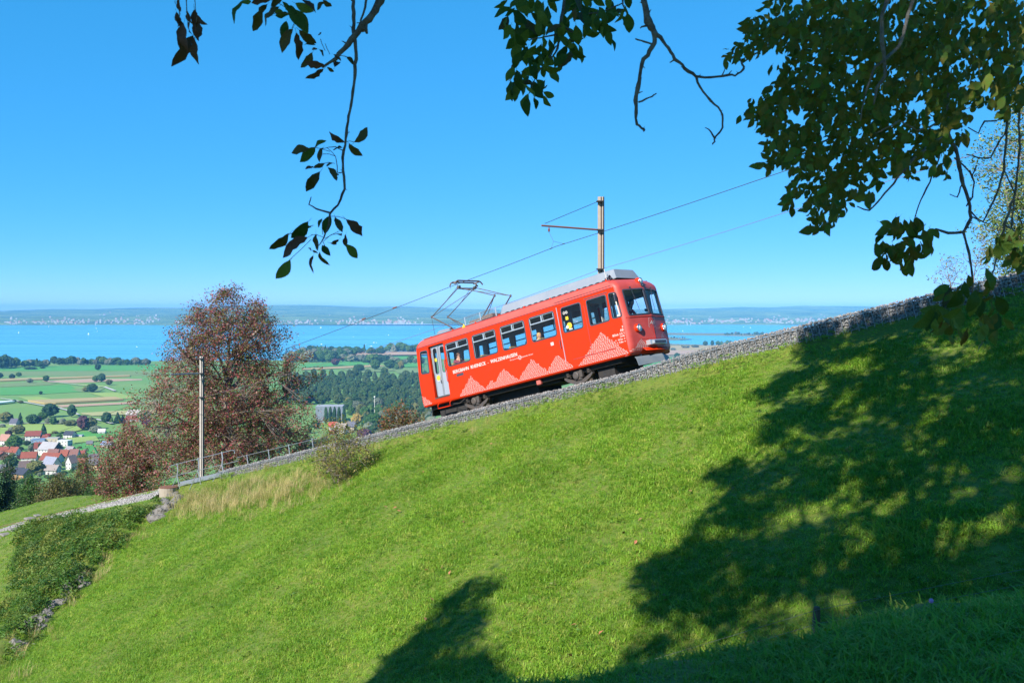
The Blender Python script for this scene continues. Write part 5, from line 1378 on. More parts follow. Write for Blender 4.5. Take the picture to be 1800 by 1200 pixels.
def driver():
    x, y, z = 9.22, 1.25, 1.08
    J = {'pelvis': (x, y, z), 'waist': (x + .10, y, z + .20), 'chest': (x + .27, y, z + .42), 'neck': (x + .40, y, z + .60), 'skull': (x + .50, y, z + .72)}
    rad = {'pelvis': (.16, .12), 'waist': (.14, .11), 'chest': (.165, .115), 'neck': .055, 'skull': .06}
    E = [('pelvis', 'waist'), ('waist', 'chest'), ('chest', 'neck'), ('neck', 'skull')]; reg = {'pelvis': 2, 'waist': 1, 'chest': 1, 'neck': 0, 'skull': 0}
    for s_, nm in ((-1, 'n'), (1, 'f')):
        J[nm + 'hip'] = (x, y + s_ * .09, z - .08); J[nm + 'knee'] = (x + .08, y + s_ * .1, z - .50); J[nm + 'ankle'] = (x, y + s_ * .1, z - .92); J[nm + 'toe'] = (x + .18, y + s_ * .11, z - .98)
        rad.update({nm + 'hip': .09, nm + 'knee': .06, nm + 'ankle': .042, nm + 'toe': .04}); reg.update({nm + 'hip': 2, nm + 'knee': 2, nm + 'ankle': 2, nm + 'toe': 2})
        E += [('pelvis', nm + 'hip'), (nm + 'hip', nm + 'knee'), (nm + 'knee', nm + 'ankle'), (nm + 'ankle', nm + 'toe')]
        J[nm + 'sh'] = (x + .30, y + s_ * .20, z + .50); J[nm + 'mid'] = (x + .37, y + s_ * .235, z + .37); J[nm + 'elbow'] = (x + .43, y + s_ * .26, z + .26); J[nm + 'wrist'] = (x + .62, y + s_ * .13 + .08, z + .15)
        rad.update({nm + 'sh': .066, nm + 'mid': .055, nm + 'elbow': .042, nm + 'wrist': .029}); reg.update({nm + 'sh': 1, nm + 'mid': 1, nm + 'elbow': 0, nm + 'wrist': 0})
        E += [('chest', nm + 'sh'), (nm + 'sh', nm + 'mid'), (nm + 'mid', nm + 'elbow'), (nm + 'elbow', nm + 'wrist')]
        hand(J, E, rad, reg, nm + 'wrist', (1, -.25 * s_, -.15), (0, 0, 1), nm)
    return skin_person('person', J, E, rad, reg, [M_skin, M_redcloth, M_jeans], None, 'driver with dark hair and red shirt leaning over the desk behind the windscreen', head='skull', look=(.95, -.1, -.35), hair_m=M_haird, long_hair=True)
driver()
# ------------------------------------------------------------------ trees with limbs, twigs and leaves
def leaf_quads(c, size, up=.3, thick=.5):
    """numpy: one pointed leaf of two triangles at each centre"""
    n = len(c); nr = npr.normal(size=(n, 3)); nr[:, 2] = np.abs(nr[:, 2]) + up; nr /= np.linalg.norm(nr, axis=1, keepdims=True)
    t = npr.normal(size=(n, 3)); a = np.cross(nr, t); a /= np.linalg.norm(a, axis=1, keepdims=True); b = np.cross(nr, a)
    s = (np.asarray(size).reshape(-1, 1) * npr.uniform(.65, 1.3, (n, 1)))
    v = np.stack([c - a * s * .5, c - b * s * thick * .5 + nr * s * .08, c + a * s * .55, c + b * s * thick * .5 + nr * s * .08], 1).reshape(-1, 3)
    f = np.arange(n * 4).reshape(-1, 4)
    return v, f
def limb_tree(name, label, base, env, nlimb, ntip, lpt, lsize, spread, m_leaf, m_bark, seed, cat='tree', trunk_r=.2, group=None, lean=(0, 0), twig_r=.012, fork=.12, shell=.45, stems=1, bare=0, droop=0.):
    """env: (height, radius) pairs of the crown above the base; tips are spread through it and joined to the limbs by twigs"""
    q = random.Random(seed); base = Vector(base)
    root = empty(name, Matrix.Translation(base), label, cat, group)
    hs = [e[0] for e in env]; rs = [e[1] for e in env]; Ht = hs[-1]; h0 = hs[0]
    wood = MB(); samples = []
    def curve(a, b, sag, n, w):
        out = []
        off = Vector((q.gauss(0, w), q.gauss(0, w), q.gauss(0, w) * .5))
        for i in range(n + 1):
            t = i / n; p = a.lerp(b, t) + off * math.sin(math.pi * t) + Vector((0, 0, sag * t * (1 - t))); out.append(p)
        return out
    tops = []
    for st in range(stems):
        fo = Vector((q.gauss(0, .15), q.gauss(0, .15), 0)) if stems > 1 else Vector((0, 0, 0))
        tp_ = Vector((lean[0] * Ht + q.gauss(0, .1), lean[1] * Ht + q.gauss(0, .1), Ht * .8)) + (Vector((q.gauss(0, 1), q.gauss(0, 1), 0)) * rs[len(rs) // 2] * .5 if stems > 1 else Vector((0, 0, 0)))
        tr_ = curve(fo + Vector((0, 0, -.3)), tp_, 0, 9, .10 * Ht * .4)
        wood.tube(tr_, [trunk_r * (1 - .85 * i / 9) / (stems ** .4) for i in range(10)], 8); tops.append(tr_)
    for i in range(nlimb):
        tr_ = q.choice(tops); k = q.uniform(fork, .85); a = tr_[0].lerp(tr_[-1], k) if False else tr_[int(k * 9)]
        hh = h0 + (Ht - h0) * min(.97, max(.03, k + q.uniform(-.25, .22))); r_ = np.interp(hh, hs, rs) * q.uniform(.55, .85); th = i * 2.4 + q.uniform(-.5, .5)
        b = Vector((math.cos(th) * r_ + lean[0] * hh, math.sin(th) * r_ + lean[1] * hh, hh))
        c = curve(a, b, .25 * r_ * (1 if droop == 0 else -1), 7, .09 * Ht * .5)
        rr = trunk_r * q.uniform(.25, .42); wood.tube(c, [rr * (1 - .8 * j / 7) for j in range(8)], 6); samples += c[2:]
    samples += [p for t_ in tops for p in t_[3:]]
    S_ = np.array([tuple(p) for p in samples]); tips = []
    for i in range(ntip):
        hh = h0 + (Ht - h0) * q.random(); R_ = float(np.interp(hh, hs, rs))
        while q.random() > (R_ / max(rs)) ** 1.3: hh = h0 + (Ht - h0) * q.random(); R_ = float(np.interp(hh, hs, rs))
        th = q.uniform(0, 6.283); rr = R_ * (shell + (1 - shell) * q.random()) * (1 + .18 * math.sin(3 * th + hh) + .14 * math.sin(5 * th - 2 * hh) + q.gauss(0, .06))
        p = Vector((math.cos(th) * rr + lean[0] * hh, math.sin(th) * rr + lean[1] * hh, hh + q.gauss(0, .15)))
        d = ((S_ - np.array(p)) ** 2).sum(1); a = Vector(S_[int(np.argmin(d + npr.uniform(0, .3, len(d))))])
        c = curve(a, p, -.15 * droop * 4 + .1, 3, .10); wood.tube(c, [twig_r * 1.6, twig_r * 1.2, twig_r * .9, twig_r * .5], 3, cap=False); tips.append(c)
    wood.build('trunk', m_bark, root, smooth=True)
    cs = []
    for c in tips[int(len(tips) * bare):]:
        p = np.array(c[-1]); m_ = np.array(c[2])
        k = max(3, int(lpt * q.uniform(.5, 1.5))); t = npr.uniform(0, 1.25, (k, 1))
        cs.append(m_ + (p - m_) * t + npr.normal(size=(k, 3)) * spread)
    cs = np.concatenate(cs); v, f = leaf_quads(cs, np.full(len(cs), lsize))
    tag(link('crown', np_mesh('crown', v, f, m_leaf), root), kind=None)
    return root
M_bark = mat('grey_bark', (.14, .115, .09), .9, var=(.20, .17, .14), vscale=4)
M_twig = mat('pale_twig_bark', (.24, .20, .17), .9, var=(.14, .115, .09), vscale=2)
def leaves_mat(name, cols, tl=.3, ob=0.): return mat(name, cols[0], .55, spec=.3, island=cols, transl=tl, objvar=ob)
M_lred = leaves_mat('autumn_leaves', [(.19, .045, .05), (.28, .06, .065), (.13, .12, .03), (.10, .14, .03), (.34, .08, .085), (.16, .13, .04), (.19, .07, .05), (.12, .16, .03), (.36, .19, .16), (.15, .15, .045), (.26, .10, .09)])
M_lgreen = leaves_mat('green_leaves', [(.035, .10, .018), (.055, .14, .022), (.08, .17, .03), (.03, .085, .02), (.10, .18, .04)])
M_ldark = leaves_mat('dark_needles', [(.014, .045, .018), (.022, .06, .022), (.03, .075, .025)], .1)
M_lolive = leaves_mat('olive_leaves', [(.10, .11, .025), (.14, .13, .035), (.08, .11, .02), (.17, .14, .035), (.12, .10, .04)])
M_lbush = leaves_mat('bush_leaves', [(.14, .16, .025), (.22, .22, .04), (.10, .14, .02), (.24, .18, .05), (.17, .12, .04), (.28, .27, .06)])
M_lmix = leaves_mat('rusty_leaves', [(.13, .10, .03), (.20, .07, .035), (.09, .11, .025), (.16, .12, .03), (.24, .08, .04)])
def gz(x, y): return float(ground(x, y))
b_ = at(405, 800, 64); b_.z = gz(b_.x, b_.y)
Hh = at(400, 505, 64).z - b_.z; zb = at(400, 852, 64).z - b_.z; s_ = Hh - zb
env = [(max(.2, zb - 1.5), 5.6), (zb + .05 * s_, 6.0), (zb + .25 * s_, 6.1), (zb + .42 * s_, 5.5), (zb + .60 * s_, 4.9), (zb + .74 * s_, 4.2), (zb + .84 * s_, 3.2), (zb + .93 * s_, 2.0), (Hh, .7)]
limb_tree('autumn_tree', 'large red and brown autumn tree standing behind the pale mast', b_, env, 36, 1800, 52, .135, .20, M_lred, M_twig, 3, trunk_r=.34, shell=.30, twig_r=.014, group='autumn trees by the track')
b_ = at(228, 830, 66); b_.z = gz(b_.x, b_.y); t_ = at(228, 742, 66).z - b_.z; u_ = at(228, 880, 66).z - b_.z
limb_tree('autumn_tree', 'smaller red autumn tree left of the large one above the gravel', b_, [(max(.2, u_ - 1), 2.2), (u_ + .3 * (t_ - u_), 2.6), (u_ + .6 * (t_ - u_), 2.2), (u_ + .85 * (t_ - u_), 1.3), (t_, .3)], 14, 360, 54, .135, .20, M_lred, M_twig, 9, trunk_r=.15, shell=.3, group='autumn trees by the track')
b_ = at(700, 762, 46); b_.z = gz(b_.x, b_.y); t_ = at(700, 710, 46).z - b_.z
limb_tree('rusty_shrub', 'rusty leaved shrub behind the wall below the rear of the railcar', b_, [(.2, .7), (t_ * .5, 1.0), (t_ * .75, .85), (t_, .25)], 8, 150, 28, .10, .16, M_lmix, M_bark, 12, cat='shrub', trunk_r=.06, twig_r=.008, stems=3, shell=.2)
b_ = at(915, 700, 41.5); b_.z = gz(b_.x, b_.y); t_ = at(915, 690, 41.5).z - b_.z
limb_tree('rusty_shrub', 'low rusty shrub seen under the middle of the railcar', b_, [(.1, .8), (t_ * .6, .9), (t_, .3)], 6, 80, 28, .09, .14, M_lmix, M_bark, 13, cat='shrub', trunk_r=.05, twig_r=.008, stems=3, shell=.2)
b_ = hit(598, 846, 20)
limb_tree('leggy_bush', 'leggy yellow green bush growing against the wall at the meadow edge', b_, [(.1, .9), (.5, 1.4), (1.0, 1.5), (1.5, 1.1), (2.0, .6), (2.3, .3)], 16, 300, 20, .08, .15, M_lbush, M_bark, 14, cat='bush', trunk_r=.05, twig_r=.007, stems=7, shell=.15, bare=.15)
# trees on the slope below the track, far left
for px, base, top, w, Yd0, m, lab, sh in ((14, 905, 798, 52, 88, M_ldark, 'dark evergreen tree at the left edge below the green bank', 'con'), (52, 900, 838, 52, 84, M_lgreen, 'bright green tree between the dark evergreen and the olive tree', 'r'), (103, 898, 836, 82, 82, M_lolive, 'broad olive brown tree above the green bank', 'r'), (150, 892, 793, 58, 86, M_lolive, 'taller loose olive tree left of the red trees', 'con'), (176, 885, 845, 46, 80, M_lgreen, 'low green tree between olive tree and gravel slope', 'r'), (-30, 905, 812, 60, 86, M_lgreen, 'green tree just beyond the left edge below the bank', 'r')):
    Yd = Yd0 + 14; b_ = at(px, base, Yd); k = Yd / F; h_ = (base - top) * k; r_ = w * k / 2; gzb = gz(b_.x, b_.y); ex = max(0, b_.z - gzb); b_.z = min(b_.z, gzb)
    e = [(ex * .5 + .2, r_ * .8), (ex + h_ * .3, r_), (ex + h_ * .6, r_ * (.85 if sh == 'r' else .62)), (ex + h_ * .85, r_ * (.55 if sh == 'r' else .3)), (ex + h_, .15)]
    limb_tree('slope_tree', lab, b_, e, 16, int(420 * max(.5, r_ / 2)), 30, .17, .25, m, M_bark, int(px) + 90, trunk_r=.14, shell=.25, group='trees on the slope below the track')
# far side tree at the right edge, above the wall
b_ = at(1840, 400, 30); b_.z = gz(b_.x, b_.y); k = 30 / F; t_ = at(1840, 150, 30).z - b_.z
limb_tree('ash_tree', 'pale green tree beyond the wall at the right edge behind hanging twigs', b_, [(at(1840, 520, 30).z - b_.z, 1.9), (at(1840, 380, 30).z - b_.z, 2.0), (at(1840, 260, 30).z - b_.z, 1.75), (t_ - .6, 1.3), (t_, .5)], 18, 700, 40, .10, .17, leaves_mat('ash_leaves', [(.13, .20, .045), (.18, .25, .07), (.10, .17, .035), (.24, .27, .10)]), M_bark, 31, trunk_r=.12, shell=.2, twig_r=.008)
for px, py, h_, lab in ((1722, 500, 2.6, 'thin sparse sapling rising behind the wall right of centre crown'), (1668, 505, 1.5, 'small sparse sapling behind the wall beside the hanging leaf cluster')):
    b_ = at(px, py + 20, 28.5); b_.z = gz(b_.x, b_.y); z1 = at(px, py - h_ * 42, 28.5).z - b_.z
    limb_tree('sapling', lab, b_, [(z1 * .4, .5), (z1 * .7, .6), (z1, .3)], 6, 40, 6, .07, .08, M_lbush, M_bark, int(px), trunk_r=.025, twig_r=.005, shell=.2, bare=.2)

# ------------------------------------------------------------------ trees of the valley: a few models, copied
def crown_mesh(name, seed, shape, cols, bark=True, nleaf=420):
    """unit tree: height 1, width 1; lumpy crown with leaf clumps standing off it, short trunk"""
    q = random.Random(seed); v = [Vector(p) for p in ICO_V]; f = [tuple(t) for t in ICO_F]
    for _ in range(3):
        mid = {}; nf = []
        def m_(a, b):
            k = (min(a, b), max(a, b))
            if k not in mid: mid[k] = len(v); v.append((v[a] + v[b]).normalized())
            return mid[k]
        for a, b, c in f:
            ab, bc, ca = m_(a, b), m_(b, c), m_(c, a); nf += [(a, ab, ca), (ab, b, bc), (ca, bc, c), (ab, bc, ca)]
        f = nf
    def prof(z):                               # radius of the crown at height z in 0..1
        if shape == 'round': return .5 * math.sqrt(max(0, 1 - (2 * z - 1) ** 2)) * (1.06 - .12 * z)
        if shape == 'cone': return .5 * max(.02, (1 - z)) ** .8 * min(1, z * 9 + .3)
        if shape == 'column': return .5 * math.sqrt(max(0, 1 - abs(2 * z - 1) ** 3)) * (1 - .35 * z)
        return .5 * math.sqrt(max(0, 1 - (2 * z - 1) ** 2))
    z0 = .10 if shape in ('round',) else .03
    out = []; sd = Vector((seed * 5.7, seed * 2.3, 0))
    for p in v:
        z = .5 + .5 * p.z; d = Vector((p.x, p.y, 0)); d = d.normalized() if d.length > 1e-6 else Vector((1, 0, 0))
        n_ = noise.fractal(p * 2.1 + sd, 1., 2., 3) * .45 + noise.noise(p * 5.5 + sd) * .22
        r_ = prof(z) * (1 + n_); zz_ = z0 + (1 - z0) * (z + .05 * n_)
        out.append(Vector((d.x * r_, d.y * r_, zz_)))
    mb = MB(); mb.cur = 0; mb.add([p for p in out], f)
    for _ in range(nleaf):
        t = f[q.randrange(len(f))]; c = (out[t[0]] + out[t[1]] + out[t[2]]) / 3
        nr = (out[t[1]] - out[t[0]]).cross(out[t[2]] - out[t[0]]); nr = nr.normalized() if nr.length > 1e-9 else Vector((0, 0, 1))
        nr = (nr + Vector((q.gauss(0, .5), q.gauss(0, .5), q.gauss(0, .5)))).normalized(); a = nr.orthogonal().normalized(); a.rotate(Matrix.Rotation(q.uniform(0, 6.28), 3, nr)); b = nr.cross(a)
        sz = q.uniform(.025, .06); c = c + nr * q.uniform(-.005, .035); zs_ = 1.0
        mb.add([c - a * sz, c - b * sz * .7, c + a * sz, c + b * sz * .7], [(0, 1, 2, 3)])
    mb.cur = 1; mb.tube([(0, 0, -.05), (.005, 0, .12), (0, .005, .35)], [.032, .026, .012], 5)
    return mb.mesh(name, [cols, M_bark])
def tmat(nm, a, b): return mat(nm, a, .8, spec=.2, var=b, vscale=9, objvar=.28)
TM = {'green': tmat('far_green', (.028, .075, .014), (.055, .11, .022)), 'dark': tmat('far_dark', (.015, .045, .016), (.03, .07, .022)), 'olive': tmat('far_olive', (.07, .085, .022), (.11, .115, .035)),
      'purple': tmat('far_purple', (.05, .022, .03), (.08, .035, .04)), 'yellow': tmat('far_yellow', (.22, .16, .03), (.16, .15, .04)), 'red': tmat('far_red', (.32, .03, .02), (.25, .03, .02)), 'grey': tmat('far_greygreen', (.10, .12, .075), (.14, .16, .11))}
TREE_ME = {}
def valley_tree(px, py, hpx, wpx, shape='round', col='green', label=None, cat='tree', group=None, name=None, lift=0.):
    k = rng.randrange(3); key = (shape, col, k)
    if key not in TREE_ME: TREE_ME[key] = crown_mesh(shape + '_tree', 17 + k * 5 + len(shape), shape, TM[col])
    p = onv(px, py); m_ = p.y / F
    o = link(name or {'round': 'broadleaf_tree', 'cone': 'spruce_tree', 'column': 'poplar_tree'}[shape], TREE_ME[key])
    o.location = p + Vector((0, 0, lift)); o.rotation_euler = (0, 0, rng.uniform(0, 6.28)); o.scale = (wpx * m_, wpx * m_, hpx * m_)
    return tag(o, label, cat, group)
singles = [
 (171.9, 651, 12, 9, 'round', 'dark', 'single dark tree in the far green field below the lakeside tree belt'), (168, 671, 11, 10, 'round', 'green', 'left tree of the pair beside the earth field'), (178.5, 671, 15, 13, 'round', 'dark', 'taller right tree of the pair beside the earth field'),
 (191.4, 676.8, 10, 11, 'round', 'olive', 'olive round tree right of the pair in the far fields'), (162.5, 689, 15, 17, 'round', 'dark', 'broad dark oak tree standing alone on the olive field'), (151, 688.6, 9, 11, 'round', 'olive', 'small olive tree touching the broad dark oak'),
 (81, 670.6, 11, 10, 'round', 'green', 'round tree at the left tip of the earth field'), (52.5, 673, 8, 10, 'round', 'grey', 'low grey green tree on the edge of the tan strip'), (21, 666.8, 10, 9, 'round', 'dark', 'round dark tree in the far fields near the left edge'), (33, 662, 8, 9, 'round', 'green', 'small forked tree beyond the tan strip at left'), (0, 665, 10, 9, 'round', 'dark', 'dark tree cut by the left edge among the far fields'),
 (71.5, 693, 6, 5.5, 'round', 'dark', 'tiny dark tree alone in the bright green field'), (25, 707, 5, 7, 'round', 'dark', 'small bush at the lane beside the white crop cover'), (36, 708.6, 5, 9, 'round', 'olive', 'second small bush along the lane'),
 (10, 744, 20, 20, 'round', 'olive', 'olive tree beside the dark farmhouse roof at left'), (35.5, 746, 21, 11, 'cone', 'dark', 'pointed spruce right of the dark farmhouse roof'), (57, 746, 18, 19, 'round', 'dark', 'round dark tree in the row behind the village'), (67, 744, 13, 11, 'round', 'purple', 'purple leaved tree in the row behind the village'), (75, 738, 15, 16, 'round', 'green', 'green tree left of the big dark field tree'), (88, 733, 24, 25, 'round', 'dark', 'largest dark tree beside the lane behind the village'), (126, 733, 22, 14, 'round', 'dark', 'ragged dark tree standing at the bend of the lane'),
 (84, 746, 12, 9, 'round', 'grey', 'pale green tree in the garden row behind the village'), (93, 747, 15, 11, 'round', 'green', 'green tree in the middle of the garden row'), (103, 746, 8, 8, 'round', 'dark', 'small dark tree in the garden row'), (110, 747, 12, 10, 'round', 'grey', 'light tree at the right of the garden row'), (124, 749, 11, 22, 'round', 'olive', 'wide olive bushes beside the purple beech'), (146, 756, 26, 18, 'round', 'purple', 'tall purple beech behind the village meadow'), (159, 755, 22, 20, 'round', 'olive', 'olive tree touching the purple beech on its right'), (167, 744, 8, 7, 'round', 'green', 'small green tree right of the purple beech'),
 (187, 744, 20, 16, 'round', 'dark', 'dark green tree in the group left of the grey barn'), (196, 745, 12, 9, 'cone', 'green', 'bright green conifer in the group left of the barn'), (207, 744, 20, 14, 'cone', 'dark', 'blue green spruce next to the grey barn'), (216, 743, 15, 10, 'cone', 'dark', 'smaller spruce in front of the grey barn'), (253, 742, 22, 20, 'round', 'green', 'green tree right of the grey barn'), (259, 751, 14, 16, 'round', 'purple', 'purple shrub tree below the green tree by the barn'),
 (76.5, 766.5, 22, 13, 'cone', 'dark', 'dark spruce behind the long white house'), (33, 764, 18, 20, 'round', 'olive', 'olive round tree left of the long white house'), (25, 791, 26, 24, 'round', 'green', 'tall green tree left of the blue flat roof'), (15, 766, 10, 11, 'round', 'purple', 'brownish tree behind the brown roofed house at left'), (84, 769, 7, 11, 'round', 'red', 'bright red maple beside the long white house'), (104, 770, 9, 9, 'round', 'green', 'small green tree left of the blue roofed villa'), (47, 783, 9, 12, 'round', 'dark', 'dark tree between the blue flat roof and orange roof'), (55, 794, 13, 10, 'round', 'grey', 'bare greyish tree left of the narrow cypress'), (69, 798, 19, 5, 'column', 'dark', 'narrow dark cypress before the grey chalet roof'), (105, 785, 8, 4, 'column', 'dark', 'small cypress beside the white flat roofed house'), (35, 791, 6, 12, 'round', 'dark', 'clipped dark hedge tree beside the orange roof'), (60, 808, 9, 11, 'round', 'green', 'green tree right of the red roofed white house'), (63, 834, 24, 30, 'round', 'olive', 'large olive garden tree beside the grey roofed house'), (19, 822, 20, 24, 'round', 'dark', 'dark tree below the red roofs at left'), (35, 808, 9, 10, 'round', 'purple', 'brown tree in front of the orange roof'), (28, 836, 14, 18, 'round', 'green', 'green tree left of the dark blue roofed barn'), (109, 808, 7, 10, 'round', 'olive', 'yellowish garden tree beside the orange roof row'), (112, 820, 9, 8, 'round', 'green', 'garden tree between the two gable houses'), (144, 812, 14, 18, 'round', 'olive', 'olive tree between the brown roofed house and dark mansard'), (168, 762, 14, 20, 'round', 'grey', 'grey green tree above the red tree crown'), (90, 842, 8, 16, 'round', 'green', 'garden shrub below the hip roofed house'), (65, 846, 7, 14, 'round', 'olive', 'olive garden shrub right of the wooden barn'),
 (632, 661, 3, 3, 'round', 'dark', 'tiny bush at the edge of the wood'), (589.5, 642.5, 13, 13, 'round', 'purple', 'brownish tree alone on the far green field'), (631, 652, 12, 19, 'round', 'dark', 'dense dark tree group on the field before the wood'), (705, 649, 15, 11, 'round', 'yellow', 'yellow autumn tree behind the wood'), (660, 650, 19, 16, 'round', 'green', 'tall green tree at the back edge of the wood'), (687, 648, 16, 22, 'round', 'green', 'wide green tree left of the yellow autumn tree'), (697, 650, 11, 7, 'round', 'green', 'slim green tree touching the yellow tree'),
 (627, 748, 22, 17, 'round', 'yellow', 'yellow green tree beside the chalets below the wood'), (657, 762, 36, 34, 'round', 'green', 'big round green tree right of the chalets'), (640, 775, 22, 26, 'round', 'purple', 'brownish bush tree above the wall right of the chalets'), (628, 728, 24, 22, 'round', 'grey', 'silvery willow left of the white lamp mast'), (612, 722, 24, 15, 'round', 'olive', 'olive tree left of the silvery willow'), (672, 768, 16, 24, 'round', 'olive', 'olive tree above the wall beside the big round tree'), (610, 754, 7, 9, 'round', 'dark', 'small dark tree in front of the chalets'),
 (1190, 629, 9, 10, 'round', 'dark', 'dark tree on the fields right of the railcar front'), (1198, 634, 9, 24, 'round', 'green', 'green bushes on the field beyond the wall'), (1240, 608, 9, 8, 'round', 'dark', 'left tree of the two on the bay shore'), (1252, 608, 10, 6, 'round', 'dark', 'right tree of the two on the bay shore'), (1238, 620, 8, 14, 'round', 'green', 'green tree on the shore flat above the wall'), (1205, 612, 6, 14, 'round', 'grey', 'grey shrub on the shore flat beside the railcar'), (1222, 611, 5, 12, 'round', 'olive', 'olive shrub in the middle of the shore flat'), (1183, 616, 5, 9, 'round', 'grey', 'pale shrub close to the railcar front'), (1256, 617, 5, 14, 'round', 'olive', 'olive shrub above the wall on the shore flat')]
for px, py, h_, w_, sh, cl, lab in singles: valley_tree(px, py, h_, w_, sh, cl, lab)
GV = [(8, 806, 8, 10), (22, 803, 7, 9), (12, 832, 12, 14), (34, 798, 5, 8), (46, 798, 6, 7), (50, 810, 6, 8), (57, 816, 8, 9), (67, 808, 7, 8), (72, 815, 6, 6), (80, 788, 5, 7), (90, 786, 4, 6), (97, 789, 5, 6), (108, 788, 5, 6), (112, 797, 5, 7), (120, 808, 6, 8), (128, 803, 5, 8), (136, 800, 6, 9), (138, 822, 9, 11), (126, 830, 8, 12), (112, 835, 8, 12), (102, 838, 7, 10), (82, 840, 6, 9), (70, 838, 8, 8), (50, 846, 8, 12), (38, 850, 9, 12), (8, 778, 6, 8), (24, 784, 7, 9), (40, 774, 6, 8), (58, 783, 5, 7), (66, 786, 5, 7), (140, 790, 6, 8), (150, 795, 7, 9), (104, 776, 4, 6), (92, 774, 4, 6), (20, 758, 8, 10), (4, 752, 7, 10), (110, 762, 4, 7), (96, 762, 5, 9), (72, 778, 5, 6)]
for px, py, h_, w_ in GV: valley_tree(px, py, h_, w_, 'cone' if rng.random() < .1 else 'round', rng.choice(('green', 'dark', 'olive', 'green', 'grey')), 'small garden tree between the houses of the village', group='garden trees of the village')
for i in range(16): valley_tree(rng.uniform(528, 578), rng.uniform(752, 800), rng.uniform(10, 17), rng.uniform(9, 15), 'round', rng.choice(('green', 'dark', 'olive', 'green')), 'tree beside the works hall, behind the right edge of the red tree', group='trees beside the works hall')
for i in range(30): valley_tree(rng.uniform(262, 520), rng.uniform(715, 830), rng.uniform(9, 16), rng.uniform(9, 14), 'round', rng.choice(('green', 'dark', 'olive', 'green')), 'tree of the valley glimpsed through the large red tree', group='trees behind the red tree')
# five poplars before the white works hall
for i, px in enumerate((573, 580.5, 588, 596, 605)):
    valley_tree(px, 745, 30, 7.5, 'column', 'dark', 'one of the dark poplars in a row before the white hall', group='row of poplars', name='poplar_tree')
# tree belts along the lake
def belt(x0, x1, y, dy, hmin, hmax, step, cols, lab, grp):
    x = x0
    while x < x1:
        h_ = rng.uniform(hmin, hmax); valley_tree(x, y + rng.uniform(-dy, dy), h_, h_ * rng.uniform(.75, 1.15), 'cone' if rng.random() < .06 else 'round', rng.choice(cols), lab, group=grp); x += rng.uniform(.7, 1.3) * step
LB = ('green', 'dark', 'grey', 'green'); GL = 'trees of the lakeside belt'
belt(-20, 14, 647, 1.5, 17, 24, 6, LB, 'tree in the belt along the lake at far left', GL + ' at far left')
belt(14, 30, 646, 1, 13, 18, 6, LB, 'tree in the belt along the lake at far left', GL + ' at far left')
belt(33, 43, 644, .5, 5, 8, 5, LB, 'tree in the belt along the lake at far left', GL + ' at far left')
belt(44, 82, 645, 1, 11, 15, 6, LB, 'tree in the belt along the lake at far left', GL + ' at far left')
valley_tree(95, 640, 14, 12, 'round', 'dark', 'single round tree standing in a gap of the lakeside belt')
belt(104, 152, 641, 1, 9, 16, 6, LB, 'tree in the lakeside belt behind the far green field', GL + ' behind the field')
belt(154, 262, 641, 1, 9, 15, 6, LB, 'tree in the lakeside belt behind the far green field', GL + ' behind the field')
valley_tree(53, 649, 4, 20, 'round', 'dark', 'low dark hedge in front of the lakeside belt')
valley_tree(74.5, 647.5, 3, 9, 'round', 'dark', 'short hedge stub in front of the lakeside belt')
BL = 'tree in the wide belt right of the red autumn tree'
belt(505, 585, 636, 1.5, 15, 22, 7, LB, BL, GL + ' right of the red tree'); belt(512, 618, 630, 2, 14, 19, 7, LB, BL, GL + ' right of the red tree')
belt(545, 616, 620, 1, 9, 13, 6, LB, BL, GL + ' right of the red tree'); belt(585, 632, 636, 1, 10, 15, 7, LB, BL, GL + ' right of the red tree')
valley_tree(572, 622, 16, 6, 'cone', 'dark', 'slim dark spruce rising from the wide lakeside belt'); valley_tree(640.5, 620, 15, 4, 'column', 'dark', 'slim poplar at the gap of the lakeside belt')
belt(627, 672, 621, 1, 8, 12, 7, LB, 'tree in the shore belt left of the railcar', GL + ' left of the railcar'); belt(670, 745, 618, 1.5, 9, 16, 7, LB, 'tree in the shore belt left of the railcar', GL + ' left of the railcar')
belt(638, 690, 637, 2, 11, 17, 8, LB, 'tree in the field hedge behind the wood', 'trees of the field hedge'); belt(690, 745, 640, 2, 9, 14, 8, LB, 'tree in the field hedge behind the wood', 'trees of the field hedge')
belt(1275, 1345, 588.6, .4, 2.5, 6, 5, LB, 'small tree on the long reed spit', 'trees on the reed spit')
belt(1180, 1205, 594.8, .4, 2, 4, 5, LB, 'small tree on the short reed spit', 'trees on the short reed spit')
belt(1262, 1330, 607, 1, 6, 9, 6, LB, 'tree of the wood on the bay shore above the wall', 'trees on the bay shore')
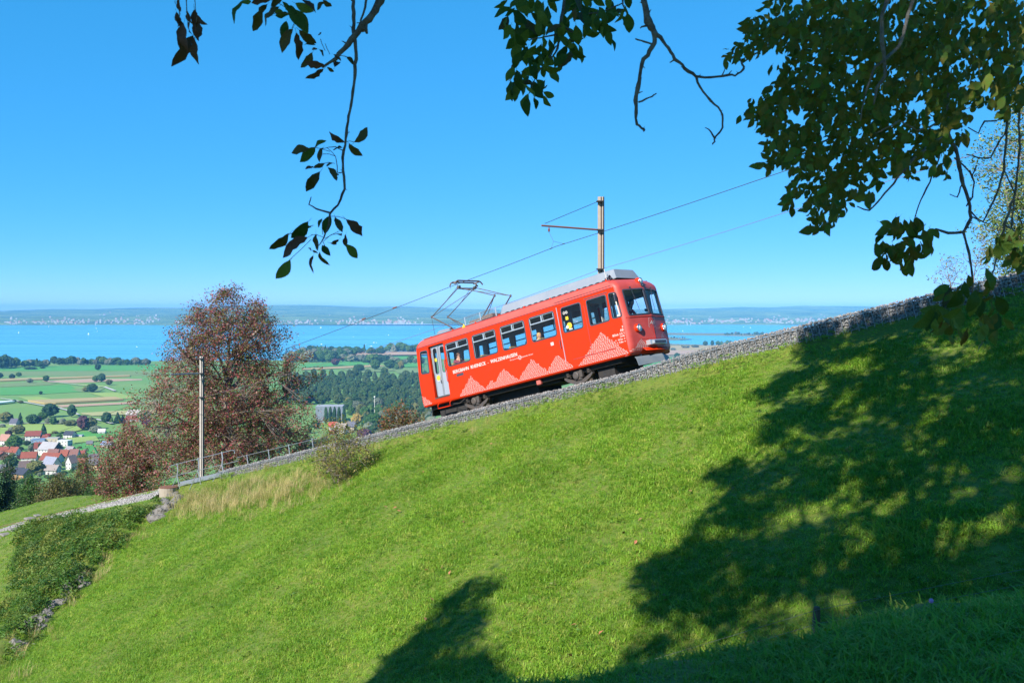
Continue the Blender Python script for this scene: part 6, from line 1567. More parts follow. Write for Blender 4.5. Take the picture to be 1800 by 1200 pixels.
# the wood below the lake plain: every crown its own tree
W_ = []
for _ in range(4000):
    px = rng.uniform(505, 760); py = rng.uniform(662, 768)
    if px < 560 and py > 712: continue
    if px < 640 and 735 < py: continue
    if 545 < px < 612 and py > 712: continue
    if all(abs(px - a) > 8.0 or abs(py - b) > 3.6 for a, b in W_): W_.append((px, py))
    if len(W_) >= 270: break
W_.sort(key=lambda q: -q[1])
wv, wf = [], []
for i, (px, py) in enumerate(W_):
    h_ = 17.5 * F / onv(px, py).y * rng.uniform(.8, 1.2)
    o = valley_tree(px, py, h_, h_ * rng.uniform(.55, .85), 'cone' if rng.random() < .12 else 'round', rng.choice(('green', 'dark', 'dark', 'green', 'olive', 'grey')), 'crown in the front of the dense green wood left of the railcar', group='trees of the dense wood')
    if i >= 70:                                  # the rest of the wood reads as one mass
        me = o.data; b = sum(len(x) for x in wv); mw = o.matrix_basis
        co = np.empty(len(me.vertices) * 3); me.vertices.foreach_get('co', co); M_ = np.array(Matrix.LocRotScale(o.location, o.rotation_euler, o.scale))
        wv.append(co.reshape(-1, 3) @ M_[:3, :3].T + M_[:3, 3]); wf += [tuple(b + k for k in p_.vertices) for p_ in me.polygons]
        bpy.data.objects.remove(o)
me = bpy.data.meshes.new('wood_canopy'); me.from_pydata(np.concatenate(wv).tolist(), [], wf)
me.materials.append(mat('wood_canopy', (.022, .06, .014), .8, spec=.2, var=(.05, .075, .022), vscale=.045))
tag(link('wood_canopy', me), kind='stuff')
# ------------------------------------------------------------------ village houses
HM = {}
def hmat(c, nm):
    if c not in HM: HM[c] = mat(nm, c, .85, var=tuple(x * .86 for x in c), vscale=.5)
    return HM[c]
WHT = (.50, .49, .47); CRM = (.44, .37, .27); WOOD = (.34, .20, .085); RED = (.19, .045, .03); ORG = (.22, .055, .03); PINK = (.17, .075, .06); GRY = (.12, .12, .14); DRK = (.03, .035, .055); BRN = (.13, .085, .07)
M_win = mat('window_dark', (.03, .04, .055), .15); M_frame = mat('window_frame', (.70, .68, .65), .7); M_chim = mat('chimney_brick', (.33, .20, .16), .9)
def shape_verts(w, d, h, rise, over, ridge):
    """gable roof slabs; ridge along local x"""
    t = .22; return w, d, h, rise
def house(label, x0, x1, y0, y1, wall, roof, ridge='x', yaw=0., eave=.55, flat=False, group=None, storeys=2, name='house', dark_gable=None, annex=None):
    cx = (x0 + x1) / 2; p = onv(cx, y1); m_ = p.y / F; w = (x1 - x0) * m_ * .92; tot = (y1 - y0) * m_ * 1.02; d = w * .72 if ridge == 'x' else w * .95
    if ridge == 'y': w, d = d, w * .92
    h = tot * eave if not flat else tot * .9; rise = tot - h
    root = empty(name, Matrix.Translation(p + Vector((0, d * .3, -.1))) @ Matrix.Rotation(R(yaw) + (R(90) if ridge == 'y' else 0), 4, 'Z'), label, 'house' if name == 'house' else name.replace('_', ' '), group)
    mb = MB(); X, Y_ = w / 2, d / 2
    vs_ = [(-X, -Y_, -1), (X, -Y_, -1), (X, Y_, -1), (-X, Y_, -1), (-X, -Y_, h), (X, -Y_, h), (X, Y_, h), (-X, Y_, h)]
    if flat: mb.add(vs_, [(0, 1, 5, 4), (1, 2, 6, 5), (2, 3, 7, 6), (3, 0, 4, 7), (4, 5, 6, 7)])
    else: mb.add(vs_ + [(-X, 0, h + rise), (X, 0, h + rise)], [(0, 1, 5, 4), (2, 3, 7, 6), (1, 2, 6, 9, 5), (3, 0, 4, 8, 7)])
    mb.build('wall', hmat(wall, 'house_wall'), root)
    if flat:
        mb = MB(); mb.bbox((0, 0, h + .15), (w + .5, d + .5, .3), .05); ro = mb.build('roof', hmat(roof, 'house_roof'), root)
    else:
        o_ = .7; t = .25; mb = MB(); sl = rise / Y_
        for s_ in (-1, 1):
            a = [(-X - o_, s_ * (Y_ + o_), h - sl * o_ + .12), (X + o_, s_ * (Y_ + o_), h - sl * o_ + .12), (X + o_, 0, h + rise + .12), (-X - o_, 0, h + rise + .12)]
            b = [(q[0], q[1], q[2] + t) for q in a]; mb.add(a + b, [(0, 3, 2, 1), (4, 5, 6, 7), (0, 1, 5, 4), (1, 2, 6, 5), (3, 0, 4, 7)])
        ro = mb.build('roof', hmat(roof, 'house_roof'), root)
        mb = MB(); mb.bbox((X * .35, Y_ * .25, h + rise * .95), (.7, .6, 1.9), .04); mb.build('chimney', M_chim, ro)
    if dark_gable is not None and not flat:
        mb = MB()
        for s_ in (-1, 1): mb.add([(s_ * (X + .06), -Y_ * .95, h * .95), (s_ * (X + .06), Y_ * .95, h * .95), (s_ * (X + .06), 0, h + rise * .95)], [(0, 1, 2)])
        mb.build('gable_boards', hmat(dark_gable, 'gable_boards'), root)
    fh = h / storeys
    wm = MB(); wm.bbox((0, 0, 0), (1.25, .10, 1.4), .03); wme = wm.mesh('window', M_frame)
    pm = MB(); pm.box((0, -.06, 0), (1.0, .02, 1.15)); pme = pm.mesh('pane', M_win)
    def win(x, y, z, rz):
        o = link('window', wme, root, (x, y, z)); o.rotation_euler = (0, 0, rz); link('pane', pme, o)
    nw = max(2, min(5, int(w / 3.4)))
    for st in range(storeys):
        z = fh * (st + .55)
        if fh < 1.9 and st: continue
        for i in range(nw):
            x = -X + w * (i + .5) / nw
            win(x, -Y_ - .05, z, 0)
        for i in range(2): win(X + .05, -Y_ + d * (i + .5) / 2, z, R(90)); win(-X - .05, -Y_ + d * (i + .5) / 2, z, R(-90))
    mb = MB(); mb.bbox((-X * .1, -Y_ - .06, 1.0), (1.1, .1, 2.1), .03); mb.build('door', hmat(BRN, 'house_door'), root)
    return root
VG = 'houses of the village'
house('long white house with red tiled roof near the dark spruce', 43.5, 70, 758, 774, WHT, RED, 'x', 12)
house('white villa with dark blue hip roof alone on the meadow edge', 112, 131, 758, 770, WHT, DRK, 'x', -14)
house('low annex with pale blue flat roof beside the dark roofed villa', 132, 145, 764, 769, WHT, (.30, .36, .45), flat=True, storeys=1)
house('white cube house with flat roof above the dark carport', 101, 123, 773, 784, WHT, (.6, .6, .6), flat=True, yaw=-10)
house('cream flat roofed house with wide eaves behind the white cube', 79.5, 102, 769, 778, CRM, (.42, .39, .36), flat=True, yaw=8, storeys=1)
house('long low shed with blue flat roof', 54, 79, 771, 779, (.16, .24, .38), (.14, .22, .36), flat=True, yaw=8, storeys=1, name='shed')
house('big chalet with grey roof and dark brown gable boards', 68, 104, 778, 800, WHT, (.30, .29, .30), 'x', -20, .5, dark_gable=(.05, .03, .025))
house('white house with small red roof left of the grey chalet', 60, 72, 778, 798, WHT, RED, 'x', 15, .62)
house('small house with grey roof right of the chalet', 114, 131, 785, 795, (.36, .33, .32), (.27, .25, .26), 'x', -25, .45)
house('first house of the pink roofed row', 83, 103, 790, 805, WHT, PINK, 'x', -8, .4)
house('middle house of the row with bright orange roof', 104, 120, 791, 805, WHT, ORG, 'x', -8, .4)
house('last house of the pink roofed row with skylights', 121, 138, 790, 805, WHT, PINK, 'x', -8, .42)
house('wide house with orange red roof behind the grey gable', 71, 106, 797, 814, WHT, ORG, 'x', -10, .42)
house('white house with blue grey gable roof and bare white gable', 73, 103, 804, 826, WHT, (.22, .23, .29), 'x', -28, .42)
house('white house with low grey brown hip roof and porch', 75, 102, 818, 834, WHT, (.26, .22, .20), 'x', -6, .55)
house('tall white house with brown roof and open gable', 116, 132, 801, 825, WHT, (.27, .18, .16), 'y', -24, .55)
house('yellow house with steep dark grey mansard roof beside the red tree', 155, 172, 799, 826, (.62, .46, .24), (.11, .10, .12), 'x', 10, .5)
house('white house with bright red roof in the village middle left', 36, 62, 795, 812, WHT, ORG, 'x', 14, .5)
house('house with orange roof and white balcony near the left edge', 15, 34, 786, 801, (.55, .55, .58), ORG, 'x', -22, .5)
house('orange roof at the left edge behind the trees', -8, 13, 786, 798, CRM, ORG, 'x', 10, .45)
house('brown gabled house with orange roof at the left edge', -10, 13, 795, 808, (.16, .09, .06), ORG, 'y', 30, .5)
house('white house with brown roof at the left edge of the village', -2, 19, 764, 782, WHT, (.33, .17, .13), 'x', -20, .5)
house('cream house with dark gable roof below the brown roofed one', 2, 15, 778, 790, CRM, GRY, 'y', 20, .55)
house('blue walled house with dark brown roof behind the wooden barn', 33, 52, 811, 827, (.25, .33, .48), (.11, .075, .07), 'x', 12, .5)
house('wooden barn with dark blue roof beside the large olive tree', 21, 52, 824, 843, WOOD, DRK, 'x', -24, .58, name='barn', storeys=1)
house('low lean to with rusty red roof in front of the wooden barn', 22, 42, 834, 842, WOOD, (.33, .12, .08), 'x', -10, .55, name='shed', storeys=1)
house('small white house with red roof beside the red maple', 71, 85, 765, 774, WHT, RED, 'x', -10, .45)
house('farmhouse with dark roof between olive tree and spruce', 17, 32, 736, 748, (.36, .36, .38), (.08, .08, .11), 'x', -15, .45)
house('long grey barn with pale roof at the field edge', 222, 252, 721, 737, (.20, .17, .18), (.40, .36, .33), 'x', -8, .6, name='barn')
house('red roofed farmhouse in front of the long grey barn', 220, 245, 731, 741, WHT, RED, 'x', 10, .45)
house('white house glimpsed above the left red tree', 172, 184, 754, 763, WHT, (.5, .48, .46), 'x', 10, .55)
house('yellow house glimpsed beside the left red tree', 152, 162, 775, 784, (.62, .40, .14), GRY, 'x', 10, .6)
house('white house with blue roof glimpsed through the red tree', 178, 198, 776, 786, WHT, (.22, .30, .46), 'x', -10, .55)
house('white house half hidden behind the red tree crown', 226, 246, 790, 804, WHT, RED, 'x', -10, .5)
house('white house hidden behind the large red tree', 380, 404, 752, 768, WHT, ORG, 'x', -10, .5)
house('orange roofed house glimpsed through the large red tree', 468, 490, 742, 756, WHT, ORG, 'x', 6, .5)
house('white house with bright red roof left of the chalet pair', 577, 592, 742, 755, WHT, (.45, .06, .05), 'x', 8, .5)
house('chalet with grey brown roof and flower balcony below the wood', 588, 611, 744, 762, WHT, (.33, .28, .25), 'x', -22, .48, dark_gable=(.08, .05, .04))
house('chalet with dark roof right of the grey brown one', 609, 626, 741, 757, CRM, (.10, .10, .13), 'x', -20, .5)
house('low red roofed shed in front of the chalet pair', 578, 588, 756, 764, BRN, ORG, 'x', 10, .45, name='shed', storeys=1)
house('white works hall with flat roof behind the poplars', 553, 604, 711, 741, (.17, .20, .24), (.30, .31, .33), flat=True, yaw=4, storeys=1, name='works_hall')
house('small white house with dark roof behind the cream flat roof', 105, 113, 771, 778, WHT, DRK, 'x', 10, .5, storeys=1)
house('white house with red roof right of the pink roofed row', 139, 150, 792, 803, WHT, RED, 'x', -12, .5)
house('low white garage with grey roof below the hip roofed house', 92, 101, 832, 839, WHT, GRY, 'x', -8, .5, storeys=1)
house('small house with red roof left of the narrow cypress', 51, 61, 785, 794, CRM, RED, 'x', 16, .5)
house('white house with brown roof below the orange roof at left', 14, 28, 806, 819, WHT, BRN, 'x', -18, .5)
house('grey roofed house behind the dark evergreen at far left', -6, 8, 817, 831, WHT, GRY, 'x', 12, .5)
house('small red roofed house between the olive tree and the mansard', 136, 148, 806, 817, WHT, ORG, 'x', 8, .5)
# lamp mast above the wood
p = onv(658.5, 733); m_ = p.y / F
fm = empty('flood_light_mast', Matrix.Translation(p), 'tall white mast with round head in front of the wood', 'mast')
mb = MB(); mb.lathe((0, 0, 0), (0, 0, 1), [(.35, 0), (.22, 36 * m_)], 8); mb.build('pole', M_frame, fm)
mb = MB(); mb.lathe((0, 0, 34.5 * m_), (0, 0, 1), [(.2, 0), (1.0, .4), (1.1, 1.2), (.3, 2.0), (0, 2.1)], 12); mb.build('head', M_frame, fm)
# ------------------------------------------------------------------ boats on the lake
M_hull = mat('boat_hull', (.78, .78, .76), .4); M_sail = mat('sail_cloth', (.85, .84, .80), .7); M_cabin = mat('boat_cabin', (.35, .30, .28), .5)
def hull(mb, l, b, h):
    n = 8; vs_ = []
    for i in range(n + 1):
        t = i / n; x = -l / 2 + l * t; w = b / 2 * (1 - max(0, (t - .35) / .65) ** 2) * (.85 + .15 * min(1, t * 4))
        vs_ += [(x, -w, h * (1 + .25 * t)), (x, -w * .6, -.3), (x, w * .6, -.3), (x, w, h * (1 + .25 * t))]
    mb.add(vs_, [(i * 4 + k, (i + 1) * 4 + k, (i + 1) * 4 + k + 1, i * 4 + k + 1) for i in range(n) for k in range(3)] + [(i * 4 + 3, (i + 1) * 4 + 3, (i + 1) * 4, i * 4) for i in range(n)] + [(0, 1, 2, 3)])
def sailboat(px, py, hpx, label):
    p = onz(px, py, LAKE_Z); k = hpx * p.y / F / 12.5
    r_ = empty('sailing_boat', Matrix.Translation(p) @ Matrix.Rotation(rng.uniform(0, 6.28), 4, 'Z') @ Matrix.Scale(max(.8, min(2.2, k)), 4), label, 'sailing boat', 'boats on the lake')
    mb = MB(); hull(mb, 9, 2.8, .9); mb.build('hull', M_hull, r_)
    mb = MB(); mb.bar((.6, 0, .6), (.6, 0, 12.6), .09, 6); mb.build('mast', M_alu, r_)
    mb = MB(); mb.add([(.5, 0, 1.8), (-3.8, .4, 1.9), (-2.2, .7, 5), (.5, 0, 12.2), (-1.0, .55, 8.6)], [(0, 1, 2), (0, 2, 4), (0, 4, 3)]); mb.add([(.8, 0, 10.8), (4.2, 0, 1.3), (.9, .9, 1.6), (1.6, .5, 5.)], [(0, 3, 1), (3, 2, 1), (0, 2, 3)]); mb.build('sail', M_sail, r_)
def motorboat(px, py, lpx, label):
    p = onz(px, py, LAKE_Z); k = lpx * p.y / F / 9.
    r_ = empty('motor_boat', Matrix.Translation(p) @ Matrix.Rotation(rng.uniform(-.4, .4), 4, 'Z') @ Matrix.Scale(k, 4), label, 'motor boat', 'boats on the lake')
    mb = MB(); hull(mb, 9, 3, 1.1); mb.build('hull', M_hull, r_)
    mb = MB(); mb.bbox((-.4, 0, 1.9), (3.6, 2.0, 1.4), .25); mb.build('cabin', M_sail, r_); mb = MB(); mb.bbox((.0, 0, 2.1), (3.0, 2.06, .5), .1); mb.build('window', M_win, r_)
for px, py, h_, lab in ((36.5, 577, 2.2, 'tiny sailing boat near the far shore at left'), (32.6, 585.5, 2.6, 'sailing boat in front of the one near the far left shore'), (86, 575, 4, 'tall sailing boat close to the far shore town at left'), (155.4, 588, 4.2, 'largest sailing boat left of the red tree'), (171, 583, 2.4, 'sailing boat right of the largest one at left'), (169, 577.4, 2.0, 'small distant sailing boat above its pair'), (525, 590, 5, 'tall sailing boat right of the red tree'), (564, 576.5, 3, 'left boat of the pair near the far shore at centre'), (580, 576.5, 2.4, 'right boat of the pair near the far shore at centre'), (642.6, 577.5, 3, 'sailing boat near the far shore left of the pantograph'), (737.4, 579, 3.4, 'sailing boat behind the rear of the railcar'), (1200, 582.5, 2.2, 'sailing boat just right of the railcar front'), (1307, 575, 2.2, 'left sailing boat of the three off the eastern shore'), (1319, 576.5, 2.4, 'white sailing boat second from left off the eastern shore'), (1373, 579.5, 2.4, 'sailing boat lowest above the wall at right'), (1388, 578, 2.0, 'sailing boat above the wall next to the lowest'), (1400, 576.5, 2.4, 'last sailing boat before the wall hides the lake')): sailboat(px, py, h_, lab)
for px, py, l_, lab in ((240.5, 609.8, 3.2, 'motor boat drawing a dark wake left of the red tree'), (565, 605, 3.6, 'white motor boat before the wide tree belt'), (657.5, 602.3, 4.2, 'larger white motor boat near the shore belt'), (661.8, 602.4, 2.2, 'small motor boat beside the larger one'), (652.7, 608.8, 4, 'white motor boat just above the shore trees'), (643, 605.5, 2.2, 'tiny boat over the slim poplar'), (621, 592.2, 2, 'small dark boat in open water at centre'), (683, 589, 2.4, 'faint motor boat in open water left of the railcar')): motorboat(px, py, l_, lab)
# ------------------------------------------------------------------ the large tree over the viewer: hanging branches in view, crown and trunk outside it
M_wleaf = mat('walnut_leaf', (.035, .075, .014), .6, spec=.15, island=[(.045, .11, .016), (.07, .16, .022), (.035, .085, .013), (.10, .19, .03), (.07, .11, .018)], var=(.13, .11, .02), vscale=14, transl=.35)
M_wleaf1 = mat('walnut_leaf_green', (.042, .105, .014), .6, spec=.2, var=(.09, .14, .02), vscale=16, transl=.32, objvar=.5)
M_wleaf2 = mat('walnut_leaf_spotted', (.075, .085, .014), .55, spec=.3, var=(.05, .028, .01), vscale=22, transl=.18, objvar=.3)
M_wleaf3 = mat('walnut_leaf_withered', (.085, .042, .015), .75, var=(.035, .018, .009), vscale=20, transl=.08, objvar=.3)
M_wbark = mat('walnut_bark', (.065, .055, .045), .9, var=(.16, .145, .115), vscale=16, bump=.5, bscale=60)
wb_ = Vector((-6.0, -4.5, 0)); wb_.z = float(ground(wb_.x, wb_.y))
wal = empty('walnut_tree', Matrix.Translation(wb_), 'large shady broadleaf tree hanging its dark branches into the top of the picture', 'tree')
def leaf_mesh(name, seed, m, curl=.25, ragged=0.):
    """unit leaf from the stalk at the origin along +x, folded along its midrib"""
    q = random.Random(seed); n = 8; v = []; f = []
    prof = [.08, .50, .80, .97, 1., .86, .56, .05]; ang = q.uniform(-.3, .3)
    for i in range(n):
        t = i / (n - 1); w = .26 * prof[i]; z = -curl * t * t + .04 * math.sin(t * 9 + seed); y0 = .05 * math.sin(t * 3.1) * (1 if seed % 2 else -1)
        wl = w * (1 - ragged * q.random()); wr = w * (1 - ragged * q.random()); fold = .30 + q.uniform(-.08, .08)
        v += [(t, y0 - wl, z + wl * fold), (t, y0, z), (t, y0 + wr, z + wr * fold)]
    for i in range(n - 1):
        for k in (0, 1): f.append((i * 3 + k, (i + 1) * 3 + k, (i + 1) * 3 + k + 1, i * 3 + k + 1))
    b = len(v); v += [(-.22, .0, .03), (-.22, .012, .03), (.02, .012, 0), (.02, -.006, 0)]; f.append((b, b + 1, b + 2, b + 3))
    me = bpy.data.meshes.new(name); me.from_pydata(v, [], f); me.materials.append(m)
    me.polygons.foreach_set('use_smooth', [True] * len(f)); return me
LG = [leaf_mesh('leaf', i, M_wleaf1, .12 + .1 * i) for i in range(4)]
LS = [leaf_mesh('leaf', 10 + i, M_wleaf2, .15 + .12 * i, .3) for i in range(3)]
LW = [leaf_mesh('leaf', 20 + i, M_wleaf3, .3 + .2 * i, .5) for i in range(3)]
CAMQ = Vector((0, 1, 0))
def leaf_matrix(p, q, roll):
    """leaf from p to q with its face turned by roll about its own axis"""
    d = q - p; l = d.length; x = d.normalized(); y = x.cross(Vector((0, 1, 0)))
    if y.length < 1e-4: y = Vector((1, 0, 0))
    y.normalize(); z = x.cross(y); r = Matrix.Rotation(roll, 3, x); y = r @ y; z = r @ z
    return Matrix(((x.x * l, y.x * l, z.x * l, p.x), (x.y * l, y.y * l, z.y * l, p.y), (x.z * l, y.z * l, z.z * l, p.z), (0, 0, 0, 1)))
wq = random.Random(77)
TW = Matrix.Translation(-wb_)
def branch(paths, Y, name='branch'):
    """paths: lists of (px, py, thickness px, depth offset)"""
    mb = MB()
    for pa in paths:
        pts = []; rs = []
        for i in range(len(pa) - 1):
            (x0, y0, t0, d0), (x1, y1, t1, d1) = pa[i], pa[i + 1]; n_ = max(2, int(math.hypot(x1 - x0, y1 - y0) / 9))
            for k in range(n_):
                t = k / n_; j_ = wq.gauss(0, .8) if 0 < k else 0
                yy_ = Y + d0 + (d1 - d0) * t; pts.append(at(x0 + (x1 - x0) * t + j_, y0 + (y1 - y0) * t + wq.gauss(0, .6), yy_) - wb_); rs.append((t0 + (t1 - t0) * t) * .5 * yy_ / F * wq.uniform(.85, 1.22))
        x1, y1, t1, d1 = pa[-1]; pts.append(at(x1, y1, Y + d1) - wb_); rs.append(t1 * .5 * (Y + d1) / F)
        mb.tube(pts, rs, 7)
        for i in range(2, len(pts) - 1):                      # bark knobs
            if wq.random() < .16: d = Vector((wq.gauss(0, 1), wq.gauss(0, .4), wq.gauss(0, 1))).normalized(); mb.tube([pts[i], pts[i] + d * rs[i] * 2.4], [rs[i] * .5, rs[i] * .12], 4)
    return mb.build(name, M_wbark, wal, smooth=True)
def leaf(par, x0, y0, x1, y1, Y, kind='g', roll=None):
    dy = wq.uniform(-.05, .05)
    p = at(x0, y0, Y) - wb_; q = at(x1, y1, Y + dy) - wb_; ms_ = {'g': LG, 's': LS, 'w': LW}[kind]
    o = link('leaf', wq.choice(ms_), par); o.matrix_basis = leaf_matrix(p, q, wq.uniform(-.9, .9) + math.pi / 2 * 0 if roll is None else roll); return o
def stalk(mb, x0, y0, x1, y1, Y, w=1.4): mb.tube([at(x0, y0, Y) - wb_, at((x0 + x1) / 2 + (y1 - y0) * .08, (y0 + y1) / 2 - 2, Y) - wb_, at(x1, y1, Y) - wb_], [w * .5 * Y / F] * 3, 4)
# hanging branch at the left
Y1 = 5.8
b1 = branch([[(700, -60, 15, .1), (672, -6, 15, 0), (655, 26, 13, 0), (634, 48, 11, 0), (612, 77, 9, 0), (590, 103, 7, 0), (566, 119, 4, 0)], [(655, 22, 9, 0), (640, 46, 7, 0)], [(618, -40, 6, .05), (622, 22, 6, 0), (622, 60, 6, 0), (626, 95, 6, 0), (622, 150, 5.5, 0), (617, 185, 5, 0), (609, 235, 5, 0), (604, 265, 4.6, 0), (603, 300, 4.5, 0), (606, 332, 4.3, 0), (594, 360, 4, 0), (580, 375, 3.8, 0), (578, 395, 3.2, 0), (569, 418, 2.5, 0), (560, 432, 1.5, 0)],
             [(580, 374, 3.4, 0), (556, 367, 2.8, 0), (543, 360, 2.2, 0), (547, 346, 1.4, 0)], [(643, 40, 7, 0), (645, 60, 5, 0), (642, 52, 3, 0)], [(604, 265, 2, 0), (590, 258, 1.4, 0), (566, 262, 1, 0)], [(602, 303, 2, 0), (593, 303, 1.6, 0), (590, 275, 1.2, 0), (575, 260, 1, 0)],
             [(640, 55, 9, 0), (634, 36, 3, 0), (642, 12, 3.5, 0), (648, -20, 4, 0)]], Y1)
Z7 = lambda x, y: (280 + x / 2.4, y / 2.4)
mb = MB()
for (x0, y0, x1, y1, k) in ((824, 600, 888, 541, 's'), (800, 606, 850, 664, 's'), (784, 600, 712, 576, 'w'), (772, 622, 728, 622, 's'), (634, 627, 554, 644, 's'), (657, 622, 598, 685, 'g'), (656, 622, 686, 586, 'g'), (692, 622, 664, 670, 's'), (652, 706, 612, 708, 'w'), (650, 708, 694, 686, 's'), (678, 725, 624, 810, 's'), (712, 705, 752, 752, 's'), (730, 690, 700, 696, 's'), (735, 745, 755, 720, 's'),
    (722, 910, 698, 978, 'g'), (742, 915, 776, 972, 's'), (788, 926, 864, 992, 'w'), (688, 922, 660, 952, 'g'), (627, 936, 562, 1012, 'g'), (642, 958, 580, 992, 'g'), (624, 1002, 500, 1060, 'w'), (546, 986, 472, 1058, 's'), (552, 1098, 498, 1174, 'g'), (660, 985, 654, 1054, 's'), (688, 1036, 714, 1066, 'g'), (676, 1064, 704, 1132, 's'), (650, 1078, 618, 1138, 'w'), (756, 1010, 716, 1056, 'w'), (788, 988, 772, 1054, 'w'), (790, 1030, 832, 1092, 'g'), (770, 985, 748, 996, 's'), (640, 1045, 625, 1060, 'w'), (620, 940, 600, 975, 'g'), (645, 1055, 665, 1070, 's'),
    (360, 2, 290, 76, 'g'), (345, 15, 388, 2, 'g'), (432, 40, 388, 132, 's'), (470, 45, 438, 108, 's'), (540, 40, 628, 124, 'g'), (560, 60, 626, 132, 'g'), (575, 15, 646, 46, 'g'), (536, 92, 514, 146, 'g'), (562, 122, 510, 206, 's'), (590, 128, 660, 184, 's'), (578, 140, 612, 240, 'w'), (646, 222, 606, 284, 's'), (698, 275, 622, 272, 'w'), (692, 292, 640, 346, 'w'), (708, 284, 738, 302, 's'), (676, 210, 700, 238, 's'), (784, 238, 824, 264, 's'), (668, 208, 640, 208, 'w'), (700, 5, 664, 40, 's'), (806, -4, 828, 16, 's'), (470, 0, 388, 16, 'w'), (505, 28, 440, 66, 's'), (520, 8, 566, 66, 'g'), (490, 66, 545, 58, 'g'), (600, 0, 660, 22, 'w'), (520, -5, 470, 30, 's'), (670, 150, 682, 136, 'w'), (735, 230, 770, 250, 'w'), (580, 60, 540, 20, 'g'), (455, 20, 420, 60, 's'), (610, 190, 655, 180, 's'), (690, 0, 730, 30, 's'), (480, 40, 530, 70, 'g'), (740, 285, 760, 240, 'w')):
    leaf(b1, *Z7(x0, y0), *Z7(x1, y1), Y1 + wq.uniform(-.12, .12), k)
for a in ((690, 1000, 640, 990), (690, 1020, 760, 975), (640, 1010, 545, 1100), (700, 1005, 760, 985), (650, 950, 545, 990), (725, 912, 790, 926), (690, 990, 690, 940), (690, 1020, 700, 1060), (780, 600, 826, 600), (745, 660, 690, 650), (720, 640, 640, 622), (740, 690, 692, 690), (700, 215, 680, 165), (745, 240, 790, 240), (560, 120, 600, 60), (545, 40, 470, 0), (550, 60, 470, 60), (720, 230, 700, 185)): stalk(mb, *Z7(*a[:2]), *Z7(*a[2:]), Y1)
mb.build('leaf_stalk', M_wbark, b1)
# withered tuft at the far left
b0 = branch([[(316, -40, 4, 0), (314, 0, 3, 0), (316, 25, 2, 0), (313, 48, 1.5, 0)], [(330, -40, 3, 0), (328, 10, 1.6, 0), (330, 45, 1.2, 0)], [(341, -30, 2.5, 0), (343, 5, 1.6, 0), (345, 40, 1.2, 0)]], 5.2)
for (x0, y0, x1, y1) in ((78, 0, 88, 48), (70, 0, 60, 12), (72, 52, 92, 118), (118, 42, 118, 112), (92, 108, 90, 200), (104, 100, 80, 198), (148, 42, 164, 150), (158, 60, 184, 106), (142, 152, 96, 266), (150, 160, 128, 262), (64, 70, 70, 110), (130, 80, 105, 140), (150, 100, 140, 140), (165, 100, 172, 152)): leaf(b0, *Z7(x0, y0), *Z7(x1, y1), 5.2 + wq.uniform(-.06, .06), 'w')
# leafy tuft at the top centre
Y2 = 7.6
b2 = branch([[(1010, -80, 8, .2), (992, 0, 6, 0), (985, 50, 5, 0), (980, 85, 4, 0), (962, 118, 2.5, 0)], [(985, 45, 4, 0), (1005, 55, 3, 0), (1020, 60, 3, 0)], [(1000, 30, 3, 0), (1060, 20, 2.5, 0), (1096, 5, 2, 0)], [(1092, -30, 4, 0), (1095, 10, 3, 0), (1106, 32, 2, 0)], [(985, 60, 3, 0), (930, 70, 2, 0), (905, 60, 1.5, 0)], [(978, 80, 2.5, 0), (945, 130, 2, 0), (930, 165, 1.2, 0)]], Y2)
def pip(p, poly): return inpoly(p, poly)
P2 = [(880, -20), (1112, -20), (1110, 22), (1082, 42), (1062, 62), (1035, 58), (1012, 92), (985, 102), (970, 110), (962, 140), (945, 168), (905, 165), (902, 110), (912, 80), (890, 45)]
n_ = 0
while n_ < 150:
    x, y = wq.uniform(870, 1120), wq.uniform(-15, 170)
    if not pip((x, y), P2): continue
    a = wq.gauss(math.pi / 2, .75); l = wq.uniform(20, 36); leaf(b2, x, y, x + math.cos(a) * l, y + math.sin(a) * l, Y2 + wq.uniform(-.5, .5), 's' if wq.random() < .13 else 'g', wq.uniform(-1.1, 1.1)); n_ += 1
for (x0, y0, x1, y1, k) in ((928, 172, 925, 200, 'g'), (938, 172, 946, 190, 'g'), (956, 168, 964, 188, 'g'), (955, 162, 975, 170, 'g'), (908, 112, 890, 122, 'w'), (915, 134, 898, 148, 'w'), (952, 156, 963, 154, 'w'), (898, 142, 890, 172, 'g'), (905, 150, 906, 178, 'g'), (1068, 42, 1062, 64, 'g'), (1092, 30, 1104, 40, 'g')): leaf(b2, x0, y0, x1, y1, Y2, k)
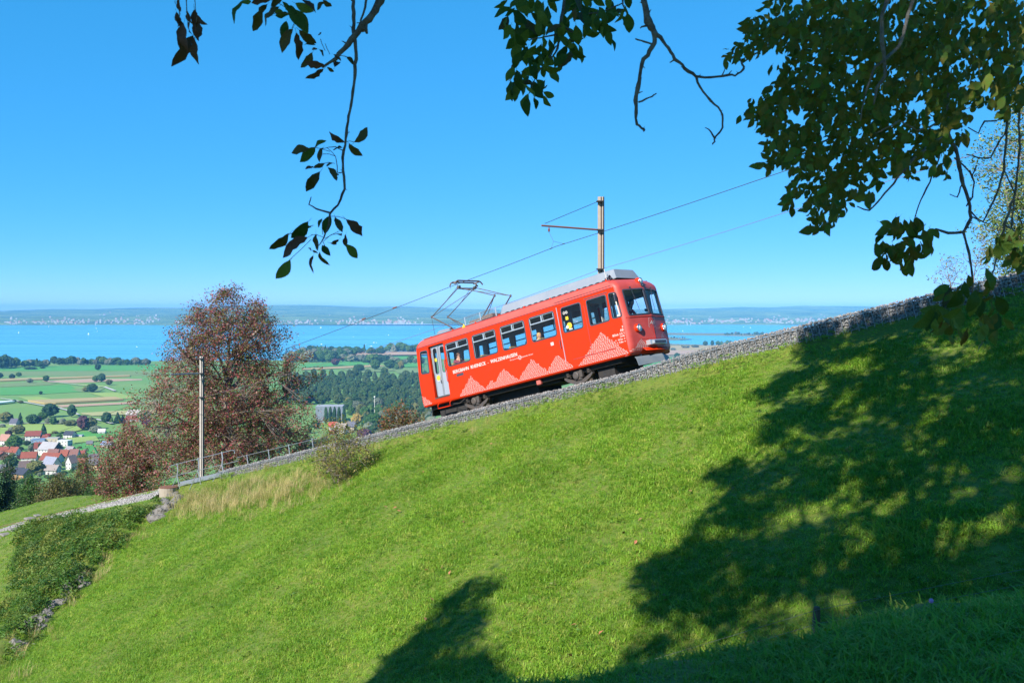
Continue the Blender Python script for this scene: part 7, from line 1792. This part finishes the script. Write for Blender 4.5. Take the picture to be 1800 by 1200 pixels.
# bare branch
Z8 = lambda x, y: (860 + x / 3.913, y / 3.913)
def P8(l): return [(*Z8(x, y), t / 3.913, d) for x, y, t, d in l]
branch([P8([(1050, -120, 60, .1), (1062, 0, 42, 0), (1080, 80, 42, 0), (1092, 150, 52, 0), (1118, 195, 46, 0), (1135, 235, 40, 0), (1138, 295, 34, 0), (1100, 350, 30, 0), (1060, 410, 28, 0), (1042, 480, 26, 0), (1032, 560, 26, 0), (1020, 620, 32, 0), (1006, 690, 30, 0), (1010, 780, 22, 0), (1016, 858, 20, 0), (1045, 880, 16, 0), (1068, 892, 16, 0), (1058, 905, 8, 0)]),
        P8([(1135, 308, 14, 0), (1090, 300, 12, 0), (1045, 282, 12, 0), (1004, 268, 10, 0)]), P8([(1026, 706, 14, 0), (1080, 685, 12, 0), (1120, 662, 10, 0), (1150, 644, 8, 0)]),
        P8([(1130, 210, 34, 0), (1180, 258, 28, 0), (1215, 310, 22, 0), (1250, 360, 22, 0), (1275, 408, 24, 0), (1330, 450, 22, 0), (1370, 488, 22, 0), (1420, 525, 22, 0), (1480, 538, 17, 0), (1560, 530, 17, 0), (1640, 520, 16, 0), (1690, 518, 16, 0), (1730, 495, 16, 0), (1752, 460, 16, 0), (1735, 430, 12, 0), (1722, 395, 9, 0)]),
        P8([(1425, 530, 18, 0), (1450, 600, 17, 0), (1495, 660, 16, 0), (1545, 715, 16, 0), (1592, 765, 15, 0), (1606, 820, 15, 0), (1605, 880, 14, 0), (1580, 920, 14, 0), (1550, 950, 14, 0), (1552, 975, 12, 0), (1535, 995, 10, 0)]), P8([(1550, 950, 12, 0), (1525, 905, 10, 0), (1510, 890, 8, 0), (1484, 880, 6, 0)]),
        P8([(1272, 408, 12, 0), (1258, 418, 10, 0), (1242, 432, 8, 0)]), P8([(1600, 520, 10, 0), (1615, 495, 8, 0), (1622, 468, 5, 0)]), P8([(1650, 518, 10, 0), (1656, 500, 8, 0), (1668, 486, 5, 0)]), P8([(1110, 180, 22, 0), (1060, 182, 14, 0), (1038, 196, 7, 0)]), P8([(1065, 5, 18, 0), (1045, 15, 10, 0), (1036, 20, 4, 0)]), P8([(1030, 640, 10, 0), (1050, 632, 5, 0), (1056, 628, 2, 0)]), P8([(1014, 620, 10, 0), (1000, 605, 4, 0)])], 5.4)
# the mass at the upper right
Z9 = lambda x, y: (1240 + x / 1.875, y / 1.875)
def P9(l): return [(*Z9(x, y), t, d) for x, y, t, d in l]
b4 = branch([P9([(760, -80, 10, 1.), (610, -120, 10, -1.8), (600, 0, 8, -2.), (580, 60, 7, -2.), (582, 140, 7, -2.), (590, 200, 6, -2.), (592, 250, 6, -2.), (565, 290, 5, -2.), (555, 345, 3, -2.)]), P9([(610, -120, 7, -1.8), (700, -60, 7, -1.8), (640, 150, 6, -1.9), (590, 200, 4, -2.)]), P9([(640, 150, 4, -1.9), (560, 220, 4, -1.9), (530, 300, 3, -1.9), (510, 400, 2, -1.9)]), P9([(760, -80, 10, 1.), (780, 100, 9, 1), (800, 300, 8, 1), (800, 440, 7.5, 1), (830, 510, 7, 1), (845, 590, 6.5, 1), (872, 680, 6, 1), (875, 720, 6, 1), (850, 765, 5, 1), (865, 820, 4.5, 1), (876, 880, 4, 1), (880, 960, 3, 1)]),
             P9([(850, 765, 5, 1), (800, 768, 5, 1), (760, 755, 3.5, 1), (700, 780, 2, 1)]), P9([(800, 440, 5, 1), (735, 480, 5, -.8), (680, 530, 4.5, -1.4), (630, 590, 4, -1.4), (590, 640, 3, -1), (540, 695, 3, 1), (500, 680, 2, 1)]), P9([(800, 380, 4, 1.2), (740, 420, 4, -.8), (700, 430, 3, -1.5), (640, 400, 3, -1.6), (560, 440, 2, -1.6)]), P9([(870, 560, 3.5, 1), (886, 600, 3, 1), (880, 650, 3, 1), (860, 680, 2.5, 1)]), P9([(820, 520, 3, 1), (850, 545, 3, 1), (880, 575, 3, 1), (893, 545, 2, 1)]),
             P9([(760, -80, 10, 1.), (1000, -60, 8, .6), (1010, 200, 5, .6), (1000, 330, 5, .6), (992, 430, 4.5, .6), (985, 560, 4, .6), (960, 640, 3.5, .6), (915, 730, 3, .6), (880, 715, 2.5, .6)]), P9([(1000, -60, 8, .6), (1030, 200, 4, .7), (1035, 500, 4, .7), (1020, 640, 4, .7), (985, 740, 4, .7), (960, 850, 3, .7), (940, 920, 2.5, .7)]), P9([(990, 430, 3, .6), (940, 520, 3, .6), (900, 520, 2.5, .6), (860, 510, 2, .6)]), P9([(985, 740, 3, .7), (1040, 770, 3, .7)]), P9([(1020, 640, 3, .7), (985, 560, 2, .7)]), P9([(960, 400, 3, .9), (920, 400, 3, .9), (900, 440, 2.5, .9), (865, 420, 2, .9)]),
             P9([(1020, 640, 3, .7), (1000, 830, 3, .7), (1030, 900, 3, .7)]), P9([(780, 440, 3, 1.2), (770, 520, 3, 1.2), (740, 600, 3, 1.2), (710, 660, 2.5, 1.2), (690, 720, 2, 1.2)]), P9([(850, 600, 2.5, 1), (830, 650, 2.2, 1), (805, 640, 1.5, 1)]), P9([(870, 690, 3, 1), (900, 725, 2.5, 1), (935, 738, 1.5, 1)]), P9([(300, 20, 4, 0), (260, 110, 3.5, 0), (160, 180, 3, 0), (120, 210, 2, 0)]), P9([(420, 100, 4, .5), (360, 220, 3, .5), (280, 300, 3, .5), (180, 330, 2, .5)]), P9([(560, 340, 4, .8), (460, 420, 3, .8), (340, 500, 3, .8), (250, 540, 2, .8)])], 6.2)
P4 = [Z9(*p) for p in ((205, -20), (180, 60), (150, 40), (135, 75), (128, 130), (60, 175), (60, 210), (90, 195), (135, 190), (200, 150), (230, 170), (215, 215), (250, 240), (205, 290), (175, 310), (105, 345), (110, 430), (145, 405), (175, 395), (200, 440), (190, 480), (215, 500), (160, 560), (205, 565), (240, 525), (285, 540), (300, 580), (250, 640), (270, 700), (300, 640), (330, 640), (345, 740), (380, 770), (420, 730), (480, 700), (470, 640), (540, 660), (570, 600), (640, 560), (700, 600), (730, 560), (800, 580), (790, 500), (850, 470), (860, 400), (890, 350), (960, 330), (985, 380), (1060, 370), (1060, -20))]
HOLES = [Z9(*p) + (r / 1.875,) for *p, r in ((310, 375, 38), (690, 330, 28), (240, 190, 22), (810, 300, 24), (560, 480, 20), (660, 470, 26), (850, 260, 20), (900, 230, 16), (750, 400, 22), (430, 520, 14), (350, 560, 18), (600, 560, 22), (540, 600, 20), (930, 300, 22), (700, 560, 26), (760, 520, 22), (820, 420, 22), (480, 350, 10), (870, 60, 20), (530, 40, 12), (640, 120, 9), (400, 470, 12), (300, 480, 12), (870, 400, 20), (900, 370, 26), (470, 610, 16), (640, 620, 20), (620, 230, 12), (170, 360, 14), (1000, 330, 12))]
stuff_m = []
def one_leaf(x, y, a, l, Y, kind): return (x, y, x + math.cos(a) * l, y + math.sin(a) * l, Y, kind)
cand = []
CL = []
while len(CL) < 1350:
    x, y = wq.uniform(1255, 1810), wq.uniform(-15, 420)
    if pip((x, y), P4): CL.append((x, y, wq.uniform(4.6, 8.6)))
for x, y, Y in CL:                                    # sprays of leaves hanging from twigs
    for _ in range(wq.randrange(3, 7)):
        xx, yy_ = x + wq.gauss(0, 11), y + wq.gauss(0, 11)
        if not pip((xx, yy_), P4) or any(math.hypot(xx - hx, yy_ - hy) < hr * 1.0 for hx, hy, hr in HOLES): continue
        l = wq.uniform(.042, .072) * F / Y * wq.uniform(.8, 1.1); cand.append(one_leaf(xx, yy_, wq.gauss(math.pi / 2 + .25, .7), l, Y + wq.uniform(-.15, .15), 'g' if wq.random() < .9 else 's'))
P5 = [Z9(*p) for p in ((545, 730), (600, 730), (640, 690), (700, 700), (745, 745), (765, 800), (700, 820), (690, 840), (650, 880), (625, 870), (620, 820), (590, 850), (565, 850), (560, 800), (590, 780))]
P6 = [Z9(*p) for p in ((730, 1030), (770, 960), (820, 910), (860, 870), (930, 870), (960, 940), (985, 1000), (985, 1050), (960, 1080), (920, 1060), (880, 1060), (830, 1110), (780, 1100), (775, 1050))]
P7 = [Z9(*p) for p in ((920, 820), (975, 760), (1060, 730), (1060, 860), (1000, 840), (960, 800), (930, 830))]
for poly, nl, Y, l0, l1 in ((P5, 84, 6.4, 16, 30), (P6, 48, 4.6, 22, 42), (P7, 34, 5.4, 18, 32)):
    k = 0
    xs_ = [p[0] for p in poly]; ys_ = [p[1] for p in poly]
    while k < nl:
        x, y = wq.uniform(min(xs_), max(xs_)), wq.uniform(min(ys_), max(ys_))
        if not pip((x, y), poly): continue
        cand.append(one_leaf(x, y, wq.gauss(math.pi / 2 + .1, .6), wq.uniform(l0, l1), Y + wq.uniform(-.25, .25), 's' if wq.random() < .12 else 'g')); k += 1
for c in ((1720, 560, 1745, 612, 4.2, 'g'), (1735, 570, 1722, 600, 4.2, 'g'), (1700, 578, 1693, 610, 4.3, 's'), (1668, 590, 1676, 606, 4.2, 'g'), (1690, 540, 1660, 560, 4.2, 'g'), (1645, 560, 1638, 588, 4.2, 'g'), (1750, 520, 1768, 556, 4.3, 'g')): cand.append(c)
cand.sort(key=lambda c: -math.hypot(c[2] - c[0], c[3] - c[1]))
nobj = sum(1 for ch in wal.children for l_ in ch.children if l_.name.startswith('leaf'))
room = max(0, 298 - nobj)
for i, c in enumerate(cand):
    if i < room: leaf(b4, *c[:4], c[4], c[5], wq.uniform(-1.1, 1.1))
    else: stuff_m.append(c)
# sheer number: the remaining leaves of this tree, in view and in the crown outside it, are one part
base_v = np.array([tuple(v_.co) for v_ in LG[1].vertices]); base_f = np.array([tuple(p_.vertices) for p_ in LG[1].polygons])
sv, sf = [], []
for i, c in enumerate(stuff_m):
    p = at(c[0], c[1], c[4]) - wb_; q = at(c[2], c[3], c[4] + wq.uniform(-.05, .05)) - wb_; M_ = np.array(leaf_matrix(p, q, wq.uniform(-1.1, 1.1)))
    sv.append(base_v @ M_[:3, :3].T + M_[:3, 3]); sf.append(base_f + i * len(base_v))
tag(link('leaves', np_mesh('leaves', np.concatenate(sv), np.concatenate(sf), M_wleaf, smooth=True), wal), kind='stuff')
# crown outside the picture: clumps of leaves that shade the meadow as the tree does
SH1 = [(1300, 1230), (1075, 1230), (1090, 1150), (1135, 1085), (1150, 1045), (1108, 1000), (1150, 985), (1238, 952), (1212, 925), (1285, 872), (1250, 832), (1340, 800), (1358, 745), (1330, 690), (1390, 655), (1420, 610), (1440, 565), (1560, 545), (1660, 520), (1900, 470), (1900, 1230)]
SH2 = [(606, 1225), (640, 1195), (700, 1148), (745, 1108), (782, 1060), (815, 1028), (842, 1018), (862, 1036), (852, 1078), (836, 1118), (852, 1165), (890, 1225)]
LIT = [(1475, 897, 42, 20), (1392, 915, 34, 14), (1300, 946, 15, 8), (1690, 945, 34, 22), (1762, 925, 44, 24), (1702, 1012, 22, 10), (1688, 986, 18, 9), (1315, 1066, 22, 12), (1400, 1070, 26, 14), (1478, 1076, 24, 12), (1212, 1092, 26, 16), (1240, 1122, 30, 14), (1190, 1162, 34, 18), (1330, 1152, 18, 12), (1505, 648, 46, 10), (1650, 615, 30, 10), (1710, 624, 26, 12), (1420, 702, 26, 7), (1640, 735, 20, 8), (1475, 725, 16, 6), (1610, 760, 16, 7), (1500, 575, 30, 9), (1570, 558, 20, 8), (1640, 545, 14, 10), (1700, 830, 16, 8), (1290, 1010, 20, 8), (1560, 900, 14, 8), (1530, 850, 14, 6)]
cl_c = []
def cast(px, py, zlo, zhi):
    p = hit(px, py, 3.5, 60, .06)
    if p is None: return None
    for _ in range(12):
        zt_ = wq.uniform(zlo, zhi); L_ = (zt_ - p.z) / SUN.z; c = p + SUN * L_
        if c.y < .3: return c, p
        x, y = 900 + F * c.x / c.y, HY - F * c.z / c.y
        if y < -90 or x < -250 or x > 2100: return c, p
        zlo += .8; zhi += .8
    return None
n_ = 0; tries = 0
while n_ < 1000 and tries < 16000:
    tries += 1
    px, py = wq.uniform(1070, 1880), wq.uniform(475, 1225)
    if not pip((px, py), SH1): continue
    r_ = cast(px, py, 6.0, 12.5)
    if r_ is None: continue
    if wq.random() > min(1, (r_[1].y / 27) ** 2.6 + .04): continue
    if any(((px - a) / (rx * 1.05 + 6)) ** 2 + ((py - b) / (ry * 1.15 + 5)) ** 2 < 1 for a, b, rx, ry in LIT): continue
    cl_c.append((r_[0], .30)); n_ += 1
n_ = 0; sp_c = []; pt_ = hit(842, 1022, 5); sp_ = pt_ + SUN * ((8.5 - pt_.z) / SUN.z)
while n_ < 130:
    px, py = wq.uniform(600, 890), wq.uniform(1015, 1225)
    if not pip((px, py), SH2): continue
    p = hit(px, py, 3.5, 60, .06)
    if p is None: continue
    L_ = ((sp_.x - p.x) * SUN.x + (sp_.y - p.y) * SUN.y) / (SUN.x ** 2 + SUN.y ** 2) + wq.uniform(-1.2, 1.2)
    sp_c.append((p + SUN * L_, .26)); n_ += 1
for _ in range(90):                                   # the bank below the viewer lies in the same shade
    r_ = cast(wq.uniform(1250, 1880), wq.uniform(1090, 1240), 5.5, 10.)
    if r_ is not None and r_[1].y < 9: cl_c.append((r_[0], .30))
def shade(x, y, Y, zlo, zhi):                          # and so do the hanging branches
    p = at(x, y, Y)
    for _ in range(12):
        c = p + SUN * ((wq.uniform(zlo, zhi) - p.z) / SUN.z)
        if c.y < .3 or HY - F * c.z / c.y < -90: return cl_c.append((c, .30))
        zlo += .7; zhi += .7
for x, y, Y in CL[::14]: shade(x, y, Y, 5.5, 10.5)
for _ in range(40): shade(wq.uniform(480, 680), wq.uniform(0, 470), 5.8, 5., 9.)
for _ in range(25): shade(wq.uniform(890, 1100), wq.uniform(0, 190), 7.6, 6., 9.5)
for _ in range(25): shade(wq.uniform(1100, 1290), wq.uniform(0, 240), 5.4, 5., 9.)
for _ in range(30): shade(wq.uniform(1640, 1800), wq.uniform(380, 620), 4.5, 5., 9.)
cc = np.array([tuple(c) for c, _ in cl_c]); rr = np.array([r_ for _, r_ in cl_c])
pp = np.repeat(cc, 36, 0) + npr.normal(size=(len(cc) * 36, 3)) * np.repeat(rr, 36)[:, None] * .62 - np.array(wb_)
v_, f_ = leaf_quads(pp, np.full(len(pp), .21), 0., .75)
tag(link('crown', np_mesh('crown', v_, f_, M_wleaf), wal), kind='stuff')
# the slim tree beside it, whose tip shades the foot of the meadow
sb_ = Vector((sp_.x, sp_.y, float(ground(sp_.x, sp_.y))))
slim = empty('slim_tree', Matrix.Translation(sb_), 'slim pointed tree beside the large tree, outside the picture, seen only by its shadow', 'tree')
mb = MB(); mb.tube([(0, 0, -.3), (0, 0, (sp_.z - sb_.z) * .5), (0, 0, sp_.z - sb_.z)], [.22, .13, .03], 8)
pc_ = np.array([tuple(c) for c, _ in sp_c]) - np.array(sb_)
for c in pc_[::4]: mb.tube([(0, 0, max(.5, c[2] - .5)), tuple(c)], [.04, .01], 4)
mb.build('trunk', M_wbark, slim)
pp = np.repeat(pc_, 36, 0) + npr.normal(size=(len(pc_) * 36, 3)) * .18
v_, f_ = leaf_quads(pp, np.full(len(pp), .19), 0., .75)
tag(link('crown', np_mesh('crown', v_, f_, M_wleaf), slim), kind='stuff')
# trunk and limbs
mb = MB()
cen = cc.mean(0) - np.array(wb_); Hc = Vector(cen)
tk = [Vector((0, 0, -.4)), Vector((.05, .1, 1.2)), Vector((.15, .25, 2.8)), Vector((.35, .6, 4.4))]
mb.tube(tk, [.62, .46, .40, .34], 12)
for i in range(26):
    tgt = Vector(cc[wq.randrange(len(cc))]) - wb_; a = tk[-1] + Vector((wq.gauss(0, .15), wq.gauss(0, .15), wq.uniform(-.8, 0))); md = a.lerp(tgt, .5) + Vector((wq.gauss(0, .6), wq.gauss(0, .6), wq.uniform(.3, 1.2)))
    mb.tube([a, a.lerp(md, .5) + Vector((0, 0, .2)), md, md.lerp(tgt, .5), tgt], [.17, .12, .085, .05, .02], 6)
for tx, ty, tz in ((at(700, -60, 5.9)), (at(1050, -30 * 1, 5.5)), (at(760, -60, 5.9)), (at(1640, -70, 6.8)), (at(1010, -80, 7.8))):
    tgt = Vector((tx, ty, tz)) - wb_; a = tk[-1]; md = a.lerp(tgt, .55) + Vector((0, 0, 2.6)); mb.tube([a, a.lerp(md, .6) + Vector((0, 0, .6)), md, md.lerp(tgt, .6) + Vector((0, 0, .7)), tgt], [.16, .12, .085, .05, .02], 6)
mb.build('trunk', M_wbark, wal, smooth=True)
